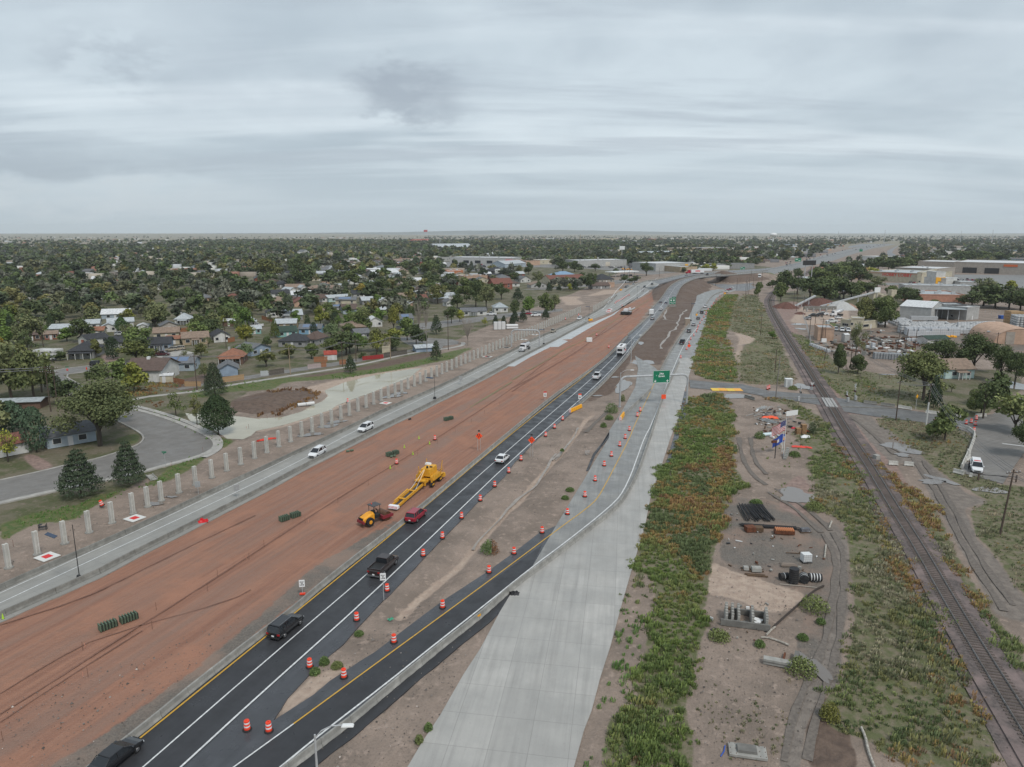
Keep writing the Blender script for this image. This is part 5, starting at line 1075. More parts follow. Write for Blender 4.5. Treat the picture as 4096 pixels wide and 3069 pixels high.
t=thing('bus',GH(*fF(2100,200)),R(250),'white van-like bus on the cross street at the far right','van');BX(t,'body',WPAINT,0,0,1.8,8,2.4,2.6,bevel=.1);BX(t,'windscreen',GLASS,4.02,0,2.1,.05,2.1,.9);BX(t,'side_windows',GLASS,0,1.22,2.3,6,.04,.7);big_wheels(t,(-2.6,2.6))
t=thing('mixer_truck',G(*Z(3072,1180,4.32,(1165,368))[0]),R(205),'white cement mixer truck parked beside the double tree','truck');BX(t,'cab',WPAINT,1.2,0,1.9,2.2,2.3,2.3,0,(.85,.9),bevel=.08);BX(t,'bonnet',WPAINT,2.9,0,1.3,1.4,1.8,1.1,0,(.9,.9));BX(t,'windscreen',GLASS,2.28,0,2.4,.1,1.9,.7);mb=MB();mb.tube((-.2,0,2.1),(-2.2,0,2.5),.8,1.25,14);mb.tube((-2.2,0,2.5),(-3.8,0,2.9),1.25,1.2,14);mb.tube((-3.8,0,2.9),(-5.8,0,3.4),1.2,.5,14);mb.obj('drum',STEEL,t);BX(t,'chassis',TRIM,-2.6,0,1.0,6,1,.3);big_wheels(t,(2.6,-3,-4.2))
# ---- soil roller
MY=mat('machine_yellow',(.80,.36,.025),.42,c2=(.68,.3,.03),scale=2);MD=mat('machine_maroon',(.22,.03,.04),.5);MK=mat('machine_black',(.02,.02,.02),.6)
q=G(*f2(965,660));t=thing('soil_roller',q+Vector((.6,1.6,0)),R(48),'yellow soil roller with a canopy and rusty drum on the red dirt','roller')
mb=MB();loft(mb,[[(x,w,.75),(x,w,z-.2),(x,w*.7,z),(x,-w*.7,z),(x,-w,z-.2),(x,-w,.75)] for x,w,z in((-2.4,.62,1.25),(-2.2,.72,1.5),(-.9,.72,1.9),(-.2,.7,1.95))]);mb.obj('engine_hood',MY,t,bevel=.05)
BX(t,'rear_bumper',MD,-2.42,0,.85,.25,1.9,.5,0,(1,.9),bevel=.06);BX(t,'rear_grille',MK,-2.42,0,1.3,.1,1.1,.35);BX(t,'platform',MK,.35,0,1.15,1.1,1.5,.5);BX(t,'seat',MK,.0,0,1.7,.5,.55,.75)
mb=MB();mb.box(.3,0,3.0,1.7,1.6,.12,0,(.95,.95));mb.obj('canopy',mat('canopy_grey',(.07,.07,.075),.5),t,bevel=.03);mb=MB()
for x,y in((-.3,.65),(-.3,-.65),(.9,.65),(.9,-.65)):mb.tube((x,y,1.2),(x,y,3.0),.05,.05,6)
mb.obj('canopy_posts',MK,t);mb=MB();mb.tube((.9,0,1.4),(.75,0,2.0),.04,.04);mb.tube((.72,0,2.0),(.78,0,2.03),.22,.22,10);mb.obj('steering_wheel',MK,t);mb=MB();mb.lathe([(.09,0),(.07,.16)],8,(.0,.3,3.07));mb.obj('beacon',ORANGE,t)
for s in(-1,1):
 mb=MB();mb.tube((-1.3,s*.72,.72),(-1.3,s*1.15,.72),.72,.72,18);w_=mb.obj('wheel',TYRE,t);mb=MB();mb.tube((-1.3,s*1.1,.72),(-1.3,s*1.17,.72),.36,.3,12);mb.obj('rim',MY,w_)
 BX(t,'side_beam',MD,2.1,s*1.12,.75,2.1,.16,.5,0,(.95,1))
mb=MB();mb.box(1.15,0,.85,.25,2.3,.55);mb.box(3.15,0,.7,.2,2.3,.4);mb.obj('front_frame',MD,t);mb=MB();mb.tube((2.15,-1.02,.75),(2.15,1.02,.75),.75,.75,24);mb.obj('roller_drum',mat('rusty_steel',(.10,.05,.03),.5,c2=(.16,.085,.05),scale=2,metal=.3),t)
# ---- trimmer with its long conveyor
q=G(*Z(1400,1850,4.92,(1400,520))[0]);p2=G(*Z(1400,1850,4.92,(860,935))[0]);az=math.atan2(q.y-p2 .y,q.x-p2 .x)
t=thing('slipform_trimmer',q,az,'large yellow tracked trimming machine with a long folded-down conveyor on the red dirt','construction machine');Lc=(q-p2).length
MY2=mat('machine_yellow_deep',(.70,.36,.03),.45,c2=(.6,.3,.03),scale=1.5)
BX(t,'engine_housing',MY2,4.9,.1,2.75,4.2,2.3,1.7,0,(.97,.9),bevel=.08);BX(t,'white_hood',WHITE,6.4,.9,3.75,.9,1.4,.4,0,(.9,.8),bevel=.05);BX(t,'side_tank',MY2,4.6,-1.55,1.75,4.6,1.0,1.0,0,(.75,.9),bevel=.05)
BX(t,'side_tank',MY2,4.4,1.7,1.75,4.0,1.0,.9,bevel=.05);BX(t,'front_cabinet',MY2,2.6,1.0,2.4,1.2,1.0,1.2,bevel=.05);mb=MB();mb.lathe([(.28,0),(.3,.3),(.22,.5)],12,(3.6,0,3.6));mb.obj('air_filter',MK,t);TB(t,'muffler',MK,(4.4,-.3,3.7),(4.4,-.9,3.7),.18,.18,10)
for s in(-1,1):
 for x in(2.2,6.6):
  mb=MB();mb.prism([(x+.95*mc(a)*1.0,.48+.46*ms(a)) for a in[2*PI*i/14 for i in range(14)]],s*1.75-.25,s*1.75+.25,'y');tr=mb.obj('crawler_track',MK,t);mb=MB();mb.box(x,s*1.75,.6,1.1,.56,.35);mb.obj('track_frame',MY2,tr)
  BX(t,'leg_column',MY2,x,s*1.6,1.4,.3,.3,1.4)
BX(t,'main_frame',MY2,4.6,0,1.25,6.4,1.7,.35);mb=MB()
for s in(-1.95,1.95):
 for z in(2.35,2.85):mb.tube((2.6,s,z),(8.2,s,z),.035,.035,5)
 for x in(2.6,4,5.4,6.8,8.2):mb.tube((x,s,1.6),(x,s,2.85),.03,.03,5)
mb.obj('railings',MY2,t);BX(t,'walkway',MY2,5.4,0,1.5,6.2,4.1,.07)
mb=MB()
for s in(-1,1):mb.tube((7.6,s*1.6,1.6),(7.9,s*1.9,4.4),.1,.08,6)
mb.tube((2.0,1.2,2.8),(1.7,1.2,4.4),.09,.08,6);mb.obj('masts',MY2,t)
BX(t,'trimmer_head',MY2,8.6,0,.95,1.3,4.4,.9,0,(.6,.97),bevel=.05);mb=MB()
for i in range(7):mb.path([Vector((8.6,-1.8+i*.6,1.3)),Vector((8.8,-1.7+i*.6,1.9)),Vector((8.2,-1.6+i*.6,1.9)),Vector((8.0,-1.5+i*.6,1.5))],.03,4)
mb.obj('hoses',MK,t)
cv=thing('x',(0,0,0),0,None,None);bpy.data.objects.remove(cv)
def cbar(x0,x1,y,z0,z1,w,hh,nm,m,parent):mb=MB();mb.hexa([(x0,y-w/2,z0),(x1,y-w/2,z1),(x1,y+w/2,z1),(x0,y+w/2,z0),(x0,y-w/2,z0+hh),(x1,y-w/2,z1+hh),(x1,y+w/2,z1+hh),(x0,y+w/2,z0+hh)]);return mb.obj(nm,m,parent)
for k in list(t.children):k.scale=(.76,.86,.86)
conv=cbar(-Lc+.3,1.2,0,.42,1.0,.75,.06,'conveyor_belt',mat('belt',(.045,.05,.058),.5),t)
for s in(-1,1):cbar(-Lc+.3,1.2,s*.55,.25,.85,.14,.5,'conveyor_rail',MY2,t)
TB(t,'conveyor_pipe',MY2,(-Lc+1.5,.62,1.0),(-Lc+6.5,.62,1.35),.12,.12,8)
for x in(-Lc*.72,-Lc*.35):BX(t,'cross_brace',MY2,x,0,.95+.1*(x/Lc+1),.35,1.5,.14)
mb=MB();mb.box(-Lc+.1,0,.55,.9,1.75,.55,0,(.7,1));nose=mb.obj('striped_nose',WBAND,t,bevel=.04)
for i in range(7):mb=MB();y=-.8+i*.25;mb.poly([(-Lc-.38,y,.4),(-Lc-.38,y+.08,.4),(-Lc-.27,y+.2,.78),(-Lc-.27,y+.12,.78)]);mb.obj('red_stripe',SRED,nose,fix=False)
mb=MB();mb.box(-.2,0,1.7,.9,1.9,.25);mb.box(-.2,-.9,1.2,.3,.2,.9);mb.box(-.2,.9,1.2,.3,.2,.9);mb.obj('conveyor_yoke',MY2,t);mb=MB();mb.tube((-.2,0,1.8),(2.2,0,3.6),.16,.14,8);mb.tube((-.2,.5,1.8),(2.4,.3,3.4),.1,.1,8);mb.obj('lift_boom',MY2,t);mb=MB()
for s in(-.5,.5):mb.tube((2.2,0,3.5),(-3.4,s,1.0),.03,.03,4)
mb.obj('stay_cables',WHITE,t)
# white paving machines far off
for(q,az,lb,sc) in[(fF(335,690),R(70),'white paving machine with a dark hopper on the orange base course',1.15),(fF(845,285),R(10),'wide white paving machine spanning the far end of the base course',1.9)]:
 t=thing('paving_machine',G(*q),az,lb,'construction machine');t.scale=(sc,)*3
 BX(t,'hopper',MK,0,0,.9,2.6,4.6,1.1,0,(.8,1));BX(t,'engine_housing',WPAINT,2.6,.2,2.1,3.2,2.2,1.3,bevel=.08);BX(t,'operator_box',WPAINT,2.0,-1.7,2.9,2.0,.9,1.0);TB(t,'side_boom',STEEL,(2,-2,2.3),(4.2,-3.8,3.2),.35,.35,8)
 for s in(-1,1):BX(t,'crawler_track',MK,2.6,s*2.0,.55,4.5,.6,1.0,0,(.85,1),bevel=.1)
 BX(t,'frame',STEEL,2.6,0,1.3,5.2,4.6,.25)
# ================================================================ buildings
def wallm(name,c,**k):return mat('wall_'+name,c,.85,c2=tuple(x*.8 for x in c),scale=.5,**k)
WALLS=dict(white=(.60,.60,.58),cream=(.52,.47,.36),tan=(.42,.33,.23),blue=(.27,.34,.43),paleblue=(.36,.42,.47),grey=(.28,.28,.28),brick=(.27,.10,.07),teal=(.26,.48,.46),sky=(.25,.44,.62),pink=(.42,.17,.15),salmon=(.48,.25,.18),peach=(.5,.34,.25),brown=(.16,.10,.075),lightgrey=(.42,.42,.41),aqua=(.45,.58,.56),dkgrey=(.12,.12,.12),orange=(.5,.2,.1),stone=(.37,.33,.29))
ROOFS=dict(brown=(.13,.092,.078),dark=(.05,.052,.058),grey=(.16,.165,.175),light=(.46,.49,.51),tan=(.27,.20,.155),rust=(.30,.14,.09),white=(.66,.67,.68),green=(.045,.075,.06),blue=(.22,.34,.48),red=(.36,.07,.05),metal=(.40,.44,.46),reddark=(.2,.085,.065))
MW={k:wallm(k,v) for k,v in WALLS.items()}
def roofm(k):
 c=ROOFS[k];return mat('roof_'+k,c,.8 if k not in('white','light','metal','blue') else .5,c2=tuple(x*.72 for x in c),scale=1.2,bump=.4,bscale=6)
MRF={k:roofm(k) for k in ROOFS}
FRAME=mat('window_frame',(.62,.62,.6),.5);PANE=mat('window_pane',(.03,.035,.042),.12,spec=.6);DOORM=mat('door_white',(.6,.6,.6),.5);SOLAR=mat('solar_panel',(.12,.17,.27),.15,spec=.6)
FOOT=[]
def window(t,x,y,z,w,h,face='f'):
 mb=MB();mb.box(0,0,0,w+.18,.08,h+.18);f=mb.obj('window',FRAME,t);mb=MB();mb.box(0,-.05,0,w,.02,h);mb.obj('pane',PANE,f)
 f.location=(x,y,z);f.rotation_euler=(0,0,{'f':0,'b':PI,'l':-PI/2,'r':PI/2}[face]);return f
def frame_of(A,B):
 a,b=(G(*A) if len(A)==2 else A),(G(*B) if len(B)==2 else B)
 a=Vector((a.x,a.y,0));b=Vector((b.x,b.y,0));d=b-a;return a,d.length,math.atan2(d.y,d.x)
def house(A,B,dep,h,roof,rh,wall,rc,label,side=None,door=.5,wins=(.2,.8),chimney=0,solar=0,porch=0,detail=2,cat='house',group=None,name='house',over=.5,ac=0):
 a,L,az=frame_of(A,B)
 t=thing(name,a,az,label,cat,group);FOOT.append((a+Vector((mc(az),ms(az),0))*L/2+Vector((-ms(az),mc(az),0))*dep/2,max(L,dep)*.62))
 mb=MB();mb.box(L/2,dep/2,h/2,L,dep,h)
 if roof=='x':
  for x in(0.003,L-.003):mb.poly([(x,0,h),(x,dep,h),(x,dep/2,h+rh)])
 if roof=='y':
  for y in(0.003,dep-.003):mb.poly([(0,y,h),(L,y,h),(L/2,y,h+rh)])
 mb.obj('wall',MW[wall],t,fix=False)
 if side:mb=MB();mb.box(-.02,dep/2,h/2,.05,dep+.02,h);mb.poly([(-.05,0,h),(-.05,dep,h),(-.05,dep/2,h+rh)]);mb.obj('side_wall',MW[side],t,fix=False)
 mb=MB();o=over;th=.14
 def pan(p):
  n=(Vector(p[1])-Vector(p[0])).cross(Vector(p[2])-Vector(p[0])).normalized();n=n if n.z>0 else-n;q=[tuple(Vector(v)+n*th) for v in p];m_=len(p)
  mb.poly(p[::-1]);mb.poly(q)
  for i in range(m_):mb.quad(p[i],p[(i+1)%m_],q[(i+1)%m_],q[i])
 s=rh/(dep/2) if dep else 0;sx=rh/(L/2)
 if roof=='x':
  pan([(-o,-o,h-s*o),(L+o,-o,h-s*o),(L+o,dep/2,h+rh),(-o,dep/2,h+rh)]);pan([(-o,dep/2,h+rh),(L+o,dep/2,h+rh),(L+o,dep+o,h-s*o),(-o,dep+o,h-s*o)])
 elif roof=='y':
  pan([(-o,-o,h-sx*o),(L/2,-o,h+rh),(L/2,dep+o,h+rh),(-o,dep+o,h-sx*o)]);pan([(L/2,-o,h+rh),(L+o,-o,h-sx*o),(L+o,dep+o,h-sx*o),(L/2,dep+o,h+rh)])
 elif roof=='hip':
  k=min(L,dep)/2*.95;r1,r2=((k,dep/2),(L-k,dep/2)) if L>=dep else((L/2,k),(L/2,dep-k));z=h+rh;e=h-.1
  c=[(-o,-o,e),(L+o,-o,e),(L+o,dep+o,e),(-o,dep+o,e)];R1,R2=(*r1,z),(*r2,z)
  if L>=dep:pan([c[0],c[1],R2,R1]);pan([c[1],c[2],R2]);pan([c[2],c[3],R1,R2]);pan([c[3],c[0],R1])
  else:pan([c[0],c[1],R1]);pan([c[1],c[2],R2,R1]);pan([c[2],c[3],R2]);pan([c[3],c[0],R1,R2])
 else:
  mb.box(L/2,dep/2,h+.05,L-.3,dep-.3,.1)
 rf=mb.obj('roof',MRF[rc],t,fix=False)
 if roof=='flat':
  mb=MB()
  for(x,y,u,v) in((L/2,0,L+.1,.3),(L/2,dep,L+.1,.3),(0,dep/2,.3,dep-.3),(L,dep/2,.3,dep-.3)):mb.box(x,y,h+.25,u,v,.7)
  mb.obj('parapet',MW[wall],t)
  for i in range(ac):mb=MB();mb.box(L*(i+.7)/(ac+.4),dep*(.35+.3*(i%2)),h+.75,2.2,1.6,1.3);mb.obj('roof_unit',STEEL,t,bevel=.04)
 elif ac:BX(t,'roof_cooler',WHITE,L*.45,dep*.45,h+rh*.9+.3,.9,.9,1.0)
 if detail:
  if door is not None:BX(t,'door',DOORM,L*door,-.04,1.05,1.0,.07,2.1)
  for x in wins:window(t,L*x,-.04,min(h*.55,1.7) if h<4.5 else h*.5,min(1.5,L*.13+.3),1.15)
  if detail>1:window(t,L+.04,dep*.35,min(h*.55,1.7),1.1,1.1,'r');window(t,-.04,dep*.35,min(h*.55,1.7),1.1,1.1,'l')
  if h>4.5 and roof!='flat':
   for x in wins:window(t,L*x,-.04,4.2,1.2,1.1)
 if chimney:mb=MB();mb.box(L*.35,dep*.55,h+rh,.7,.6,1.2);mb.obj('chimney',MW['brick' if chimney==1 else 'lightgrey'],rf)
 if solar:
  for i in range(solar):
   x0=L*(.15+.7*i/solar);x1=x0+L*.6/solar;f=lambda y:h+(rh*y/(dep/2) if roof in('x','hip') else rh*.4)+th+.06
   y0,y1=dep*.12,dep*.42;mb=MB();mb.quad((x0,y0,f(y0)),(x1,y0,f(y0)),(x1,y1,f(y1)),(x0,y1,f(y1)));mb.quad((x0,y0,f(y0)-.05),(x1,y0,f(y0)-.05),(x1,y0,f(y0)),(x0,y0,f(y0)));mb.obj('solar_panel',SOLAR,rf,fix=False)
 if porch:
  mb=MB();w_=L*porch;x0=L*.5-w_/2;mb.hexa([(x0,-2.2,2.25),(x0+w_,-2.2,2.25),(x0+w_,0,2.65),(x0,0,2.65),(x0,-2.2,2.35),(x0+w_,-2.2,2.35),(x0+w_,0,2.75),(x0,0,2.75)]);mb.obj('porch_roof',MRF[rc],t);mb=MB()
  for i in range(4):mb.box(x0+.1+(w_-.2)*i/3,-2.1,1.13,.14,.14,2.26)
  mb.obj('porch_posts',FRAME,t)
 return t
H=house
H(fL(1090,605),fL(1398,603),13,4.0,'x',2.6,'white','brown','large white and red brick building with a brown shingle roof at the street corner',side='brick',wins=(.22,.45,.55),door=.82,ac=1,over=.7)
H(fL(412,1182),fL(835,1108),8,2.6,'x',1.5,'paleblue','grey','pale blue ranch house behind the big foreground tree',door=.47,wins=(.2,.72))
H(fL(-160,1290),fL(252,1208),7,2.6,'x',1.3,'white','reddark','white garage with a rusty brown roof at the left edge',door=None,wins=(.55,))
H(fL(595,405),fL(812,398),12,3.0,'hip',2.6,'grey','dark','grey hip-roofed house with a full front porch',porch=.95,chimney=1)
H(fL(1275,338),fL(1478,328),10,2.9,'x',2.0,'blue','dark','blue bungalow with white trim beside two beige SUVs',porch=.35)
H(fL(1580,285),fL(1805,272),8,3.0,'x',2.0,'tan','tan','tan stucco house with a tan shingle roof and small awning',porch=.3,chimney=2)
H(fL(1850,262),fL(1990,252),10,2.8,'y',1.8,'white','dark','white house with a near-black roof right of the tan stucco house')
H(fL(1398,512),fL(1675,505),8,2.8,'x',1.6,'paleblue','grey','grey-blue house with two solar panels behind the brick and white building',solar=2)
H(fL(1385,608),fL(1498,603),3,2.1,'x',.5,'cream','white','small cream shed against the large brick and white building',door=.3,wins=(),detail=1,cat='shed',name='shed',over=.15)
H(fL(1330,592),fL(1388,588),3,2.1,'hip',.9,'grey','dark','dark-roofed little shed beside the cream shed',door=None,wins=(),detail=0,cat='shed',name='shed',over=.3)
H(fL(1895,556),fL(2058,545),8,2.5,'y',1.6,'blue','grey','blue garage behind the bright wooden fence',door=None,wins=())
H(fL(1890,452),fL(2100,446),9,2.7,'hip',2.3,'brown','rust','brown house with a rust red hip roof and white porch',porch=.9,chimney=2)
H(fL(1330,232),fL(1548,222),8,2.8,'x',1.8,'cream','tan','cream house with a long tan roof beside orange-brown fences')
H(fL(1440,276),fL(1552,272),5,2.3,'x',1.0,'cream','rust','small cream garage with a rusty roof before the long tan roof',door=.6,wins=())
H(fL(760,286),fL(942,262),7,2.6,'x',1.6,'white','dark','white house with a black roof behind the grey hip-roofed house')
H(fL(940,318),fL(1100,306),9,2.6,'x',1.9,'grey','dark','dark-roofed house partly behind the conical evergreen')
H(fL(785,204),fL(896,200),6,2.5,'x',1.3,'cream','rust','little cream house with a terracotta roof')
H(fL(878,172),fL(1008,166),8,2.6,'y',1.5,'white','light','small white house right of the terracotta roof')
H(fL(936,140),fL(1158,128),7,3.0,'x',1.6,'white','light','long white house with a pale metal roof')
H(fL(425,190),fL(600,186),10,2.6,'x',1.5,'white','light','white house with a broad pale grey roof among grey trees')
H(fL(640,150),fL(860,140),9,2.6,'x',1.6,'white','light','white house with a pale ridge roof behind a dark elm')
H(fL(388,238),fL(496,232),7,2.5,'x',1.0,'brick','tan','brick house with a pink-tan roof between grey trees')
H(fL(1192,158),fL(1280,154),6,2.3,'y',.8,'white','white','white carport left of the long wooden fences',door=None,wins=(),detail=0,cat='carport',name='carport')
H(fL(1395,165),fL(1540,155),7,2.7,'y',1.7,'stone','grey','grey-brown gabled house behind the long tan roof')
H(fL(1512,108),fL(1648,104),9,2.8,'hip',2.6,'white','light','white house with a pale pyramid roof and two chimneys',chimney=2,porch=.6)
H(fL(195,250),fL(360,240),8,2.6,'x',1.6,'brown','brown','dark brown house deep among the grey trees at left')
H(fL(290,385),fL(470,388),5,2.0,'flat',0,'white','white','long low white shed at the left street',door=None,wins=(),detail=0,cat='shed',name='shed')
H(fL(1925,120),fL(2030,118),6,2.6,'x',.8,'brown','white','dark red shed with a white roof at the upper street',cat='shed',name='shed',wins=())
H(fL(2125,128),fL(2210,125),7,2.7,'y',1.6,'white','light','white gabled house beside the orange fence at the upper street')
H(fL(-30,845),fL(350,830),5,2.0,'x',.5,'brown','metal','long rusty shed roof with white debris along it at far left',door=None,wins=(),detail=0,cat='shed',name='shed')
H(f6(192,216),f6(358,205),8,2.6,'x',1.8,'teal','green','teal house with a dark green roof')
H(f6(372,190),f6(560,188),9,2.6,'x',1.6,'sky','grey','sky blue house with solar panels on its roof',solar=2)
H(f6(-70,190),f6(46,184),6,2.4,'x',1.2,'teal','light','little teal house left of the green-roofed teal house')
H(f6(150,142),f6(345,138),9,2.6,'x',1.7,'tan','light','tan house with a pale blue-grey roof behind the teal house')
H(f6(195,298),f6(430,300),10,2.5,'hip',2.4,'grey','dark','house with a broad dark hip roof below the teal house')
H(f6(420,280),f6(520,285),9,2.5,'hip',2.6,'grey','brown','house with a dark brown roof right of the dark hip roof')
H(f6(-40,380),f6(130,352),9,2.6,'y',1.6,'blue','grey','blue-grey gabled house above the left end of the alley')
H(f6(592,415),f6(700,410),4,2.0,'x',1.2,'white','red','barn-shaped white shed with a red roof by the alley',door=.7,wins=(),detail=1,cat='shed',name='shed',over=.15)
H(f6(972,128),f6(1092,122),8,2.8,'y',2.0,'white','white','small white gabled house behind the green street tree')
H(f6(1250,104),f6(1360,98),8,3.0,'x',1.8,'blue','grey','blue-grey house with solar panels behind the tall bare trees',solar=1)
H(f6(870,234),f6(990,224),8,2.6,'x',1.6,'grey','grey','grey-roofed house half hidden behind the olive tree')
H(f6(1090,352),f6(1158,350),4,2.2,'flat',0,'cream','tan','small cream block shed behind the red tarp fence',door=None,wins=(),detail=0,cat='shed',name='shed')
H(f6(1385,346),f6(1532,336),5,1.7,'x',.9,'blue','light','blue shed with a pale roof by the footpath',door=None,wins=(),detail=0,cat='shed',name='shed')
H(f6(1775,30),f6(1990,25),8,2.6,'x',1.4,'white','grey','white bungalow with a grey roof above the bare tree',porch=.3)
M_=lambda*p:Z(1024,900,2.16,*p)
fM=lambda*a:M_(a)[0]
for(a,b,dp,h,rt,rh,w_,rc,lb,kw) in[((130,698),(278,692),11,2.8,'hip',2.6,'tan','tan','tan house with a faded tan hip roof left of the gabled pinkish house',{}),((295,692),(428,682),10,2.8,'y',2.2,'peach','brown','peach stucco gabled house with a dark brown roof',{}),((452,670),(620,666),9,3.0,'x',2.0,'white','brown','white bungalow with a dark brown roof and front porch',dict(porch=.5)),((630,668),(828,655),9,2.8,'x',1.6,'aqua','light','pale aqua house with a long pale roof',{}),((690,725),(866,722),8,5.4,'x',1.5,'cream','grey','two-storey cream house with solar panels on the roof',dict(solar=1)),((655,752),(770,748),6,2.8,'x',1.2,'white','grey','low wing with solar panels before the two-storey cream house',dict(solar=1)),((472,585),(618,578),10,2.9,'hip',2.2,'brick','tan','red brick house with a tan hip roof',{}),((605,580),(735,576),12,2.8,'x',2.0,'peach','tan','pinkish house with a tan roof right of the red brick house',{}),((232,600),(290,598),9,3,'y',1.5,'white','light','white gabled house behind the tan hip roof, left of two',{}),((300,600),(352,595),9,3.6,'y',1.5,'white','light','tall white gabled house behind the peach house, right of two',{}),((395,585),(436,583),8,4,'y',1.6,'white','light','narrow white gabled house left of the red brick house',{}),((1025,447),(1245,438),22,3.5,'x',3.2,'lightgrey','white','big greenhouse-like hall with a white metal roof',dict(wins=(),door=None,name='hall',cat='hall')),((1178,468),(1264,465),9,3,'hip',1.6,'tan','dark','tan house with a dark roof right of the white hall',{}),((1375,672),(1482,668),9,2.8,'x',2.0,'white','reddark','white house with a red-brown roof and white awnings',dict(porch=.8)),((1615,648),(1748,640),10,2.8,'x',1.6,'white','light','white house with a pale roof right of the red-brown one',{}),((2052,562),(2215,556),12,5,'x',4.0,'brick','reddark','tall red brick house with pointed gables and a dormered roof',dict(chimney=1)),((1800,492),(2000,486),18,5,'flat',0,'peach','tan','yellowish flat-roofed commercial building with roof units',dict(ac=3,name='shop',cat='building')),((1650,440),(1790,438),16,5,'flat',0,'orange','white','orange-fronted low shop with a flat roof',dict(ac=2,name='shop',cat='building')),((2105,490),(2200,486),12,3.4,'hip',3,'grey','grey','grey hip-roofed pavilion above the tall brick house',{}),((2060,757),(2175,755),10,2.9,'hip',2.4,'white','metal','white cottage with a pale blue pyramid roof',{}),((1780,783),(1995,775),8,2.6,'x',1.5,'white','dark','long white house with a dark roof and garage',{}),((1648,705),(1700,702),6,3,'y',1.4,'white','grey','small white gabled house between dark trees',{}),((820,352),(890,350),12,3.2,'y',3,'cream','brown','cream house with a steep brown gable near the light poles',{}),((690,358),(760,352),12,3,'y',2.2,'white','rust','white gabled house with an orange lean-to',{}),((860,368),(1000,362),10,3,'x',2,'grey','dark','long grey house with a dark roof among parked cars',{}),((612,402),(680,398),10,3,'hip',3,'stone','grey','stone-grey cottage left of the dark poles',{}),((1015,352),(1062,348),10,4,'y',3,'grey','grey','grey gabled house left of the green trees',{}),((1180,332),(1350,325),12,3.4,'x',3,'cream','stone' if 0 else 'tan','long cream house with a tan roof above the green trees',{}),((1180,362),(1460,352),25,4.5,'flat',0,'brick','white','long red brick commercial row with a white roof',dict(ac=4,name='shop',cat='building')),((530,470),(840,462),18,4,'flat',0,'dkgrey','dark','long low dark-roofed building behind the street trees',dict(name='shop',cat='building')),((1675,330),(2215,338),45,8.5,'flat',0,'lightgrey','white','long pale strip mall with a red awning and big store fronts',dict(ac=6,wins=(),door=None,name='strip_mall',cat='building')),((1565,312),(1680,312),25,6,'flat',0,'lightgrey','light','small grey store left of the long pale strip mall',dict(name='shop',cat='building')),((2050,425),(2170,420),18,3.5,'hip',4,'dkgrey','dark','dark restaurant with a black hip roof below the strip mall',{}),((1560,212),(1880,208),70,6,'x',9,'lightgrey','light','large white arena roof rising out of the far trees',dict(wins=(),door=None,name='arena',cat='building')),((1370,152),(1515,147),30,9,'hip',5,'cream','red','grand cream house with a red roof among the far trees',dict(chimney=2)),((1375,265),(1440,262),12,4,'y',3,'white','tan','cream gabled house alone among the trees below the arena',{}),((405,262),(460,258),12,7,'y',4,'white','grey','tall white house glimpsed in the trees',{}),((240,262),(310,258),12,3,'x',3,'white','grey','pale house glimpsed in the trees left of the tall white one',{}),((60,335),(210,330),14,5,'flat',0,'tan','tan','tan flat building in the trees',{}),((165,545),(262,540),10,3,'x',2,'grey','dark','dark-roofed house below the tall left trees',{}),((1240,575),(1310,570),10,3,'hip',2,'brown','brown','brown-roofed house mostly hidden by elms',{}),((1400,600),(1455,598),9,3,'y',2.4,'tan','brown','tan stone cottage with an arched porch among the trees',{}),((1350,590),(1400,588),8,3,'y',2,'white','grey','white gabled cottage left of the arched stone cottage',{}),((1070,690),(1160,685),9,2.8,'y',1.5,'white','light','white house peeking out behind the bright green tree',{}),((920,690),(1020,686),9,2.8,'x',2,'grey','light','pale-roofed house left of the bright green tree',{}),((740,565),(790,560),8,3,'y',2,'aqua','light','tiny aqua gabled house above the golden tree',{}),((590,780),(660,778),6,2.6,'x',1,'cream','tan','cream shed with a tan roof left of the two-storey house',{})]:
 t=H(M_(a)[0],M_(b)[0],dp,h,rt,rh,w_,rc,lb,**kw)
 if lb.startswith('long pale strip'):
  BX(t,'red_awning',SRED,100,-1,5,18,2,2.5);mb=MB()
  for x in range(8,116,19):mb.box(x,-.1,2.5,9,.3,4)
  mb.obj('shop_fronts',GLASS,t)
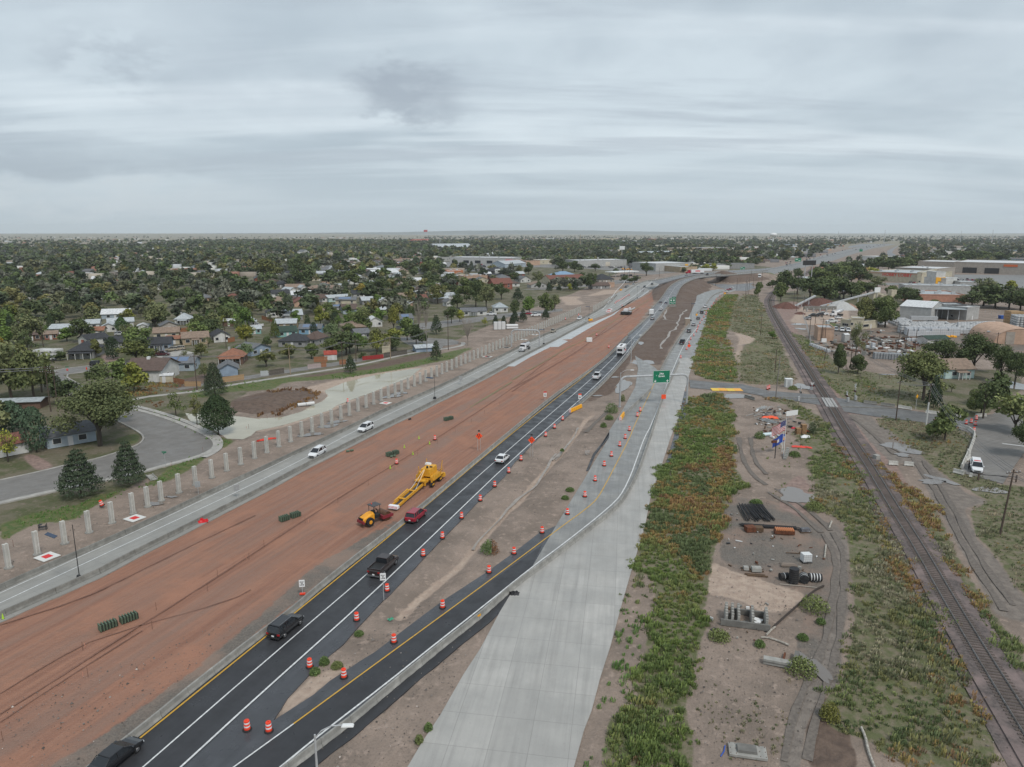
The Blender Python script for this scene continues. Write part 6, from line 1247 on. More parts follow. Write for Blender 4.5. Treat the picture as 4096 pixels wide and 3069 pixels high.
for(a,b,dp,h,rt,rh,w_,rc,lb,kw) in[((380,470),(562,465),18,3.6,'hip',3.6,'white','blue','white restaurant with a bright blue hip roof',{}),((325,522),(632,510),14,5.4,'x',3,'cream','reddark','long two-storey motel with a brown roof',dict(wins=(.1,.25,.4,.6,.75,.9))),((752,502),(882,497),16,3.2,'hip',4.5,'stone','dark','dark pyramid-roofed restaurant near the outer ramp',{}),((75,500),(160,496),10,3,'y',3,'white','grey','white gabled house left of the motel',{}),((1240,402),(1540,392),45,9,'flat',0,'lightgrey','white','big ribbed grey warehouse with a yellow sign',dict(wins=(),door=None,name='warehouse',cat='building')),((570,362),(990,352),35,8,'flat',0,'lightgrey','white','white department-like block with grey piers',dict(ac=5,wins=(),name='shop',cat='building')),((240,342),(385,337),25,6,'flat',0,'cream','white','cream bank-like block left of the piers',dict(ac=2,name='shop',cat='building')),((645,312),(782,308),20,5,'flat',0,'white','white','white flat shop behind the piers',dict(name='shop',cat='building')),((1120,275),(1385,270),20,5,'x',5,'paleblue','metal','long blue-grey roofed building beyond the warehouse',dict(name='hall',cat='hall')),((1410,236),(1592,232),40,9,'flat',0,'tan','white','tan superstore box, left of the far trees',dict(name='store',cat='building',wins=(),door=None)),((1640,232),(1900,228),50,9,'flat',0,'stone','light','stone-coloured store with pale metal roof pieces',dict(name='store',cat='building',ac=5)),((1890,262),(2140,256),40,7,'flat',0,'tan','tan','low tan store below the stone-coloured store',dict(name='store',cat='building')),((765,140),(900,140),40,14,'flat',0,'cream','white','four-storey cream block on the skyline',dict(name='hotel',cat='building',wins=(.1,.3,.5,.7,.9))),((1230,196),(1420,192),40,6,'flat',0,'cream','white','low cream store on the far plain',dict(name='store',cat='building')),((1595,175),(1690,172),60,7,'flat',0,'white','white','small white box store far off',dict(name='store',cat='building')),((-60,372),(120,362),25,5,'x',4,'paleblue','light','pale blue roofed hall at the end of the strip mall',dict(name='hall',cat='hall')),((740,545),(802,540),6,3,'flat',0,'peach','tan','left of two small peach cabins by the outer ramp',dict(name='shed',cat='shed',wins=())),((812,545),(885,535),6,3.2,'flat',0,'peach','tan','right of two small peach cabins by the outer ramp',dict(name='shed',cat='shed',wins=())),((1220,135),(1330,132),60,8,'flat',0,'brick','tan','reddish block near the skyline',{}),((920,150),(1160,148),60,7,'flat',0,'white','white','long white far store near the cream block',dict(name='store',cat='building'))]:
 t=H(ZN(a)[0],ZN(b)[0],dp,h,rt,rh,w_,rc,lb,**kw)
 if 'yellow' in lb:plate(t,'yellow_sign',5,2.6,YELS,(frame_of(ZN(a)[0],ZN(b)[0])[1]*.88,-.3,6.4),.2)
# fuel canopy
def canopy(A,B,dep,h,label,m,posts=4,name='canopy',cat='canopy',th=.8):
 a,L,az=frame_of(A,B);t=thing(name,a,az,label,cat);BX(t,'roof',m,L/2,dep/2,h,L,dep,th);FOOT.append((a,L*.6))
 for i in range(posts):
  for y in(.15,.85):BX(t,'post',STEEL,L*(i+.5)/posts,dep*y,h/2,.4,.4,h)
 return t
canopy(fN(880,452),fN(1095,442),14,5,'flat white fuel station canopy',WHITE)
t=thing('billboard',G(*fN(948,300)),0,'white billboard high above the far trees','billboard');BX(t,'post',STEEL,0,0,9,.8,.8,18);plate(t,'panel',9,6,WHITE,(0,-.5,20),.4)
t=thing('billboard',G(*fE(338,535)),.2,'dark two-legged billboard above the tree belt at right','billboard')
for x in(-3.3,3.3):TB(t,'post',STEEL,(x,0,0),(x,0,19),.35)
plate(t,'panel',12,4,DARK,(0,-.5,20.5),.8)
# --- right side: stores
t=H(fE(830,478),fE(1322,505),60,8.5,'flat',0,'cream','light','cream craft store with red lettering and a grey flat roof',wins=(),door=None,name='store',cat='building',ac=7)
a,L,az=frame_of(fE(830,478),fE(1322,505));text('HOBBY LOBBY',4.2,SRED,t,(L*.58,-.2,6.6),bold=.06);BX(t,'band',MW['peach'],L/2,-.08,8.0,L,.14,1.6)
t=H(fE(1322,505),fE(1450,470),4,9.5,'flat',0,'cream','light','front of the cream store with two red signs and dark windows',wins=(.7,.85),door=.5,name='store',cat='building');a,L,az=frame_of(fE(1322,505),fE(1450,470));mb=MB();mb.box(L*.38,-.2,8.2,9,.1,2.6);mb.box(L*.55,-.2,8.2,9,.1,2.6);mb.obj('red_signs',SRED,t)
H(fE(1450,470),fE(1608,452),40,10,'flat',0,'stone','white','grey-brown store block right of the cream craft store',wins=(.2,.35),name='store',cat='building',ac=2)
t=H(fE(1600,412),fE(2500,440),90,12,'flat',0,'stone','white','huge stone-grey superstore with a white roof and orange sign',wins=(.14,),door=None,name='store',cat='building');a,L,az=frame_of(fE(1600,412),fE(2500,440));mb=MB();mb.box(L*.56,-.3,9.6,13,.3,2.4);mb.obj('orange_sign',mat('sign_rust',(.55,.13,.04),.6),t)
for x in(.165,.385):BX(t,'entrance',DARK,L*x,-.1,3.2,14,.3,6.4)
H(fE(1290,385),fE(1600,395),60,10,'flat',0,'stone','white','stone-grey wing at the left of the superstore',wins=(),name='store',cat='building')
t=H(fE(1440,545),fE(1520,545),14,13,'flat',0,'white','white','white tower with a yellow arch in the shopping yard',wins=(),door=None,name='tower',cat='building');mb=MB();a_,L,az=frame_of(fE(1440,545),fE(1520,545));mb.box(L*.12,-.3,4.5,L*.24,.5,9);mb.box(L*.88,-.3,4.5,L*.24,.5,9);mb.box(L*.5,-.3,7.2,L*.52,.5,3.2);mb.obj('yellow_arch',YELS,t)
H(fE(1530,548),fE(1625,540),18,8,'flat',0,'white','white','white block right of the yellow-arched tower',wins=(),door=None,name='shop',cat='building');H(fE(1655,555),fE(1815,558),18,5.5,'flat',0,'lightgrey','light','low pale shop with a dark awning',wins=(),door=None,name='shop',cat='building')
H(fE(1175,592),fE(1800,605),20,6,'flat',0,'lightgrey','light','long grey-walled building with a pale parapet roof',wins=(),door=None,name='shop',cat='building',ac=6)
H(fE(1300,700),fE(1700,708),34,7,'flat',0,'salmon','metal','salmon-walled building with a grey roof full of units',wins=(),door=.85,name='shop',cat='building',ac=5)
H(fE(1130,812),fE(1400,832),26,7,'x',2.4,'lightgrey','white','grey block warehouse with a white metal gable roof',wins=(),door=None,name='warehouse',cat='building',over=.3);H(fE(1710,825),fE(1815,815),22,6.5,'flat',0,'lightgrey','white','grey block building at the right end of the warehouse',wins=(),name='warehouse',cat='building')
canopy(fE(1415,822),fE(1705,830),14,6,'open grey canopy with dark bays beside the warehouse',MRF['metal'],3,th=.3);H(fE(1420,800),fE(1700,806),14,6.8,'flat',0,'dkgrey','light','dark bay building behind the open canopy',wins=(),door=None,detail=0,name='warehouse',cat='building')
K=lambda*p:Z(3072,1180,4.32,*p)
fK=lambda*a:K(a)[0]
H(fK(1245,562),fK(1420,585),9,3.6,'flat',0,'cream','white','left white-roofed wing of the cream office',wins=(.3,.5,.7),name='office',cat='building');H(fK(1420,588),fK(1640,600),8,5.0,'flat',0,'cream','white','taller middle block of the cream office',wins=(.1,),name='office',cat='building');H(fK(1600,600),fK(1885,568),7,3.4,'flat',0,'cream','light','right wing of the cream office with four windows',wins=(.1,.2,.3,.4),door=.6,name='office',cat='building')
t=H(fK(852,786),fK(1128,796),12,5.2,'flat',0,'peach','light','peach concrete block building with a pale blue roof',wins=(),door=None,detail=0,name='block_shed',cat='building')
H(fK(1320,822),fK(1400,820),2.5,3.2,'x',.5,'lightgrey','white','narrow pale metal shed beside the willow-like tree',wins=(),door=None,detail=0,name='shed',cat='shed',over=.1)
H(f8(1530,790),f8(1778,785),10,3.2,'x',2.4,'aqua','tan','pale green cottage with a tan roof behind the dark spreading trees',wins=(.3,.8),porch=.4)
H(f8(1375,500),f8(1560,495),6,2.6,'x',1.0,'white','green','small white office with a ribbed green roof in the block yard',wins=(.4,),detail=1,name='shed',cat='shed')
canopy(f8(1880,460),f8(2000,470),12,4,'grey open shed left of the arched hangar',MRF['metal'],2,th=.3)
# arched hangar
a,L,az=frame_of(f8(1950,487),f8(2400,500));t=thing('hangar',a,az,'peach arched hangar with a boarded doorway','hangar');FOOT.append((a+Vector((L/2,6,0)),L*.6));n=16;Hh=6.6
prof=[(L/2-L/2*mc(PI*i/n),Hh*ms(PI*i/n)**.8) for i in range(n+1)];mb=MB()
for y in(0,26):mb.poly([(x,y,z) for x,z in prof])
mb.obj('end_wall',MW['peach'],t,fix=False);mb=MB()
for(x0,z0),(x1,z1) in zip(prof[:-1],prof[1:]):mb.quad((x0,-.2,z0),(x1,-.2,z1),(x1,26.2,z1),(x0,26.2,z0))
mb.obj('arched_roof',MW['peach'],t,fix=False);BX(t,'doorway',MW['stone'],L*.3,-.1,2.6,L*.17,.15,5.2)
# concrete plant: tower, box, conveyor
H(fE(905,690),fE(965,688),5,7,'flat',0,'cream','white','cream batching house at the top of the conveyor',wins=(.5,),name='batch_house',cat='building',door=None);H(fE(972,692),fE(1048,690),6,6,'flat',0,'cream','white','cream block right of the batching house',wins=(),name='plant_block',cat='building',door=None);H(fE(1056,694),fE(1100,692),3,9.2,'flat',0,'cream','cream' if 0 else 'light','tall plain cream tower of the concrete plant',wins=(),name='plant_tower',cat='tower',door=None,detail=0)
t=thing('sign_board',G(*fE(932,690)),.4,'big white board on top of the batching house','board');plate(t,'panel',5,3.2,WHITE,(0,0,9.6),.3);BX(t,'support',STEEL,0,0,4,.3,.3,8)
def conveyor(q0,q1,h0,h1,label,w=1.3):
 a,b=G(*q0),G(*q1);t=thing('conveyor',a,0,label,'conveyor');d=b-a;a0=Vector((0,0,h0));b0=Vector((d.x,d.y,h1));s=Vector((-d.y,d.x,0)).normalized()*w/2;up=Vector((0,0,.8));mb=MB();mb.hexa([a0-s,b0-s,b0+s,a0+s,a0-s+up,b0-s+up,b0+s+up,a0+s+up]);mb.obj('truss',STEEL,t)
 for k in(.35,.7):p=a0 .lerp(b0,k);BX(t,'support',STEEL,p.x,p.y,p.z/2,.4,.4,p.z)
conveyor(fK(900,225),fE(905,690),.6,7.6,'long grey conveyor climbing to the batching house');conveyor(fK(455,225),fK(800,190),.5,6,'shorter grey conveyor behind the gravel piles')
def pile(q,r,h,m,label):
 p=G(*q);n=22;mb=MB();pr=random.Random(int(q[0]));rr=[r*pr.uniform(.8,1.15) for _ in range(n)];V=[]
 rings=[(1.0,0),(.7,.38),(.38,.78),(.12,.98)];prev=None
 for k,z in rings:
  cur=[(mc(2*PI*i/n)*rr[i]*k,ms(2*PI*i/n)*rr[i]*k,h*z*pr.uniform(.93,1.05)-(.1 if k==1 else 0)) for i in range(n)]
  if prev:
   for i in range(n):mb.quad(prev[i],prev[(i+1)%n],cur[(i+1)%n],cur[i])
  prev=cur
 mb.poly(prev);o=mb.obj('gravel_pile',m,fix=False);o.location=p;tag(o,label,'pile')
mr=mat('pile_red',(.15,.075,.06),.95,c2=(.1,.05,.04),scale=1.5);mp_=mat('pile_pale',(.45,.45,.44),.95,c2=(.35,.35,.34),scale=1.5);mo=mat('pile_tan',(.33,.21,.16),.95,c2=(.25,.16,.12),scale=1.5)
pile(fK(300,222),8.5,3.6,mr,'red-brown gravel pile nearest the railway bend');pile(fK(900,190),14,5,mr,'large dark red gravel pile between the conveyors');pile(fK(840,250),7,2.6,mr,'smaller dark red pile before the large red one');pile(fK(1250,240),10,5,mp_,'white gravel pile under the long conveyor');pile(fK(1370,245),7,3.5,mo,'tan gravel pile right of the white one');pile(fK(560,330),3.5,1.3,mr,'small low gravel heap in the yard')
canopy(fK(620,290),fK(1180,290),1,2.2,'low grey retaining wall in front of the gravel piles',CB,5,name='bin_wall',cat='wall',th=2.0)
# ---- fences made of boards
FENCE=mat('fence_wood',(.33,.15,.075),.85,c2=(.24,.11,.06),scale=1.5);FENCE2=mat('fence_pale',(.42,.28,.16),.85,c2=(.33,.22,.12),scale=1.5);FENCE3=mat('fence_grey',(.13,.115,.1),.9,c2=(.09,.08,.07),scale=1.5);FREDT=mat('red_tarp',(.32,.03,.03),.7)
board_n=[0]
def fence(A,B,h,m,label,bw=.30):
 a,L,az=frame_of(A,B);t=thing('wooden_fence',a,az,label,'fence');n=max(3,int(L/bw));mb=MB();mb.box(0,0,h/2,bw*.92,.03,h);me=mb.mesh('board',m)
 if board_n[0]+n<560 and n<140:
  for i in range(n):o=link('board',me,t);o.location=(bw*(i+.5),ru(-.02,.02),ru(-.05,.03));o.rotation_euler=(0,ru(-.01,.01),0)
  board_n[0]+=n
 else:
  mb=MB()
  for i in range(n):mb.box(bw*(i+.5),ru(-.02,.02),h/2+ru(-.05,.03),bw*.92,.03,h)
  o=mb.obj('boards',m,t);o['kind']='stuff'
 mb=MB();mb.box(L/2,.05,h*.3,L,.05,.09);mb.box(L/2,.05,h*.8,L,.05,.09);mb.obj('rails',m,t)
fence(fL(1925,608),fL(2115,580),1.8,FENCE2,'bright honey-coloured board fence under the blue garage');fence(fL(1595,640),fL(1740,640),1.6,FENCE2,'honey-coloured board fence behind the dark meter pole');fence(fL(1500,605),fL(1600,625),1.6,FENCE,'red-brown board fence right of the cream shed');fence(fL(1545,215),fL(1745,235),2.2,FENCE,'long orange-brown fence between cream and tan houses');fence(fL(1550,180),fL(1680,160),2.2,FENCE,'orange-brown fence behind the long tan roof')
fence(fL(1970,262),fL(2030,250),2,FENCE,'orange fence piece right of the black-roofed white house');fence(f6(115,545),f6(245,525),1.8,FENCE3,'weathered brown fence at the left end of the alley');fence(f6(40,550),f6(115,545),1.7,mat('fence_sheet',(.42,.44,.45),.6),'pale sheet fence left of the weathered brown fence');fence(f6(500,430),f6(625,425),2,FENCE,'orange-brown fence left of the barn-shaped shed');fence(f6(565,475),f6(612,470),1.8,FENCE,'short orange fence below the barn-shaped shed');fence(f6(720,452),f6(782,448),1.8,FENCE,'orange fence right of the dark pole');fence(f6(448,490),f6(562,475),1.6,mat('fence_white',(.5,.48,.47),.8,c2=(.3,.14,.13),scale=.6),'patchy white and red fence by the alley');fence(f6(730,250),f6(900,285),1.5,WHITE,'white picket fence beside the silver sedan')
fence(f6(920,415),f6(1105,395),1.5,FREDT,'fence hung with a red tarp along the alley');fence(f6(1105,392),f6(1310,360),1.9,FENCE3,'dark board fence right of the red tarp');fence(f6(50,60),f6(200,95),2,FENCE,'red-brown fence at the street left of the tan house');fence(fM(960,780),fM(1010,778),2,FENCE,'small orange fence between dark trees');fence(fL(2045,150),fL(2120,155),2,FENCE,'orange fence beside the dark red shed')
# ---- chain link fences on the right
def post_fence(pts,h,label,step=3.0,m=None):
 p=resample(g2(pts),step);t=thing('wire_fence',p[0],0,label,'fence');mb=MB()
 for q in p:mb.tube(q-p[0],q-p[0]+Vector((0,0,h)),.05,.05,5)
 mb.obj('posts',m or STEEL,t);mb=MB()
 for z in(h*.97,h*.5):mb.path([q-p[0]+Vector((0,0,z)) for q in p],.02,3)
 mb.obj('wires',m or STEEL,t)
post_fence(Z8((300,260),(330,330),(355,440),(370,500),(420,560)),2.2,'chain link fence between the railway and the yard');post_fence(Z8((430,560),(640,620),(700,770),(870,790),(1060,790)),1.5,'wire fence round the empty lot beyond the crossing',m=WOOD);post_fence(ZE((1820,775),(2000,785),(2300,800)),2.5,'chain link fence right of the warehouse')
# ================================================================ trees and plants
def leaf_mat(name,c,c2):
 m=bpy.data.materials.new(name);m.use_nodes=True;n,l=nodes(m);b=n['Principled BSDF'];MATS[name]=m
 at=n.new('ShaderNodeAttribute');at.attribute_name='Col';oi=n.new('ShaderNodeObjectInfo');s=n.new('ShaderNodeSeparateColor');l.new(at.outputs['Color'],s.inputs[0])
 mx=n.new('ShaderNodeMix');mx.data_type='RGBA';mx.inputs[6].default_value=(*c,1);mx.inputs[7].default_value=(*c2,1);l.new(s.outputs[0],mx.inputs[0])
 mu=n.new('ShaderNodeMix');mu.data_type='RGBA';mu.blend_type='MULTIPLY';mu.inputs[0].default_value=1;l.new(mx.outputs[2],mu.inputs[6]);l.new(oi.outputs['Color'],mu.inputs[7])
 l.new(mu.outputs[2],b.inputs['Base Color']);b.inputs['Roughness'].default_value=.75;b.inputs['Specular IOR Level'].default_value=.15
 return m
LEAF=leaf_mat('leaves',(.062,.08,.034),(.17,.185,.085));NEEDLE=leaf_mat('needles',(.032,.048,.027),(.085,.105,.06));BARK=mat('bark',(.085,.07,.058),.95,c2=(.05,.042,.036),scale=4);TWIG=mat('twig',(.27,.235,.205),.9)
VCOL=leaf_mat('plant_leaves',(1,1,1),(1,1,1))
# plants in masses take their colour straight from the attribute
n_,l_=nodes(VCOL);l_.new([x for x in n_ if x.type=='ATTRIBUTE'][0].outputs['Color'],n_['Principled BSDF'].inputs['Base Color'])
def cards(P_,N,size,r,flat=.5,tri=False):
 n=len(P_);rn=r.normal(size=(n,3));d=N*flat+rn*(1-flat)*.8;d/=np.linalg.norm(d,axis=1,keepdims=True)+1e-9
 t=np.cross(d,r.normal(size=(n,3)));t/=np.linalg.norm(t,axis=1,keepdims=True)+1e-9;b=np.cross(d,t);s=(size*r.uniform(.6,1.4,n))[:,None]
 if tri:V=np.stack([P_-t*s*.6-b*s*.4,P_+t*s*.6-b*s*.35,P_+b*s*.8],1);F=np.arange(n*3).reshape(n,3)
 else:V=np.stack([P_-t*s*.6,P_-b*s*.45+d*s*.12,P_+t*s*.6,P_+b*s*.5-d*s*.1],1);F=np.arange(n*4).reshape(n,4)
 return V.reshape(-1,3),F
def crown(seed,kind,n):
 r=np.random.default_rng(seed);P_=[];N_=[]
 if kind in('round','elm','sparse'):
  lobes=[];k={'round':9,'elm':15,'sparse':11}[kind]
  for i in range(k):
   a=2*PI*(i/k+r.uniform(-.05,.05))*2.4;rad=r.uniform(.0,.32) if kind=='round' else r.uniform(.08,.40);z={'round':r.uniform(.38,.82),'elm':r.uniform(.42,.86),'sparse':r.uniform(.4,.85)}[kind]-rad*.35
   s={'round':.19,'elm':.145,'sparse':.12}[kind]*r.uniform(.8,1.25);lobes.append((rad*mc(a),rad*ms(a),z,s))
  lobes.append((0,0,.8,.17 if kind=='round' else .15))
  w=np.array([l[3]**2 for l in lobes]);w/=w.sum();ix=r.choice(len(lobes),n,p=w);L=np.array(lobes)[ix]
  d=r.normal(size=(n,3));d/=np.linalg.norm(d,axis=1,keepdims=True);rad=L[:,3:4]*(1-.45*r.random((n,1))**2)*(1+.25*r.normal(size=(n,1))*(kind!='round'));p=L[:,:3]+d*rad*np.array([1,1,.78]);N=d+np.array([0,0,.35])
  bright=.5+.35*d[:,2]*0+r.normal(0,.22,n)+np.array([ms(q*7.1)*.18 for q in ix])
 elif kind in('pine','cone','dense_pine','column'):
  tiers={'pine':11,'cone':14,'dense_pine':12,'column':9}[kind];u=r.random(n)**.8
  if kind in('pine','cone'):z=.12+.86*(1-np.sqrt(1-u*.985));R_=.5*(1-(z-.1)/.92)**.85
  elif kind=='dense_pine':z=.14+.84*u;R_=.5*np.sin(np.pi*np.clip((z-.1)/.95,0,1)**.62)**.8
  else:z=.06+.9*u;R_=.5*np.sin(np.pi*np.clip((z+.12)/1.12,0,1))**.6
  th=r.uniform(0,2*PI,n);spokes=np.round(th/(2*PI)*9+(z*tiers).astype(int)*.37)/9*2*PI-(z*tiers).astype(int)*.23
  if kind=='pine':th=spokes+r.normal(0,.16,n);z=(np.floor(z*tiers)+r.normal(.5,.16,n))/tiers
  if kind=='cone':th=th*.4+(spokes+r.normal(0,.2,n))*.6
  q=np.sqrt(r.random(n))*(1+.10*r.normal(size=n));rr=R_*(.35+.65*q)*(1+.12*np.sin(th*3+z*20));p=np.stack([rr*np.cos(th),rr*np.sin(th),z-(.10*rr if kind=='cone' else-.04*rr)],1);d=np.stack([np.cos(th),np.sin(th),np.full(n,.5)],1);N=d;bright=.45+r.normal(0,.22,n)
 return p,N,np.clip(bright,0,1)
def trunk_mesh(mb,kind,seed,W):
 r=random.Random(seed)
 if kind in('round','elm','sparse','bare'):
  h0=.3;mb.tube((0,0,-.02),(.01,0,h0),.028,.02,7)
  for i in range(7 if kind!='bare' else 12):
   a=i*2.4+r.uniform(-.3,.3);e=Vector((mc(a)*r.uniform(.15,.33)*W,ms(a)*r.uniform(.15,.33)*W,r.uniform(.6,.85)));s0=Vector((0,0,h0*r.uniform(.6,1.0)));m=s0 .lerp(e,.5)+Vector((0,0,.04));mb.tube(s0,m,.014,.009,5,False);mb.tube(m,e,.009,.003,4,False)
   if kind=='bare':
    for j in range(9):q=s0 .lerp(e,r.uniform(.3,1));f=q+Vector((r.uniform(-.16,.16),r.uniform(-.16,.16),r.uniform(.08,.3)));mb.tube(q,f,.004,.0015,3,False)
 else:mb.tube((0,0,-.02),(0,0,.93),.022,.004,7)
TREES={}
def tree_proto(kind,var,n,size,mat_):
 key=(kind,var,n);
 if key in TREES:return TREES[key]
 mb=MB();trunk_mesh(mb,kind,var,1);tm=mb.mesh('trunk',BARK if kind!='bare' else TWIG,fix=False);cm=None
 if kind!='bare':
  p,N,b=crown(var*17+len(kind),kind,n);V,F=cards(p,N,size,np.random.default_rng(var+5));c=np.repeat(b,4);o=numesh('crown',V,F,mat_,colors=np.stack([c,c,c],1));cm=o.data;bpy.data.objects.remove(o)
 TREES[key]=(tm,cm);return TREES[key]
KIND={'round':(1500,.072,LEAF,'leafy tree'),'elm':(1900,.055,LEAF,'broad tree'),'sparse':(650,.05,LEAF,'thin-leaved tree'),'pine':(1500,.055,NEEDLE,'pine'),'cone':(1500,.05,NEEDLE,'conical evergreen'),'dense_pine':(2000,.062,NEEDLE,'dense evergreen'),'column':(1500,.06,NEEDLE,'columnar evergreen'),'bare':(0,0,None,'bare tree')}
TPOS=[]
def tree(p,h,w,kind,tint,label,name=None,big=False,group=None,lod=1.0):
 n,s,m_,cat=KIND[kind];n=int(n*lod*(4.2 if big else 1));s=s*(.5 if big else .92)/math.sqrt(lod);tm,cm=tree_proto(kind,(len(TPOS)%3)+(10 if big else 0),n,s,m_)
 t=thing(name or{'pine':'pine_tree','cone':'evergreen_tree','dense_pine':'evergreen_tree','column':'evergreen_tree','bare':'bare_tree','elm':'elm_tree'}.get(kind,'leafy_tree'),(p.x,p.y,0),ru(0,6.28),label,'tree',group or 'trees');t.scale=(w,w,h);TPOS.append((p.x,p.y,w/2))
 link('trunk',tm,t)
 if cm:c=link('crown',cm,t);c.color=(*tint,1)
 return t
def T(q,hz,wz,kind,tint,label,k=2.16,**kw):
 p=G(*q);zc=(p-Vector((0,0,CH))).length;tree(p,hz/k*zc/FPX,wz/k*zc/FPX*1.02,kind,tint,label,**kw)
DKG,MDG,OLV,GRY,YEG,BRG,GLD,BLG=(.75,.85,.8),(1.0,1.1,.9),(1.25,1.15,.95),(1.35,1.3,1.35),(2.3,2.1,.9),(1.1,1.45,.85),(2.2,1.5,.7),(1.3,1.5,1.6)
T(fL(865,1150),525,640,'elm',(1.0,1.02,1.0),'big spreading tree with dark limbs before the pale blue ranch house',big=True,lod=1.7)
T(f1(703,400),395,320,'pine',(1.1,1.15,1.2),'left of the two pines beside the foreground street',big=True);T(f1(1120,303),380,250,'pine',(1.1,1.15,1.2),'right of the two pines beside the foreground street',big=True);T(fL(1888,1048),315,270,'dense_pine',(.85,1.0,.8),'dense dark evergreen at the pond edge',big=True)
T(fL(1858,708),295,200,'cone',(1.1,1.1,1.1),'tall spruce right of the meter pole, behind the pond',big=True)
for(q,h,w,k,c,lb) in[((1705,978),280,130,'sparse',OLV,'thin young pine beside the dense dark evergreen'),((1523,897),215,165,'sparse',MDG,'small leafy tree left of the pond, near the concrete apron'),((315,1200),335,180,'column',BLG,'grey-green juniper column at the left end of the pale blue house'),((110,1045),235,215,'dense_pine',BLG,'rounded blue-grey juniper above the left garage'),((70,1288),250,200,'sparse',YEG,'small yellow-green tree before the left garage'),((510,722),170,120,'pine',GRY,'half-bare conifer beside the two dark poles'),((100,745),420,380,'elm',GRY,'grey-olive elm at the left edge, front row'),((300,765),400,330,'elm',(1.1,1.1,1.0),'dark elm left of the two dark poles'),((-40,620),340,330,'elm',GRY,'grey elm cut by the left edge'),((200,560),260,250,'elm',OLV,'olive elm among the grey ones at left'),((390,640),230,170,'round',DKG,'dark leafy tree right behind the two dark poles'),((850,650),180,230,'elm',(1.0,1.1,1.0),'elm standing behind the big spreading tree'),((980,404),175,108,'column',DKG,'dark conical evergreen before the dark-roofed house'),((1180,435),185,290,'elm',(1.1,1.1,.8),'wide olive tree behind the brown shingle roof'),((520,415),75,125,'round',DKG,'flat dark conifer over the white SUV'),((830,390),150,120,'round',OLV,'small olive tree beside the grey porch house'),((710,262),200,190,'elm',DKG,'dark elm left of the black-roofed white house'),((580,250),110,155,'round',BRG,'green round tree left of the dark elm'),((1130,245),145,155,'elm',GRY,'grey-olive tree before the white houses'),((1055,175),118,98,'dense_pine',BRG,'trimmed dark green ball tree before the long white house'),((270,305),260,240,'elm',GRY,'tall grey tree right of the dark brown house'),((60,285),150,165,'round',BRG,'bright green round tree at the left edge'),((-10,330),110,130,'round',GLD,'golden-brown bush tree at the left edge'),((1345,140),220,230,'elm',GRY,'large grey-green elm above the white carport'),((1740,385),125,135,'elm',OLV,'olive tree below the tan stucco house'),((1590,390),60,90,'sparse',GRY,'little thin tree by the driveway'),((1455,215),55,55,'round',OLV,'small bush tree before the cream house'),((1810,205),150,250,'elm',DKG,'broad dark elm above the orange-brown fence'),((2130,290),190,170,'elm',(1.7,1.5,.7),'yellowing tree right of the black-roofed white house'),((2120,405),140,160,'elm',BLG,'blue-grey tree right of the rust-roofed porch'),((2060,340),60,110,'round',BRG,'low green tree by the rust-roofed house'),((180,820),60,60,'round',DKG,'small dark shrub tree by the rusty shed'),((1800,300),90,90,'sparse',GRY,'thin tree at the corner of the tan house'),((1770,565),130,90,'elm',GRY,'grey tree behind the honey board fence')]:
 T(ZL(q)[0],h,w,k,c,lb)
for(q,h,w,k,c,lb) in[((500,205),118,62,'column',DKG,'slim dark cone tree between the blue and teal houses'),((650,225),135,180,'elm',BLG,'blue-grey tree right of the sky blue house'),((800,212),125,150,'round',MDG,'green street tree before the silver sedan'),((900,165),200,190,'round',MDG,'tall green tree behind the street tree'),((1050,342),215,200,'elm',OLV,'tall olive tree behind the red tarp fence'),((1210,335),160,115,'round',DKG,'dark green tree right of the tall olive tree'),((1060,105),150,145,'round',BRG,'bright green tree behind the small white gabled house'),((1190,180),250,130,'elm',(1.6,1.4,.8),'tall yellowing tree right of the bright green one'),((1425,325),62,80,'round',GRY,'small blue-grey bush tree on the blue shed'),((1557,412),190,110,'pine',(1.1,1.1,1.0),'pine on the footpath bank near the blue shed'),((818,522),170,115,'pine',(1.0,1.1,1.0),'pine on the bank above the pond'),((1830,285),270,200,'bare',MDG,'wide bare tree near the end of the footpath'),((1560,188),185,115,'pine',(.9,1.0,.9),'dark pine behind the bare poplars'),((280,395),130,180,'round',OLV,'olive tree above the transformer pole'),((480,400),140,150,'round',MDG,'dark tree between the dark roofs'),((660,385),175,210,'elm',MDG,'green tree behind the barn-shaped shed'),((90,470),150,200,'elm',OLV,'olive shrub tree above the sheet fence'),((100,295),90,120,'round',DKG,'dark bush tree below the little teal house'),((1410,190),330,120,'bare',MDG,'tall bare poplar, left of two'),((1470,200),300,100,'bare',MDG,'tall bare poplar, right of two'),((2070,112),100,65,'pine',DKG,'small pine left of three by the upper street'),((2140,112),95,60,'pine',DKG,'small pine middle of three by the upper street'),((2210,112),95,60,'pine',DKG,'small pine right of three by the upper street'),((1980,122),90,80,'sparse',YEG,'young yellow-green tree by the upper street'),((1690,95),160,150,'elm',DKG,'dark elm above the turning circle'),((1330,75),150,120,'elm',DKG,'dark elm left of the solar house'),((1760,80),110,100,'round',YEG,'yellow-green tree behind the bare tree'),((920,400),60,70,'round',DKG,'dark bush right of the brown alley pole'),((690,120),120,90,'column',DKG,'dark evergreen above the sky blue house')]:
 T(Z6(q)[0],h,w,k,c,lb)
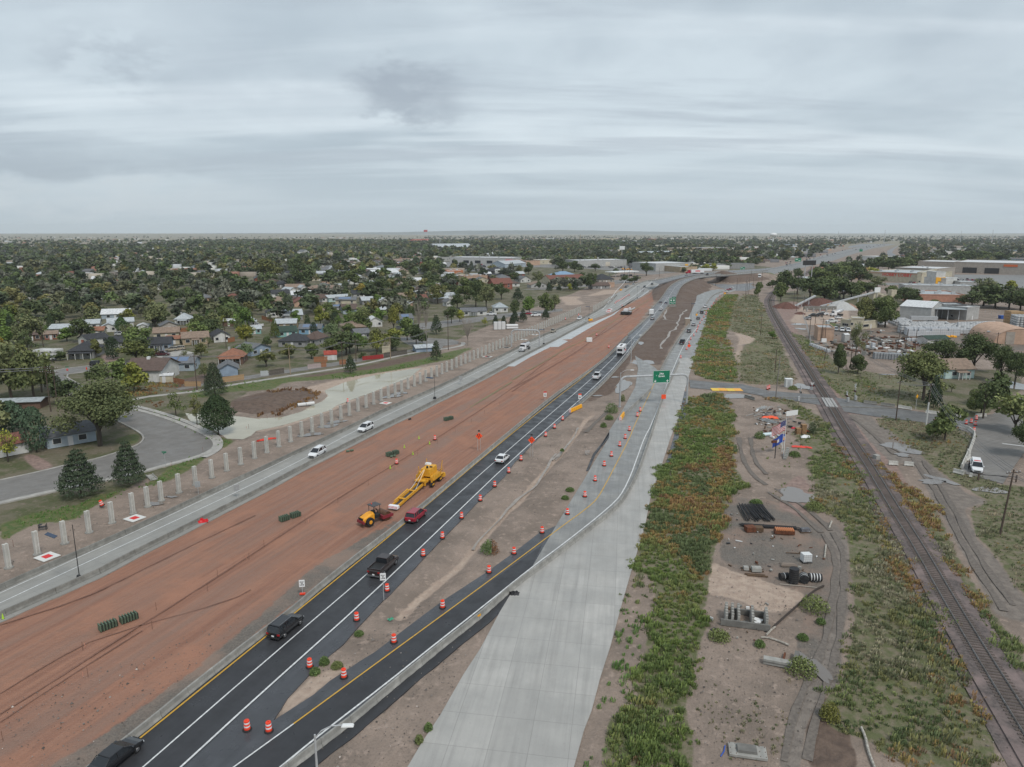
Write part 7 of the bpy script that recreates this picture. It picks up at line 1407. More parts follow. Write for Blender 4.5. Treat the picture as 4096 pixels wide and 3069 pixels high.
for(q,h,w,k,c,lb) in[((150,232),165,140,'round',BRG,'bright green tree left of the big green clump'),((290,225),190,170,'round',MDG,'big green tree in the clump behind the posts'),((370,200),150,110,'elm',GRY,'grey-green tree at the right end of the clump'),((30,250),155,110,'round',DKG,'dark tree at the left end of the clump'),((95,300),130,80,'pine',DKG,'dark pine before the white parked pickup'),((25,310),130,85,'pine',DKG,'dark pine left of another before the street'),((290,275),100,80,'pine',DKG,'low dark pine behind the posts'),((50,120),130,110,'pine',DKG,'dark conifer above the green clump')]:
 T(Z7(q)[0],h,w,k,c,lb)
for(q,h,w,k,c,lb,bg) in[((605,742),255,145,'round',DKG,'dark oval tree beside the empty lot',1),((775,742),160,145,'round',DKG,'dark rounded tree right of the oval one',1),((755,600),290,190,'sparse',GRY,'tall willow-like grey tree in front of the parked cars',1),((830,335),240,230,'round',OLV,'olive half of the large double tree by the office',1),((1010,345),260,240,'round',MDG,'dark green half of the large double tree by the office',1),((1340,970),400,430,'elm',(1.25,1.25,1.1),'big olive tree over the yellow warning sign',1),((1500,720),250,300,'elm',DKG,'left one of the dark spreading trees before the hangar',1),((1770,730),300,330,'elm',DKG,'right one of the dark spreading trees before the hangar',1),((1840,1095),200,195,'round',MDG,'round green tree on the verge left of the old street',1),((2000,815),275,190,'elm',DKG,'dark tree with a pale trunk right of the cottage',1),((2130,840),250,220,'elm',DKG,'dark tree at the right edge above the old street',1),((2250,1470),330,280,'elm',DKG,'dark tree cut by the right edge beside the patrol vehicle',1),((40,440),65,90,'round',BRG,'green round bush tree left of the railway',0),((1585,900),70,90,'sparse',GRY,'grey shrub before the cottage',0),((1860,1000),150,140,'sparse',GRY,'grey shrub behind the round green tree',0)]:
 T(Z8(q)[0],h,w,k,c,lb,big=bool(bg))
MT=[(1100,600,150,200,'elm',DKG),(1180,565,130,180,'elm',DKG),(1480,430,125,180,'round',MDG),(1560,442,110,150,'round',MDG),(1330,560,120,190,'elm',DKG),(1570,680,175,200,'elm',OLV),(1800,640,200,210,'round',MDG),(1900,705,260,210,'elm',DKG),(1990,725,215,190,'elm',GRY),(2120,645,150,170,'elm',DKG),(1700,525,120,180,'elm',DKG),(1850,565,90,130,'round',DKG),(915,620,120,150,'round',GLD),(1340,615,90,110,'round',YEG),(1045,705,115,95,'round',BRG),(1200,725,175,230,'elm',DKG),(720,425,105,120,'elm',OLV),(912,442,90,115,'round',BRG),(370,465,185,240,'elm',DKG),(430,545,205,260,'elm',DKG),(100,485,200,260,'elm',OLV),(850,525,150,180,'round',MDG),(1150,400,105,150,'round',DKG),(1300,400,95,120,'round',MDG),(1715,398,110,80,'round',DKG),(1790,396,85,100,'elm',DKG),(1862,402,100,60,'cone',DKG),(1640,600,110,150,'elm',DKG),(1480,560,110,150,'elm',DKG),(1260,620,110,160,'elm',GRY),(2040,600,100,140,'elm',DKG),(1740,720,140,160,'elm',DKG),(560,660,60,70,'round',DKG),(700,610,80,110,'round',DKG),(780,640,90,110,'round',DKG),(1930,560,90,150,'round',OLV)]
NT=[(140,430,115,100,'round',DKG),(440,402,95,160,'elm',DKG),(540,405,100,150,'round',DKG),(470,525,85,90,'round',OLV),(545,565,95,60,'pine',DKG),(680,560,155,120,'elm',DKG),(320,582,100,60,'pine',DKG),(230,505,115,130,'elm',GRY),(498,572,72,62,'round',YEG),(720,400,70,110,'elm',DKG),(980,500,70,120,'elm',DKG),(1060,500,65,100,'round',DKG),(1160,440,120,140,'elm',DKG),(1170,360,60,90,'round',DKG),(360,470,60,60,'round',DKG),(600,460,55,80,'elm',DKG),(900,420,50,80,'elm',DKG),(1480,410,45,90,'round',DKG),(1680,395,60,110,'round',YEG),(1740,395,65,90,'round',YEG),(1590,390,50,80,'elm',DKG),(1850,380,60,100,'elm',DKG),(1950,370,60,110,'elm',DKG),(2080,360,60,120,'elm',DKG),(1040,330,55,110,'elm',DKG),(60,420,80,90,'elm',OLV),(20,500,100,110,'elm',DKG)]
CNM=lambda c:{DKG:'dark',MDG:'mid green',OLV:'olive',GRY:'grey-green',YEG:'yellow-green',BRG:'bright green',GLD:'golden'}[c]
for L_,f_,w_ in((MT,lambda q:Z(1024,900,2.16,q)[0],'houses above upper street'),(NT,lambda q:ZN(q)[0],'shops by outer lanes')):
 for i,(x,y,h,w,k,c) in enumerate(L_):T(f_((x,y)),h,w,k,c,'%s %s among %s, %s from left'%(CNM(c),KIND[k][3],w_,ORD(sum(m[0]<x for m in L_))))
n0=0
for(q,h,w,k,c) in[((150,600),190,160,'elm',DKG),((110,660),150,110,'round',MDG),((250,600),130,130,'elm',DKG),((360,640),170,190,'elm',DKG),((480,680),190,210,'round',DKG),((560,640),180,150,'elm',MDG),((650,650),170,180,'elm',DKG),((720,640),130,150,'elm',DKG),((790,620),120,140,'round',MDG),((860,620),110,130,'elm',DKG),((430,520),130,170,'round',MDG),((520,500),130,160,'round',DKG),((600,500),140,150,'elm',MDG),((680,490),120,130,'round',DKG),((780,520),140,150,'elm',DKG),((880,470),90,120,'round',YEG),((940,545),90,110,'elm',GRY),((740,430),110,120,'round',DKG),((640,420),90,140,'round',MDG),((950,395),100,120,'round',DKG),((1040,400),95,110,'elm',DKG),((1120,400),100,120,'round',DKG),((1200,380),90,110,'elm',MDG),((1180,690),130,150,'elm',DKG),((1270,700),120,120,'round',DKG),((1060,640),100,100,'round',MDG),((1860,700),150,190,'elm',DKG),((1960,720),170,200,'round',DKG),((2080,720),160,180,'elm',DKG),((1760,720),120,150,'elm',DKG),((2180,740),150,160,'round',DKG),((1890,590),110,140,'elm',GRY),((2100,555),60,90,'round',YEG),((1640,330),90,120,'elm',DKG),((1740,325),80,110,'round',DKG),((1860,320),75,130,'round',MDG),((2000,330),70,120,'elm',DKG),((260,470),90,80,'elm',DKG),((40,540),60,70,'round',DKG),((110,560),55,70,'elm',DKG),((1430,710),55,80,'round',MDG)]:
 pl=['the railway bend','the tall billboard','the long conveyor','the craft store','the salmon building','the warehouse','the hangar','the superstore'][min(7,int(q[0]/280))]
 T(ZE(q)[0],h*1.1,w*1.35,k,c,'%s tree of the dark belt near %s, %s row'%(ORD(n0),pl,'front' if q[1]>600 else 'middle' if q[1]>450 else 'rear'));n0+=1
T(fF(2080,448),190,140,'round',MDG,'round tree right of the far utility poles',k=3.29);T(fF(2110,345),90,110,'round',DKG,'low dark tree behind the round one by the poles',k=3.29)
# ---- scattered trees over the town, nearest ones single, the rest one wood
keep_out=[g2(ZN((-1000,864),(-600,700),(0,540),(500,590),(700,560),(1080,480),(1500,440),(2212,330),(2600,300),(2600,864))),g2(((-300,1985),(0,1923),(555,1782),(569,1736),(278,1583),(199,1509),(215,1470),(777,1405),(777,1430),(333,1500),(528,1634),(750,1705),(866,1773),(2100,1300),(3300,1300),(3300,3000),(-300,3000))),g2(((1590,1330),(1600,1290),(2250,1220),(2300,1290),(1850,1400))),g2(((560,1440),(860,1390),(1020,1340),(1100,1300),(1180,1310),(900,1420),(640,1480)))]
keep_out+=[g2(M_((1540,300),(1660,395),(2215,410),(2215,340),(1680,320))),g2(ZN((0,345),(540,365),(1000,365),(1240,405),(1540,400),(1540,440),(1000,500),(300,545),(0,520))),g2(ZE((-40,440),(60,380),(700,170),(1150,140),(1150,290),(700,330),(380,400),(0,460))),g2(ZE((700,400),(1500,380),(2500,330),(2500,720),(800,720))),g2(ZE((60,640),(300,620),(640,640),(760,700),(2400,700),(2400,1500),(0,1500),(-100,800))),g2(ZE((820,470),(1450,430),(2400,420),(2400,620),(1160,620),(1000,520)))]
KO=[]
keep_out.append(g2(((540,1605),(700,1540),(1024,1500),(1430,1440),(1860,1362),(2100,1290),(2110,1320),(900,1800),(520,1700))))
for p in keep_out:KO.append([(q[0],q[1]) for q in p])
def pip(x,y,poly):return bool(inside(np.array([x]),np.array([y]),poly)[0])
cand=[]
y=150.0;rr=random.Random(5)
while y<3900:
 step=9.5+y*.0042;x=-1.0*(y+40)
 while x<.85*y+40:
  qx,qy=x+rr.uniform(-.5,.5)*step,y+rr.uniform(-.5,.5)*step
  u=qx/max(qy,1);dens=.0
  if u<-.02-.0:dens=(.66 if qy<800 else .62) if qy<2100 else .85 if(u>-.45) else .35 if qy<2500 else .08
  elif u<.30:dens=.62 if qy<1500 else .38
  else:dens=.30 if qy<1300 else .16
  if qy<330:dens*=.62
  if u>-.12 and qy>560 and qy<1000:dens*=.8
  if-.5<u<-.02 and 480<qy<900:dens*=.72
  if rr.random()<dens*(.55+.9*float(vnoise(np.array([qx]),np.array([qy]),70,31)[0])):cand.append((qx,qy))
  x+=step
 y+=step*.92
C_=np.array(cand);ok=np.ones(len(C_),bool)
for p in KO:ok&=~inside(C_[:,0],C_[:,1],p)
ok&=dist_line(C_[:,0],C_[:,1],lineC2)[0]>26;ok&=dist_line(C_[:,0],C_[:,1],wl1)[0]>18;ok&=dist_line(C_[:,0],C_[:,1],rail_line)[0]>12
for c,r in FOOT:
 ok&=np.hypot(C_[:,0]-c.x,C_[:,1]-c.y)>r*.95+1.5
 dx,dy=C_[:,0]-c.x,C_[:,1]-c.y;t_=-(dx*c.x+dy*c.y)/(c.x**2+c.y**2)**.5;s_=np.abs(dx*c.y-dy*c.x)/(c.x**2+c.y**2)**.5
 ok&=~((t_>0)&(t_<9+c.y*.045)&(s_<r*.85))
for x,y,r in TPOS:ok&=np.hypot(C_[:,0]-x,C_[:,1]-y)>r*.8+2
C_=C_[ok];C_=C_[np.argsort(C_[:,1])]
# small far houses between the trees
rh_=random.Random(12);hl={}
def zone(x,y):
 u=x/y
 return('far left' if u<-.5 else 'left' if u<-.25 else 'centre left' if u<-.05 else 'centre' if u<.12 else 'centre right' if u<.35 else 'right','near' if y<420 else 'mid' if y<800 else 'far')
hp=[]
for i in range(6500):
 y=330+2700*rh_.random()**1.5;u=rh_.uniform(-.74,.74)
 if i%2:y=400+700*rh_.random();u=rh_.uniform(-.36,.14)
 x=u*y
 if u<-.35 and rh_.random()<.55:continue
 if any(pip(x,y,p) for p in KO) or any((Vector((x,y,0))-c).length<r+12 for c,r in FOOT) or any(abs(x-a)<17 and abs(y-b)<17+.012*b for a,b in hp):continue
 if dist_line(np.array([x]),np.array([y]),lineC2)[0][0]<45:continue
 if 0<u and y<560:continue
 hp.append((x,y))
 if len(hp)>=330:break
hp.sort(key=lambda q:q[1]);pro={}
words=('pale','weathered','small','long','low','plain','neat','squat');cnt={}
for i,(x,y) in enumerate(hp):
 u=x/y;big=u>-.02 and y>700 and rh_.random()<.5;w_=rh_.choice(['white','cream','tan','lightgrey','grey','stone','peach','brick','paleblue','white']);rc=rh_.choice(['brown','grey','dark','light','tan','reddark','light','white']) if not big else rh_.choice(['white','light','tan','grey'])
 L=rh_.uniform(11,17) if not big else rh_.uniform(28,60);a=R(rh_.choice([20,22,18,112,110])+rh_.uniform(-3,3));A=Vector((x,y,0));B=A+Vector((mc(a),ms(a),0))*L;z=zone(x,y);k_=(w_,rc,z);cnt[k_]=cnt.get(k_,0)+1
 lb='%s %s %s with %s roof, %s part of the town, %s distance%s'%(ORD(cnt[k_]-1) if cnt[k_]>1 else 'small' if not big else 'wide',w_ if w_!='stone' else 'stone-grey','house' if not big else 'store',rc.replace('reddark','dull red'),z[0],z[1],'')
 nx=len(FOOT);H(A,B,rh_.uniform(8,11) if not big else rh_.uniform(20,40),2.8 if not big else 6,rh_.choice(['x','x','hip','y']) if not big else 'flat',2.3 if not big else 0,w_,rc,lb,detail=1 if y<900 else 0,wins=(.25,.75),door=.5 if y<900 else None,group='houses and stores of the town',name='house' if not big else 'store',cat='house' if not big else 'store')
keep=np.ones(len(C_),bool)
for(x,y) in hp:
 d=np.array([x,y])/math.hypot(x,y);dx,dy=C_[:,0]-x,C_[:,1]-y;t_=-(dx*d[0]+dy*d[1]);s_=np.abs(dx*d[1]-dy*d[0]);keep&=np.hypot(dx-5,dy-5)>10;keep&=~((t_>0)&(t_<6+y*.02)&(s_<10)&(C_[:,1]<1500)&(np.random.default_rng(3).random(len(C_))<.65))
C_=C_[keep]
tints=[(DKG,'dark green'),(MDG,'green'),(OLV,'olive'),(GRY,'grey-green'),(DKG,'dark green'),(MDG,'green'),((1.7,1.6,.8),'yellowish'),((1.7,1.7,1.5),'pale grey'),((1.3,1.5,1.1),'light green'),(BRG,'bright green'),((.6,.7,.7),'very dark')]
nsingle=215;tc_={}
for i,(x,y) in enumerate(C_[:nsingle]):
 kd=rr.choice(['elm','elm','round','round','elm','cone','sparse']);c,cn=rr.choice(tints);h=rr.uniform(6.5,11.5);w=h*{'elm':1.15,'round':.95,'cone':.5,'sparse':.8}[kd]*rr.uniform(.85,1.15)
 near=min(FOOT,key=lambda f:(f[0]-Vector((x,y,0))).length);z=zone(x,y);k_=(cn,kd,z);tc_[k_]=tc_.get(k_,0)+1
 tree(Vector((x,y,0)),h,w,kd,c,'%s %s %s in the %s part of the neighbourhood, %s distance'%(ORD(tc_[k_]-1),cn,KIND[kd][3],z[0],z[1]),lod=.7,group='trees of the neighbourhood')
far_t=C_[nsingle:]
ru_=np.random.default_rng(21);TL=[]
while len(TL)<420:
 yy=700+1700*ru_.random();xx=ru_.uniform(-.72,.0)*yy
 if not any(pip(xx,yy,p) for p in KO) and all(abs(xx-a)>18 or abs(yy-b)>18 for a,b in hp):TL.append((xx,yy))
kp=np.ones(len(far_t),bool)
for x,y in TL:
 dx,dy=far_t[:,0]-x,far_t[:,1]-y;kp&=np.hypot(dx,dy)>9;t_=-(dx*x+dy*y)/math.hypot(x,y);s_=np.abs(dx*y-dy*x)/math.hypot(x,y);kp&=~((t_>0)&(t_<22+y*.025)&(s_<8))
far_t=far_t[kp]
def wood(pts,name,hmin,hmax,nleaf,size,pal):
 VV,FF,CC=[],[],[];r=np.random.default_rng(77);base=[crown(s,kd,nleaf) for s,kd in((1,'round'),(2,'elm'),(3,'round'),(4,'elm'))];n0=0
 ci=[];
 for(p,N,b) in base:V,F=cards(p,N,size,r,tri=True);ci.append((V,F,np.repeat(b,3)))
 for i,(x,y) in enumerate(pts):
  V,F,b=ci[r.integers(4)];h=r.uniform(hmin*.75,hmax*1.08);w=h*r.uniform(.75,1.45);a=r.uniform(0,6.28);ca,sa=mc(a),ms(a);X=(V[:,0]*ca-V[:,1]*sa)*w+x;Y=(V[:,0]*sa+V[:,1]*ca)*w+y
  VV.append(np.stack([X,Y,V[:,2]*h],1));FF.append(F+n0);n0+=len(V);c=np.array(pal[r.integers(len(pal))])*r.uniform(.8,1.2);CC.append(c[None,:]*(.6+.9*b)[:,None])
 o=numesh(name,np.concatenate(VV),np.concatenate(FF),VCOL,colors=np.concatenate(CC));tag(o,kind='stuff');return o
PAL=[(.078,.10,.05),(.095,.12,.055),(.12,.125,.07),(.145,.15,.115),(.07,.09,.052),(.10,.135,.052),(.18,.17,.07),(.058,.075,.045),(.125,.135,.105)]
m1=far_t[:,1]<800;wood(far_t[m1],'town_trees',7,12,210,.14,PAL);m2=(far_t[:,1]>=800)&(far_t[:,1]<1800);wood(far_t[m2],'far_town_trees',8,13,75,.24,PAL);m3=far_t[:,1]>=1800;wood(far_t[m3],'distant_wood',8,14,26,.42,PAL)
print('TREES',len(C_),m1 .sum(),m2 .sum(),m3 .sum(),'houses',len(hp))
# specks of town beyond: roofs that read as one mass
rs=np.random.default_rng(9);VV,FF,CC=[],[],[];n0=0
bx=np.array([(-1,-1,0),(1,-1,0),(1,1,0),(-1,1,0),(-1,-1,1),(1,-1,1),(1,1,1),(-1,1,1)],float)*[.5,.5,1];bf=np.array([(0,1,5,4),(1,2,6,5),(2,3,7,6),(3,0,4,7),(4,5,6,7)])
pal=[(.55,.55,.53),(.3,.26,.22),(.2,.18,.16),(.42,.38,.32),(.3,.16,.12),(.15,.15,.16),(.48,.5,.52)]
for i in range(2300+len(TL)):
 y=800+6600*rs.random()**1.5;u=rs.uniform(-.9,.9)
 if i<2300:
  if u<-.3 and(y<2600 or rs.random()<.6):continue
  if u<-.04 and y<1500 and rs.random()<.5:continue
 x=u*y
 if i>=2300:x,y=TL[i-2300]
 elif any(pip(x,y,p) for p in KO[4:]) or(y<3000 and pip(x,y,KO[0])):continue
 s=np.array([rs.uniform(10,26)*(2 if rs.random()<.15 else 1),rs.uniform(9,16),rs.uniform(3,6.5)]) if i<2300 else np.array([rs.uniform(9,15),rs.uniform(8,11),rs.uniform(3.5,5.5)]);VV.append(bx*s+[x,y,0]);FF.append(bf+n0);n0+=8;c=pal[rs.integers(len(pal))];CC.append(np.tile(c,(8,1)))
o=numesh('distant_town',np.concatenate(VV),np.concatenate(FF),VCOL,colors=np.concatenate(CC));tag(o,kind='stuff')
pts=[]
for i in range(3200):
 y=1200+7500*rs.random()**1.2;u=rs.uniform(-.12,.85)
 x=u*y
 if not any(pip(x,y,p) for p in KO[6:7]):pts.append((x,y))
for i in range(500):y=3200+6000*rs.random();pts.append((rs.uniform(-.8,0)*y,y))
wood(pts,'scattered_far_trees',7,13,14,.55,[(.055,.068,.035),(.07,.078,.04),(.05,.058,.034)])
# ---- skyline pieces
t=thing('water_tower',G(3050,985),0,'white water tower on the skyline at centre right','water tower');t.location=Vector((1080,3000,0));mb=MB();mb.lathe([(3,0),(2.5,26),(7,30),(14,34),(15,38),(12,42),(5,44)],18);mb.obj('tank',WHITE,t)
for(fx,fy,h,lb) in[(3535,965,34,'dark spire of a mast on the skyline at right'),(3350,960,28,'thin mast on the skyline left of the dark spire'),(3840,962,30,'thin mast with a wide head at the far right'),(1780-20,978,26,'slim tower at the left of the far trees'),(2320,975,30,'yellowish tower stub on the centre skyline'),(3965,968,36,'tall thin mast right of the flat store on the skyline')]:
 p=G(fx,fy+14);t=thing('mast',p,0,lb,'mast');TB(t,'shaft',STEEL if 'yellow' not in lb else MW['tan'],(0,0,0),(0,0,h*p.y/1700),1.4,.6,6)
t=thing('flag',Vector((G(1711,975).x,G(1711,975).y,0)),0,'large flag flying above the far trees near the red-roofed house','flag');FS=G(1711,975).y/1800;TB(t,'pole',WHITE,(0,0,0),(0,0,34*FS),.3,.2);plate(t,'cloth',9*FS,5*FS,mat('flag_red',(.45,.12,.13),.7),(-4.6*FS,0,31*FS),.1)
# ================================================================ ground plants
PV={'strip':[(.13,.175,.06),(.16,.21,.065),(.12,.16,.06),(.19,.22,.08),(.15,.19,.07),(.21,.21,.08),(.27,.19,.08),(.12,.15,.07)],'olive':[(.15,.18,.08),(.18,.21,.085),(.12,.15,.07),(.2,.2,.09),(.15,.16,.09),(.27,.25,.17)],'rust':[(.27,.165,.08),(.29,.21,.085),(.22,.14,.08),(.26,.23,.09)],'green':[(.12,.2,.065),(.15,.23,.08),(.11,.18,.06)],'reed':[(.22,.13,.06),(.16,.09,.05),(.25,.17,.09)],'dull':[(.16,.17,.095),(.2,.19,.12),(.13,.15,.08),(.27,.23,.16)]}
def scatter(name,poly,dens,hgt,pal,blades,seed,rust=None,clump=22,gaps=.0,rustk=.12,dmax=1e9,spread=1.0):
 pl=[(p[0],p[1]) for p in g2(poly)];xs,ys=[p[0] for p in pl],[p[1] for p in pl];r=np.random.default_rng(seed);A_=(max(xs)-min(xs))*(max(ys)-min(ys));n=int(A_*dens)
 X=r.uniform(min(xs),max(xs),n);Y=r.uniform(min(ys),max(ys),n);k=inside(X+2.6*(vnoise(X,Y,2.6,41)-.5)+r.normal(0,.25,n),Y+3*(vnoise(X,Y,3,42)-.5),pl);k&=r.random(n)<np.clip(110/np.hypot(X,Y),.12,1)**.9
 g=vnoise(X,Y,5.5,seed);g2_=vnoise(X,Y,2.1,seed+1);k&=(g*.6+g2_*.4+r.uniform(-.12,.12,n))>gaps;X,Y=X[k],Y[k];n=len(X)
 if not n:return None
 far=np.clip(np.hypot(X,Y)/110,1,6);cn=vnoise(X,Y,7,seed+2);c2=vnoise(X,Y,1.7,seed+5);pa=np.array(PV[pal]);ci=np.clip(((cn*.85+c2*.15+r.normal(0,.04,n)-.2)/.6*len(pa)),0,len(pa)-1).astype(int);base=pa[ci]
 if rust is not None:
  rn=vnoise(X,Y,9,seed+8);m=(rn*.8+.2*c2+r.normal(0,.05,n))>(.94-rustk*2.2);base[m]=np.array(PV['rust'])[r.integers(0,4,m.sum())]
 H_=hgt*(.4+.9*vnoise(X,Y,4,seed+3))*np.exp(r.normal(-.05,.28,n));nb=blades
 th=r.uniform(0,2*PI,(n,nb));ln=r.uniform(.35,1.0,(n,nb));rad=(.25+.75*r.random((n,nb)))*H_[:,None]*.75*spread*far[:,None]**.35
 bx_=X[:,None]+np.cos(th)*rad*.8;by_=Y[:,None]+np.sin(th)*rad*.8;tz=H_[:,None]*(1.05-.55*(rad/rad.max(1,keepdims=True))**2)*ln;lean=R(0)
 tx=X[:,None]+np.cos(th)*rad+.18*tz;ty=Y[:,None]+np.sin(th)*rad-.05*tz;w=.026*far[:,None]**.8*(1+H_[:,None]);sx,sy=-np.sin(th)*w,np.cos(th)*w
 mx_,my_=(bx_*.45+tx*.55),(by_*.45+ty*.55);mz=tz*.68
 V=np.stack([np.stack([bx_-sx,by_-sy,tz*0-.1],-1),np.stack([bx_+sx,by_+sy,tz*0-.1],-1),np.stack([mx_+sx*1.5,my_+sy*1.5,mz],-1),np.stack([tx,ty,tz],-1),np.stack([mx_-sx*1.5,my_-sy*1.5,mz],-1)],2).reshape(-1,3)
 i5=np.arange(n*nb)*5;F=np.stack([np.stack([i5,i5+1,i5+2],1),np.stack([i5,i5+2,i5+4],1),np.stack([i5+4,i5+2,i5+3],1)],1).reshape(-1,3)
 col_=(base[:,None,:]*r.uniform(.85,1.6,(n,nb,1)));col_=np.repeat(col_.reshape(-1,1,3),5,1).reshape(-1,3)
 return V,F,np.clip(col_,0,1)
def veg(name,parts):
 VV,FF,CC=[],[],[];n0=0
 for p in parts:
  if p is None:continue
  V,F,c=p;VV.append(V);FF.append(F+n0);CC.append(c);n0+=len(V)
 o=numesh(name,np.concatenate(VV),np.concatenate(FF),VCOL,colors=np.concatenate(CC));tag(o,kind='stuff');print(name,sum(len(f) for f in FF));return o
veg('tall_weeds',[scatter('a',VEG['strip'],3.4,.52,'strip',28,1,rust=1,rustk=.09,spread=1.7),scatter('b',VEG['strip_mid'],2.8,.6,'strip',20,2,rust=1,rustk=.1,spread=1.7),scatter('c',VEG['strip_north'],2.2,.6,'strip',12,3,rust=1,rustk=.11,spread=1.7),scatter('cc',Z3((1000,1170),(1210,1200),(1250,1420),(1180,1512),(920,1512),(990,1300)),.6,.6,'olive',16,31,gaps=.5),scatter('cd',Z72((960,0),(1260,0),(1200,180),(1130,450),(1060,900),(860,1030),(780,1280),(780,1445),(620,1445),(700,950),(860,400)),.9,.6,'green',16,32,gaps=.55)])
edge_r=Z4((600,0),(700,160),(880,450),(1050,760),(1200,1060),(1350,1350),(1430,1512),(1260,1512),(1130,1200),(960,900),(850,600),(700,300),(560,60))
veg('trackside_weeds',[scatter('d',VEG['yard_rail'],2.6,.5,'olive',16,4,rust=1,gaps=.36,rustk=.1,spread=1.6),scatter('e',VEG['rail_right'],3.0,.5,'olive',16,5,rust=1,gaps=.28,rustk=.21,spread=1.6),scatter('f',edge_r,2.0,.5,'rust',14,6,gaps=.42,spread=1.4),scatter('f2',Z82((1330,0),(1480,200),(1600,420),(1700,620),(1760,760),(1700,790),(1560,540),(1440,260),(1320,100)),1.2,.6,'rust',16,61,gaps=.4)])
veg('field_weeds',[scatter('g',VEG['triangle'],2.0,.36,'dull',10,7,rust=1,gaps=.34,rustk=.08,spread=1.6),scatter('h',VEG['north_left'],2.0,.4,'dull',9,8,rust=1,gaps=.34,rustk=.07,spread=1.6),scatter('i',VEG['north_right'],2.0,.4,'olive',9,9,rust=1,gaps=.34,rustk=.1,spread=1.6),scatter('j',VEG['lot'],1.2,.4,'dull',8,10,gaps=.4,spread=1.6),scatter('k',Z82((-500,250),(0,560),(300,700),(100,1445),(-480,1445),(-540,700)),1.6,.2,'dull',9,11,gaps=.5,spread=1.7),scatter('l',Z4((-60,0),(300,60),(300,300),(200,450),(100,620),(-40,300)),.3,.35,'olive',12,12,gaps=.55)])
veg('bank_grass',[scatter('m',Z1((0,650),(300,545),(640,480),(860,400),(1000,360),(1250,300),(1400,200),(1620,70),(1800,20),(1700,120),(1580,200),(1380,290),(1100,350),(900,430),(640,580),(300,640),(0,790)),2.6,.28,'green',12,13,gaps=.42),scatter('n',ZL((1250,820),(1500,890),(1860,1050),(2040,1110),(1900,1170),(1750,1060),(1500,930),(1380,900)),1.0,.4,'green',12,14,gaps=.36),scatter('o',Z6((500,590),(700,545),(1000,500),(1400,430),(1750,360),(1740,380),(1400,455),(1000,530),(740,575)),.9,.45,'green',12,15,gaps=.3),scatter('p',Z6((0,900),(200,880),(400,800),(570,735),(580,700),(430,660),(100,668),(100,690),(420,690),(520,710),(400,770),(200,850),(0,875)),1.1,.8,'reed',14,16,gaps=.2),scatter('q',ZL((1110,700),(1140,600),(1350,590),(1600,620),(1480,680),(1180,730)),1.1,.8,'olive',14,17,rust=1,gaps=.3,rustk=.2),scatter('r',ZL((1270,780),(1320,750),(1420,790),(1340,820)),1.2,.8,'reed',14,18),scatter('s',ZL((1550,680),(1850,610),(2300,580),(2300,640),(1900,700),(1700,760)),.8,.4,'green',12,19,gaps=.4)])
# single bushes
def bush(q,wz,hz,c,label,k=2.16,cols=None):
 p=G(*q);zc=(p-Vector((0,0,CH))).length;w,h=wz/k*zc/FPX,hz/k*zc/FPX;r=np.random.default_rng(int(q[0])+int(q[1]));n=1100
 d=r.normal(size=(n,3));d[:,2]=np.abs(d[:,2]);d/=np.linalg.norm(d,axis=1,keepdims=True);P_=d*(r.random((n,1))**.35)*np.array([w/2,w/2,h]);V,F=cards(P_,d,.085*max(w,.8)**.5,r,.2)
 b=np.clip(r.normal(1,.25,n),.5,1.6);C3=np.array(c)[None,:]*b[:,None]
 if cols is not None:m=P_[:,0]>w*.1;C3[m]=np.array(cols)[None,:]*b[m,None]
 o=numesh('bush',V,F,VCOL,colors=np.repeat(C3,4,0));o.location=p;tag(o,label,'bush','lone bushes');return o
GN,OG=(.12,.175,.06),(.17,.2,.075)
for(q,w,h,c,lb,cc) in[(f2(2020,880),170,110,GN,'big two-tone bush on the dirt between highway and ramp',(.2,.11,.06)),(f62(590,550),85,60,GN,'dark bush at the asphalt edge above another bush',None),(f62(510,635),90,50,GN,'dark bush right beside the drum at the asphalt edge',None),(f62(700,580),100,45,OG,'olive bush in the dirt wedge',None),(f7(860,1080),120,90,GN,'green bush below the lamp of the sign frame',None),(f7(840,1140),80,45,GN,'smaller green bush below the first one',None),(f7(790,1205),60,40,GN,'lowest green bush on the asphalt strip edge',None),(f7(955,980),50,60,OG,'yellowish bush at the left leg of the sign frame',None),(f7(433,1415),40,25,GN,'tiny bush beside the runoff channel',None),(f82(190,560),0.1,.1,GN,'',None)][:-1]+[(f82(400,80),230,110,OG,'large olive bush at the end of the black silt fence',None),(f82(455,200),75,45,GN,'small round green bush beside the dirt track',None),(f82(290,620),240,110,OG,'wide bush behind the concrete beam',None),(f82(530,1020),150,130,(.16,.16,.045),'yellow-green bush at the fork of the tracks',None),(f82(300,335),90,40,GN,'pair of little bushes near the white hose',None),(f72(2140,395),85,50,GN,'small green bush right of the concrete bins',None),(f72(1790,330),180,70,OG,'olive bush group left of the concrete bins',None),(f8(380,1260),80,90,(.055,.08,.04),'dark upright shrub behind the wooden pallets',None),(f8(230,1455),95,40,GN,'green bush right of the stepped concrete block',None),(f8(215,880),80,30,OG,'low bush in front of the metal signal cabinet',None),(f4(400,620),160,60,OG,'olive bush at the end of the tracks in the yard',None),(f3(2110,570),110,35,GN,'low bush above the stack of black pipes',None),(f7(2140,1300),90,60,GN,'bush beside the pale blue drum',None),(f62(890,300),80,35,GN,'flat weed patch at the upper dirt wedge',None),(f62(1490,1120),70,60,GN,'upright weed by the left edge of the wide slab',None),(f62(1410,1230),70,70,OG,'second upright weed by the wide slab edge',None),(f3(460,530),70,30,GN,'weed tuft left of the concrete ramp, upper',None),(f3(500,460),80,30,GN,'weed tuft left of the concrete ramp, lower',None),(f8(1690,900),0.1,.1,GN,'',None)][:-1]:
 bush(q,w,h,c,lb,cols=cc)
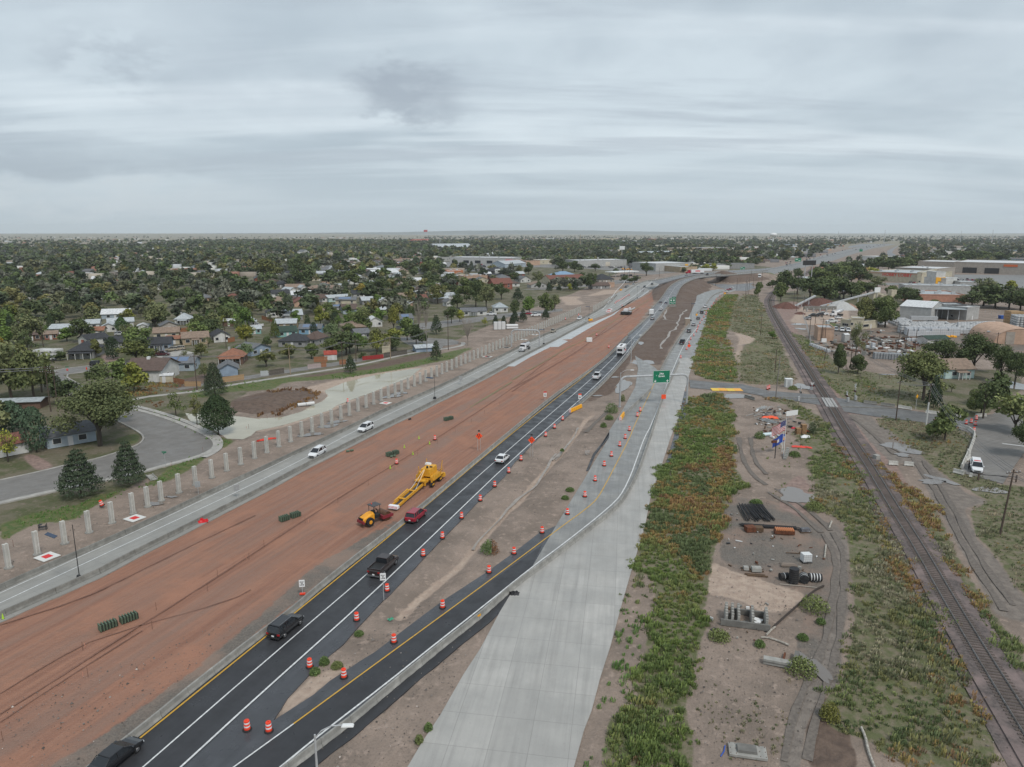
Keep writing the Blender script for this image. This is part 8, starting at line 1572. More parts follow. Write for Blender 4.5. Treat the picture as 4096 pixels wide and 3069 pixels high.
# ================================================================ yard things
def th(name,q,az,label,cat,group=None,z=0.0):p=G(*q);return thing(name,(p.x,p.y,z),az,label,cat,group)
W_=lambda*p:Z(2900,1950,3.682,*p)
fW=lambda*a:W_(a)[0]
BPIPE=mat('black_pipe',(.022,.022,.024),.55);RUST=mat('rust',(.16,.06,.03),.8,c2=(.09,.035,.02),scale=3);OLDW=mat('old_wood',(.14,.09,.055),.9,c2=(.09,.06,.04),scale=3);PCON=concrete('precast',(.40,.39,.365),(.29,.285,.265),1.2,.8,None,.2);DCON=concrete('dark_precast',(.22,.215,.2),(.15,.145,.135),1.2,.85,None,.2)
t=th('pipe_bundle',fW(440,380),0,'fan of black corrugated pipes lying side by side on the gravel','pipe stack')
rp=random.Random(3)
for i in range(26):
 x=-2.1+i*.17+rp.uniform(-.03,.03);mb=MB();y0,y1=-3.2+rp.uniform(-.5,.5),3.4+rp.uniform(-.4,.4);b=rp.uniform(-.25,.25)+(-.5 if i<6 else 0);mb.path([Vector((x+b,y0,.12+.1*(i%3))),Vector((x+b*.3,(y0+y1)/2,.14+.1*(i%3))),Vector((x+.25,y1,.12+.1*(i%3)))],.085,8);mb.obj('pipe',BPIPE,t)
t=th('pipe_bundle',fW(640,585),R(-9),'low stack of long dark pipes behind the rusty coil rack','pipe stack')
for i in range(9):mb=MB();y=-.45+(i%5)*.2;z=.1+.18*(i//5);x0=rp.uniform(-.5,.5);mb.tube((-4.2+x0,y,z),(4.2+x0,y,z),.09);mb.obj('pipe',BPIPE,t)
t=th('coil_rack',fW(870,680),R(-8),'rusty rack holding orange-brown rolls','rack');BX(t,'rack',RUST,0,0,.35,3.0,1.0,.6)
for i in range(10):mb=MB();x=-1.25+i*.28;mb.tube((x,-.5,.75),(x,.5,.75),.12,.12,8);mb.obj('roll',mat('orange_steel',(.55,.22,.1),.6),t)
t=th('scrap_crate',fW(440,640),0,'rusty and wooden crate heap at the left end of the pipes','crate heap');BX(t,'rusty_mesh',RUST,-.8,0,.4,1.5,1.2,.8,.1);BX(t,'wood_crate',OLDW,.6,0,.35,1.2,1.1,.7,-.1)
t=th('bagged_pallet',fW(1178,650),R(5),'small tarp-wrapped bale right of the rusty rack','bale');mb=MB();mb.box(0,0,.3,1.6,.9,.6,0,(.9,.85));mb.obj('bale',mat('wrap',(.09,.09,.1),.35,c2=(.4,.4,.42),scale=2.5,lo=.55,hi=.7),t,bevel=.12);BX(t,'pallet',OLDW,0,0,.04,1.7,1,.08)
t=th('water_tote',fW(1190,1090),R(4),'white caged liquid tank standing on the gravel','tank');mb=MB();mb.box(0,0,.68,1.3,1.1,1.15);mb.obj('tank',mat('milky_plastic',(.62,.63,.63),.35),t,bevel=.08);BX(t,'pallet',DARK,0,0,.06,1.36,1.16,.12);mb=MB()
for z in(.3,.6,.9,1.2):mb.box(0,-.575,z,1.34,.02,.03);mb.box(.67,0,z,.02,1.14,.03)
for x in(-.6,-.3,0,.3,.6):mb.box(x,-.575,.68,.03,.02,1.2)
mb.obj('cage',STEEL,t);TB(t,'valve',DARK,(0,-.6,.15),(0,-.75,.15),.07)
t=th('timber_plank',fW(1060,975),R(-6),'long thin timber leading to the white caged tank','timber');BX(t,'plank',OLDW,0,0,.06,3.2,.1,.1)
t=th('timber_stack',fW(935,1150),R(-4),'short stack of weathered timbers behind the black rolls','timber');
for i in range(3):mb=MB();mb.box(0,i*.3-.3,.12+.05*(i%2),2.2-.3*i,.24,.22);mb.obj('timber',mat('grey_timber',(.22,.18,.15),.9),t)
# wrapped geotextile rolls
BLK_F=mat('black_fabric',(.018,.018,.02),.6,c2=(.035,.035,.038),scale=3)
def roll(q,az,label,r,L,up,white=0):
 t=th('fabric_roll',q,az,label,'fabric roll','black-wrapped rolls');mb=MB()
 if up:mb.lathe([(r,0),(r*1.03,L*.5),(r,L)],20)
 else:mb.tube((-L/2,0,r),(L/2,0,r),r,r,20)
 mb.obj('roll',BLK_F,t)
 for i in range(white or 6):
  mb=MB();z=L*(i+.7)/((white or 6)+.6)
  if up:mb.tube((0,0,z),(0,0,z+.04),r*1.04,r*1.04,20,False)
  else:mb.tube((z-L/2,0,r),(z-L/2+.09,0,r),r*1.02,r*1.02,20,False)
  mb.obj('strap',mat('strap_grey',(.08,.075,.07),.6) if up else WHITE,t,fix=False)
 mb=MB()
 for i in range(9):a=i*.7+rp.uniform(0,.5);e=r*rp.uniform(1.1,1.6);mb.poly([(mc(a)*r*.9,ms(a)*r*.9,.25),(mc(a+.2)*e,ms(a+.2)*e,.04),(mc(a+.7)*r,ms(a+.7)*r,.2),(mc(a+.4)*r*.8,ms(a+.4)*r*.8,.5)])
 mb.obj('torn_wrap',BLK_F,t,fix=False)
roll(fW(1005,1395),0,'tall upright roll of black drainage fabric',.62,2.0,True);roll(fW(1160,1390),R(75),'black roll lying with its round end to the camera',.58,1.2,False,2);roll(fW(1320,1375),R(-8),'black roll lying sideways with white straps',.52,1.7,False,4);roll(fW(865,1350),R(10),'short black-wrapped bundle left of the upright roll',.45,1.2,False,1)
t=th('timber_plank',fW(1080,1455),R(-12),'pale thin pole lying before the black rolls','timber');mb=MB();mb.tube((-2.3,0,.07),(2.3,0,.07),.05);mb.obj('pole',mat('pale_timber',(.35,.32,.28),.8),t)
for(q,sx,sy,sz,az,lb) in[(fW(460,1230),1.35,.95,.62,R(-5),'pale precast concrete block on timbers, larger of two'),(fW(308,1210),.7,.75,.5,R(-5),'small grey precast block left of the larger one')]:
 t=th('precast_block',q,az,lb,'concrete block');BX(t,'block',PCON,0,0,sz*.5,sx,sy,sz*.9,0,(.95,.85),bevel=.03);mb=MB();mb.box(0,-.2,.06,sx+.6,.15,.12);mb.box(0,.4,.06,sx+.6,.15,.12);mb.obj('bearers',OLDW,t)
t=th('timber_stack',fW(440,1290),R(-10),'two dark timbers before the precast block','timber')
for i in range(2):BX(t,'timber',OLDW,.3*i,-.35*i,.08,2.7,.2,.16)
# bins from tall precast wall pieces
t=th('concrete_bins',f72(2010,190),R(-15),'row of upright notched concrete panels leaning over a low box wall','concrete bins')
for i,x in enumerate((-2.4,-1.7,-1.0,.6,2.2)):
 mb=MB();mb.hexa([(x,-1.1,0),(x+.35,-1.1,0),(x+.35,1.5,0),(x,1.5,0),(x+.1,-1.1,1.15),(x+.38,-1.1,1.15),(x+.42,1.5,1.5),(x+.12,1.5,1.5)]);o=mb.obj('panel',PCON,t,bevel=.02);mb=MB()
 for k in range(5):mb.box(x+.25,-.9+k*.55,1.32+k*.05,.3,.16,.16)
 mb.obj('notches',PCON,o)
BX(t,'front_wall',DCON,0,-1.35,.38,5.6,.25,.76);BX(t,'back_wall',DCON,.6,1.7,.35,3.6,.25,.7);mb=MB()
for i in range(6):mb.box(rp.uniform(1,1.9),rp.uniform(-.9,.7),.25+.05*i,.5,.4,.08,rp.uniform(0,3))
mb.obj('white_scraps',WHITE,t)
t=th('concrete_slab_base',f72(2035,1320),R(-12),'pale square concrete base with a raised grey block and bolts, near the bottom edge','concrete base');t.scale=(.8,.8,.9);BX(t,'slab',PCON,0,0,.14,4.1,2.0,.28,bevel=.02);BX(t,'raised_block',DCON,-.1,.05,.42,2.2,1.3,.3,0,(.95,.92),bevel=.02);mb=MB()
for x in(-1.9,-1.3,1.3,1.9):
 for y in(-.8,0,.8):mb.tube((x,y,.28),(x,y,.4),.03,.03,5)
mb.obj('bolts',RUST,t)
t=th('concrete_beam',f82(80,560),R(-20),'long pale concrete beam lying before a wide bush','concrete beam');BX(t,'beam',PCON,0,0,.32,2.9,.75,.62,bevel=.02);BX(t,'groove',DCON,0,-.39,.34,2.9,.04,.12)
t=th('hollow_block',f82(240,520),R(62),'grey upended concrete piece right of the pale beam','concrete block');BX(t,'block',DCON,0,0,.3,1.9,.5,.6,0,(1,.9));BX(t,'plate',RUST,-.2,1.2,.12,1.6,.2,.24)
def hose(name,pts,r,m,label,cat,step=.8):
 p=resample(smooth(g2(pts),2),step);o_=p[0].copy();mb=MB();mb.path([q-o_+Vector((0,0,r)) for q in p],r,6);o=mb.obj(name,m,fix=False);o.location=o_;tag(o,label,cat)
SOCK=mat('sock',(.46,.43,.38),.85,c2=(.25,.23,.2),scale=3);hose('erosion_sock',Z82((-60,330),(0,330),(120,370),(220,415)),.11,SOCK,'pale erosion sock running to the wide bush','erosion sock');hose('erosion_sock',Z82((805,1110),(845,1200),(860,1300),(915,1445),(960,1560)),.13,SOCK,'pale erosion sock among the bushes at the bottom right','erosion sock');hose('erosion_sock',Z4((500,935),(495,990),(488,1050)),.12,SOCK,'broken white sock beside the gravel track, lower','erosion sock');hose('erosion_sock',Z4((550,730),(535,770),(525,795)),.13,SOCK,'broken white sock beside the gravel track, upper','erosion sock')
hose('silt_fence',Z4((480,1290),(400,1330),(330,1390))+Z82((250,60),(170,130),(60,230),(30,260)),.14,mat('silt_black',(.05,.04,.035),.9),'dark rolled silt fence line leading down from the black rolls','silt fence');hose('erosion_sock',Z82((60,240),(20,270),(0,300),(-30,320)),.12,SOCK,'pale end of the dark silt line','erosion sock')
hose('blue_hose',Z72((1840,1262),(1835,1310),(1810,1350),(1770,1385)),.05,mat('blue_plastic',(.03,.1,.45),.4),'bright blue hose left of the square concrete base','hose')
# middle yard near the flags
q5=lambda*p:Z(2920,1500,4.32,*p)
fq=lambda*a:q5(a)[0]
PALE=mat('pale_steel',(.45,.47,.47),.5,metal=.4)
for(q,n,az,sp,lb,L) in[(fq(590,585),16,R(48),.35,'scattered heap of pale metal rails beyond the manhole rings',5.0),(fq(650,810),18,R(118),.25,'fanned heap of pale metal rails below the orange netting',5.5),(fq(430,690),3,R(40),.2,'two or three loose metal rails at the left of the heaps',4.2),(fq(820,800),2,R(35),.1,'pair of pale rails right of the fanned heap',4.0)]:
 t=th('rail_heap',q,0,lb,'metal heap')
 for i in range(n):a=az+rp.uniform(-sp,sp);x,y=rp.uniform(-1.3,1.3),rp.uniform(-.8,.8);z=.08+i*.022;mb=MB();d=Vector((mc(a),ms(a),0))*L/2*rp.uniform(.6,1);c=Vector((x,y,z));mb.tube(c-d,c+d+Vector((0,0,.05)),.05,.05,5);mb.obj('rail',PALE,t)
for(q,lb,cone) in[(fq(665,715),'open concrete manhole ring beside the orange netting',0),(fq(828,735),'concrete manhole ring with a narrowing top',1)]:
 t=th('manhole_ring',q,0,lb,'manhole ring');mb=MB();mb.lathe([(.85,0),(.87,.9),(.72,.92)]+([(.55,1.35),(.42,1.4)] if cone else[]),18);mb.obj('ring',PCON,t);mb=MB();rr_=.4 if cone else .68;mb.lathe([(rr_,0),(rr_,.02)],16,(0,0,1.41 if cone else .925));mb.obj('opening',DARK,t)
NET=mat('orange_net',(.85,.13,.06),.7)
def crumple(q,sx,sy,h,m,name,label,cat,az=0,n=90,seed=1):
 t=G(*q);r=np.random.default_rng(seed);nx,ny=14,8;X,Y=np.meshgrid(np.linspace(-sx/2,sx/2,nx),np.linspace(-sy/2,sy/2,ny));e=(1-(2*X/sx)**2)*(1-(2*Y/sy)**2);Zc=h*np.clip(e,0,1)**.5*(.5+.8*r.random(X.shape));X=X+r.normal(0,.07,X.shape);Y=Y+r.normal(0,.07,X.shape);V=np.stack([X*mc(az)-Y*ms(az),X*ms(az)+Y*mc(az),Zc+.02],-1).reshape(-1,3);idx=np.arange(nx*ny).reshape(ny,nx);F=np.stack([idx[:-1,:-1],idx[:-1,1:],idx[1:,1:],idx[1:,:-1]],-1).reshape(-1,4)
 o=numesh(name,V,F,m);o.location=t;tag(o,label,cat);return o
crumple(fq(690,745),4.0,1.3,.55,NET,'orange_netting','crumpled bright orange netting before the manhole rings','netting',R(-8));crumple(fq(1240,1250),4.2,1.0,.3,mat('red_net',(.7,.08,.06),.7),'red_netting','flat red netting lying in the weeds right of the flagpoles','netting',R(-15),seed=2);crumple(fq(1110,925),1.5,.6,.3,mat('red_cloth',(.5,.03,.05),.6),'red_tarp','small red tarp left of the wooden pallets','tarp',0,seed=3);crumple(fq(1335,985),1.0,.6,.35,NET,'orange_cloth','small orange and red bundle right of the pallets','bundle',0,seed=4)
crumple(fq(1305,1080),2.3,1.1,.5,WHITE,'white_sheet','crumpled white sheet behind the weeds right of the pallets','sheet',0,seed=5);crumple(f62(1165,168),.6,.35,.15,mat('green_sheet',(.08,.42,.26),.6),'green_cloth','small bright green cloth on the dirt wedge','cloth',R(40),seed=6);crumple(f1(1745,625),2.0,.8,.6,mat('red_cover',(.55,.015,.02),.4),'red_cover','bright red cover behind the inner barrier at left','cover',R(20),seed=7);crumple(f3(15,1355),1.4,.8,.45,BLK_F,'black_bag','black bag on the wide slab beside the barrier','bag',0,seed=8);crumple(f6(90,1100),4.5,.6,.35,mat('red_net2',(.6,.05,.03),.7),'red_netting','strip of red netting on the bank behind the posts','netting',R(35),seed=9)
# pallets stacked
for(q,n,rows_,lb) in[(fq(1170,1020),9,2,'tall stack of wooden pallets left of the higher one'),(fq(1262,1015),14,2,'highest stack of wooden pallets behind the flags')]:
 t=th('pallet_stack',q,R(5),lb,'pallet stack')
 for i in range(n):mb=MB();mb.box(rp.uniform(-.05,.05),0,.08+i*.165,1.15,1.1,.03);mb.box(0,-.5,.02+i*.165,1.1,.08,.1);mb.box(0,.5,.02+i*.165,1.1,.08,.1);mb.obj('pallet',mat('pallet_wood',(.34,.21,.11),.85,c2=(.25,.15,.08),scale=3),t)
t=th('plastic_culvert',fq(640,1055),R(10),'pale blue-white half pipe among bushes left of the flags','pipe');mb=MB();mb.tube((-1.2,0,.35),(1.2,.3,.35),.38,.38,16);mb.obj('pipe',mat('pale_blue',(.55,.66,.7),.4),t)
# flag poles
USR,USW,USB=mat('flag_red2',(.40,.02,.03),.7),mat('flag_white',(.62,.6,.6),.7),mat('flag_blue',(.02,.03,.14),.7);CB2=mat('flag_mid_blue',(.03,.07,.32),.7)
def cloth_strip(t,name,m,u0,u1,v0,v1,W,Hh,org,sag,par=None,lift=0.0):
 mb=MB();n=8
 def P(u,v):x=-u*W*.86;return Vector((org[0]+x,org[1]+lift+.18*ms(u*7+v*2)*u*W/2,org[2]-v*Hh-sag*u**1.3*W+.06*ms(u*9)))
 for i in range(n):a,b=u0+(u1-u0)*i/n,u0+(u1-u0)*(i+1)/n;mb.quad(P(a,v1),P(b,v1),P(b,v0),P(a,v0))
 return mb.obj(name,m,par or t,fix=False)
for(q,hpx,lb,kd) in[(fq(922,1410),630,'right flagpole flying a striped flag over blue ones','us'),(fq(897,1335),330,'middle flagpole with a plain blue flag','blue'),(fq(882,1215),190,'rear flagpole with a blue and white flag with a red and yellow disc','co')]:
 p=G(*q);zc=(p-Vector((0,0,CH))).length;h=hpx/4.32*zc/FPX;t=thing('flagpole',p,R(12),lb,'flagpole','flagpoles in the yard');TB(t,'pole',WHITE,(0,0,0),(0,0,h),.08,.05,8);mb=MB();mb.lathe([(.05,0),(.1,.06),(.05,.14)],8,(0,0,h));mb.obj('ball',STEEL,t)
 if kd=='us':
  fl=None
  for i in range(13):o=cloth_strip(t,'stripe',USR if i%2==0 else USW,0,1,i/13,(i+1)/13,3.4,2.1,(-.06,0,h-.4),.42)
  can=cloth_strip(t,'canton',USB,0,.42,0,.54,3.4,2.1,(-.06,0,h-.4),.42,lift=-.03);st=MB()
  for i in range(5):
   for j in range(4):x=-(.05+i*.075)*3.4;st.box(-.06+x*.95,-.07+.18*ms(-x/3.4*7)*-x/2*0,h-.4-.12-j*.27+x*.36,.08,.02,.08)
  st.obj('stars',USW,can)
 elif kd=='blue':cloth_strip(t,'cloth',CB2,0,1,0,1,2.6,1.9,(-.06,0,h-.3),.5);e=cloth_strip(t,'emblem',USW,.4,.62,.3,.65,2.6,1.9,(-.06,0,h-.3),.5,lift=-.03)
 else:cloth_strip(t,'band',CB2,0,1,0,.33,1.7,1.7,(.9,0,h-.1),.2);cloth_strip(t,'band',USW,0,1,.33,.66,1.7,1.7,(.9,0,h-.1),.2);cloth_strip(t,'band',CB2,0,1,.66,1,1.7,1.7,(.9,0,h-.1),.2);mb=MB();mb.tube((.35,-.12,h-1.15),(.35,-.16,h-1.15),.38,.38,12);c=mb.obj('disc',USR,t);mb=MB();mb.tube((.4,-.17,h-1.15),(.4,-.19,h-1.15),.2,.2,10);mb.obj('gold_disc',YELS,c)
t=th('stepped_block',fq(968,1420),R(60),'stepped concrete piece beside the foot of the flagpoles','concrete block')
for i in range(7):BX(t,'step',PCON,-1.6+i*.5,0,.18+i*.11,.48,.6,.36+i*.22)
t=th('leaning_post',fq(775,1440),0,'rusty-topped dark post left of the flagpoles','post');TB(t,'post',DARK,(0,0,0),(0,0,3.3),.1,.09);BX(t,'head',RUST,-.4,0,3.6,1.2,.3,.5,.3)
t=th('yellow_mats',f7(1855,885),R(-4),'four bright yellow mats laid across the dirt crossing','mats')
for i in range(4):mb=MB();mb.box(-3.4+i*2.25,.2*(i%2),.06,2.2,3.6,.07,rp.uniform(-.03,.03));mb.obj('mat',YPL if i%2 else mat('yellow_pale',(.75,.5,.06),.5),t)
t=th('signal_cabinet',fq(1005,208),R(-5),'silver signal cabinet beside the level crossing','cabinet');mb=MB();mb.box(0,0,1.25,2.0,1.6,2.5);mb.obj('cabinet',mat('silver',(.55,.57,.57),.4),t,bevel=.02);BX(t,'roof',WHITE,0,0,2.55,2.2,1.8,.12);BX(t,'door',STEEL,.0,-.81,1.2,.9,.03,2.0)
# crossing signals
def xsig(q,h,label,az=0):
 t=th('crossing_signal',q,az,label,'crossing signal','level crossing signals');TB(t,'mast',STEEL,(0,0,0),(0,0,h),.09,.07)
 for s in(-1,1):
  mb=MB();mb.box(0,0,0,1.3,.04,.2);o=mb.obj('crossbuck',SWHITE,t);o.location=(0,-.1,h-.7);o.rotation_euler=(0,s*R(45),0)
  mb=MB();mb.tube((s*.4,-.05,h*.55),(s*.4,-.18,h*.55),.3,.3,14);o=mb.obj('lamp_target',DARK,t);mb=MB();mb.tube((s*.4,-.18,h*.55),(s*.4,-.2,h*.55),.1,.1,10);mb.obj('lamp',REDM,o)
 BX(t,'gate_box',STEEL,0,.3,.7,.7,.5,1.2)
 return t
xsig(fq(1200,450),4.6,'crossing signal on the yard side of the level crossing',R(90));xsig(fq(2150,440),4.8,'taller crossing signal on the far side of the level crossing',R(-90));xsig(fq(2015,470),3.2,'shorter signal post beside the taller far one',R(-90));xsig(fq(1410,265),2.6,'low signal post left of the rails behind the puddle',R(0))
t=th('concrete_median',fq(1100,400),R(-8),'thin concrete median along the crossing road, left part','median');BX(t,'kerb',CB,0,0,.1,17,.5,.2);t=th('concrete_median',f8(870,1040),R(-8),'thin concrete median along the crossing road, right part','median');BX(t,'kerb',CB,0,0,.1,14,.5,.2)
# loose white barriers beside the crossing road and the old street
bw_=barrier_mesh(3.9,mat('white_barrier',(.52,.51,.48),.8,c2=(.38,.37,.34),scale=1));bg_=barrier_mesh(3.9,CB);k=0
for(a,b,lb) in[(f8(825,1000),f8(943,1012),'grey barrier, first from the left above the crossing road'),(f8(975,1018),f8(1095,1035),'grey barrier, second from the left above the crossing road'),(f8(1120,1040),f8(1242,1060),'white barrier right of the dark crossing road pole'),(f8(1360,1085),f8(1475,1100),'white barrier right behind the sleeved pole'),(f8(1540,1105),f8(1672,1125),'white barrier left of the drum cluster'),(f8(1790,1118),f8(1885,1115),'white barrier right of the drum cluster'),(f8(1650,1205),f8(1735,1230),'white barrier at the corner of the old street'),(fq(255,385),fq(425,440),'single grey barrier on the dirt near the yellow mats'),(f4(1040,235),f4(1122,240),'pale block barrier right of the railway, left of two'),(f4(1175,240),f4(1258,248),'pale block barrier right of the railway, right of two'),(f4(1600,302),f4(1690,325),'white barrier left of the patrol vehicle'),(f4(1738,340),f4(1765,345),'short white block in front of the patrol vehicle')]:
 A,B=G(*a),G(*b);L=(B-A).length;o=link('concrete_barrier',bg_ if lb.startswith('grey') or 'single' in lb else bw_);o.location=(A+B)/2+Vector((0,0,.04));o.rotation_euler=(0,0,math.atan2(B.y-A.y,B.x-A.x));o.scale=(L/3.9,1,1);tag(o,lb,'barrier','concrete barrier segments')
sp=resample(g2(Z8((1735,1232),(1790,1275),(1768,1340),(1745,1400),(1715,1512))+Z4((1735,130),(1700,200),(1660,295))),3.9)
for i,(a,b) in enumerate(zip(sp[:-1],sp[1:])):
 o=link('concrete_barrier',bw_);o.location=(a+b)/2+Vector((0,0,.04));o.rotation_euler=(0,0,math.atan2(b.y-a.y,b.x-a.x));tag(o,'%s white barrier from the top edging the old street above the patrol vehicle'%ORD(i),'barrier','concrete barrier segments')
t=th('concrete_cube',f4(935,190),R(20),'pale concrete cube right beside the rails','concrete block');BX(t,'block',PCON,0,0,.5,1.1,1.0,1.0,bevel=.04)
# swing gate
t=th('swing_gate',f4(1815,372),R(-8),'dark steel swing gate arm at the end of the old street','gate');mb=MB();mb.box(0,0,.7,.25,.25,1.4);mb.box(6.6,0,.7,.2,.2,1.4);mb.obj('posts',WOOD,t);mb=MB();mb.tube((0,0,1.2),(6.6,0,1.0),.07,.07);mb.tube((3.3,0,1.1),(6.6,0,.5),.05,.05);mb.obj('arm',DARK,t)
# green mesh dowel baskets on the red dirt
BG_=mat('basket_green',(.10,.14,.095),.7);BGD=mat('basket_dark',(.03,.04,.03),.7)
for(q,n,lb) in[(f5(1007,215),12,'nearest stack of green dowel baskets on the red dirt'),(f2(283,595),10,'middle stack of green dowel baskets left of the roller'),(f2(1172,45),8,'stack of green dowel baskets beyond the drum'),(f6(1658,930),7,'farthest stack of green dowel baskets')]:
 t=th('dowel_baskets',q,R(47),lb,'basket stack','green dowel basket stacks')
 for i in range(n):
  x=(i-n/2+.5)*.33+(.35 if i>=n/2 else 0);mb=MB();mb.box(x,0,.42,.12,.95,.8);o=mb.obj('basket',BG_,t);mb=MB();mb.box(x+.16,0,.36,.12,.85,.66);mb.obj('dowels',BGD,o)
for(q,lb,s) in[(f6(812,1203),'pair of pale green rolls near the first white SUV',.8),(f6(1185,1250),'pale green roll below the stack beyond the drum',.6),(f6(1330,928),'tiny dark lump on the red dirt',.35)]:
 t=th('green_roll',q,R(25),lb,'roll');mb=MB();mb.tube((-s,0,.2),(-.1,0,.2),.22,.22,10);mb.tube((.1,.2,.2),(s,.25,.2),.22,.22,10);mb.obj('roll',BG_ if 'green' in lb else DARK,t)
LIME=mat('lime',(.38,.6,.06),.5)
for i,q in enumerate([f6(1408,1092),f6(1500,1138),f6(1282,1170),f6(1356,1228),f5(27,165),f2(1160,160)]):
 o_=th('lime_cone',q,0,'%s lime green cone on the red dirt, counted from the top'%ORD(i),'cone','lime cones');mb=MB();mb.lathe([(.2,0),(.2,.03)],8);mb.obj('base',LIME,o_);mb=MB();mb.lathe([(.15,.03),(.04,.7)],10);mb.obj('cone',LIME,o_)
# survey stakes beside the string lines
STK=mat('stake',(.19,.1,.07),.8);PNK=mat('pink_lath',(.6,.28,.2),.7);me_s=None;n=0
for(x0,y0,x1,y1,c) in[(50,2190,1220,1600,0),(0,2800,1000,2225,0),(30,2960,1060,2190,1),(1060,2190,2050,1590,1)]:
 a,b=G(x0,y0),G(x1,y1);pts=resample([a,b],9.5)
 for i,p in enumerate(pts):
  t=thing('survey_stake',p+Vector((rp.uniform(-.4,.4),rp.uniform(-.4,.4),0)),rp.uniform(0,3),'%s thin survey stake along %s on the red dirt'%(ORD(i),('the upper string line','the middle string line','the lower string line','the far string line')[(x0==0)+2*(x0==30)+3*(x0==1060)]),'stake','survey stakes');BX(t,'stake',STK,0,0,.55,.04,.04,1.1)
  if i%3==1:BX(t,'pink_lath',PNK,.5,.2,.3,.05,.03,.6)
CUT=mat('cut_earth',(.225,.12,.088),.95,c2=(.18,.095,.07),scale=2)
def strip_on(pts,w,z,m,name):
 pts=resample(smooth(g2(pts),1),1.0);mb=MB();prev=None
 for i,p in enumerate(pts):
  a,b=pts[max(i-1,0)],pts[min(i+1,len(pts)-1)];d=(b-a).normalized();s=Vector((d.y,-d.x,0));k=w*(.5+1.0*float(vnoise(np.array([i*1.]),np.array([p.x]),4,6)[0]));q=(p-s*k/2+Vector((0,0,z)),p+s*k/2+Vector((0,0,z)))
  if prev:mb.quad(prev[0],prev[1],q[1],q[0])
  prev=q
 o=mb.obj(name,m,fix=False);o['kind']='structure'
RUTM=mat('rut_grey',(.12,.104,.092),.95,c2=(.175,.152,.133),scale=2.5)
rutz=.008
for pts in(Z4((560,820),(640,950),(660,1150),(650,1350))+Z82((640,0),(620,300),(560,560),(480,800),(380,1150),(330,1445)),Z4((470,830),(560,960),(590,1150))+Z82((560,0),(480,420),(330,720),(200,1050),(130,1445)),Z4((0,470),(220,600),(350,720),(470,830)),Z4((60,440),(300,590),(420,680),(560,820)),Z4((1250,180),(1500,540),(1720,1000),(2050,1512)),Z4((1340,200),(1580,560),(1800,1000),(2120,1450)),Z4((980,40),(1250,180)),Z3((1960,0),(1990,180),(2080,330),(2212,420)),Z3((2060,0),(2090,200),(2212,330)),Z62((700,900),(900,780),(1200,560),(1400,330)),Z7((640,1250),(760,1130),(900,1010)),Z8((700,1100),(900,1260),(1100,1450))):
 strip_on(pts,.8,rutz,RUTM,'wheel_rut');rutz+=.0015
rs=np.random.default_rng(8)
def debris(name,specs):
 mb=MB();mats_=[WHITE,RUST,DCON,PCON,OLDW,DARK]
 for poly,n,s0 in specs:
  pl=g2(poly);xs,ys=[p.x for p in pl],[p.y for p in pl]
  for _ in range(n):
   x,y=rs.uniform(min(xs),max(xs)),rs.uniform(min(ys),max(ys))
   if not pip(x,y,[(p.x,p.y) for p in pl]) or any((c-Vector((x,y,0))).length<r*.8 for c,r in FOOT):continue
   mb.cm=int(rs.integers(6));a,b,c=s0*rs.lognormal(0,.6),s0*rs.lognormal(-.5,.6),s0*rs.lognormal(-1.1,.5);mb.box(x,y,c/2,a,b,c,rs.uniform(0,3))
 o=mb.obj(name,mats_,fix=False);tag(o,kind='stuff')
debris('yard_debris',[(Z8((380,470),(640,470),(900,420),(1400,440),(1400,560),(900,600),(560,560)),420,1.3),(Z8((430,250),(900,330),(1100,400),(700,400),(560,430)),60,1.2),(Z8((1450,350),(2212,330),(2212,420),(1500,430)),120,1.5),(q5((400,560),(900,560),(1300,850),(1300,1100),(700,1100),(450,900)),110,.5),(W_((0,300),(700,500),(1500,700),(1500,1500),(0,1300)),90,.3),(Z72((1700,60),(2212,0),(2212,400),(1750,330)),50,.3)])
# stones and crumbs lying on the bare earth
rs=np.random.default_rng(4);VV,FF,CC=[],[],[];n0=0;tet=np.array([(1,0,0),(-.5,.8,0),(-.6,-.7,0),(0,0,.9)]);tf_=np.array([(0,1,3),(1,2,3),(2,0,3)])
for poly,n in((Z3((1700,700),(2212,500),(2400,1500),(1700,1500)),900),(Z72((1650,100),(2212,0),(2212,1445),(1550,1445)),1300),(Z3((0,200),(500,0),(700,0),(480,500),(200,800),(0,900)),900),(Z62((900,300),(1900,200),(1500,1445),(500,1445)),900),(Z7((300,1512),(700,1050),(900,1100),(700,1512)),500),(Z62((300,850),(900,300),(1500,0),(1600,0),(800,600)),500),(Z5((0,900),(1100,500),(2212,100),(700,1445),(0,1445)),900),(Z82((0,0),(600,0),(400,1445),(0,1445)),900),(Z1((0,900),(1000,500),(1900,260),(900,700),(0,1100)),500),(Z82((1300,0),(2212,1300),(2212,1445),(1900,1300)),1200)):
 pl=g2(poly);xs,ys=[p.x for p in pl],[p.y for p in pl];X,Y=rs.uniform(min(xs),max(xs),n),rs.uniform(min(ys),max(ys),n);k=inside(X,Y,[(p.x,p.y) for p in pl])
 for x,y in zip(X[k],Y[k]):
  a=rs.uniform(0,6.3);s_=rs.lognormal(-2.75,.45);R2=np.array([[mc(a),ms(a),0],[-ms(a),mc(a),0],[0,0,1]]);VV.append(tet@R2*s_+[x,y,-.03]);FF.append(tf_+n0);n0+=4;c=rs.choice([.09,.14,.2,.3,.5],p=[.35,.3,.2,.12,.03]);CC.append(np.tile([c,c*.88,c*.8],(4,1)))
o=numesh('loose_stones',np.concatenate(VV),np.concatenate(FF),VCOL,colors=np.concatenate(CC));tag(o,kind='stuff')
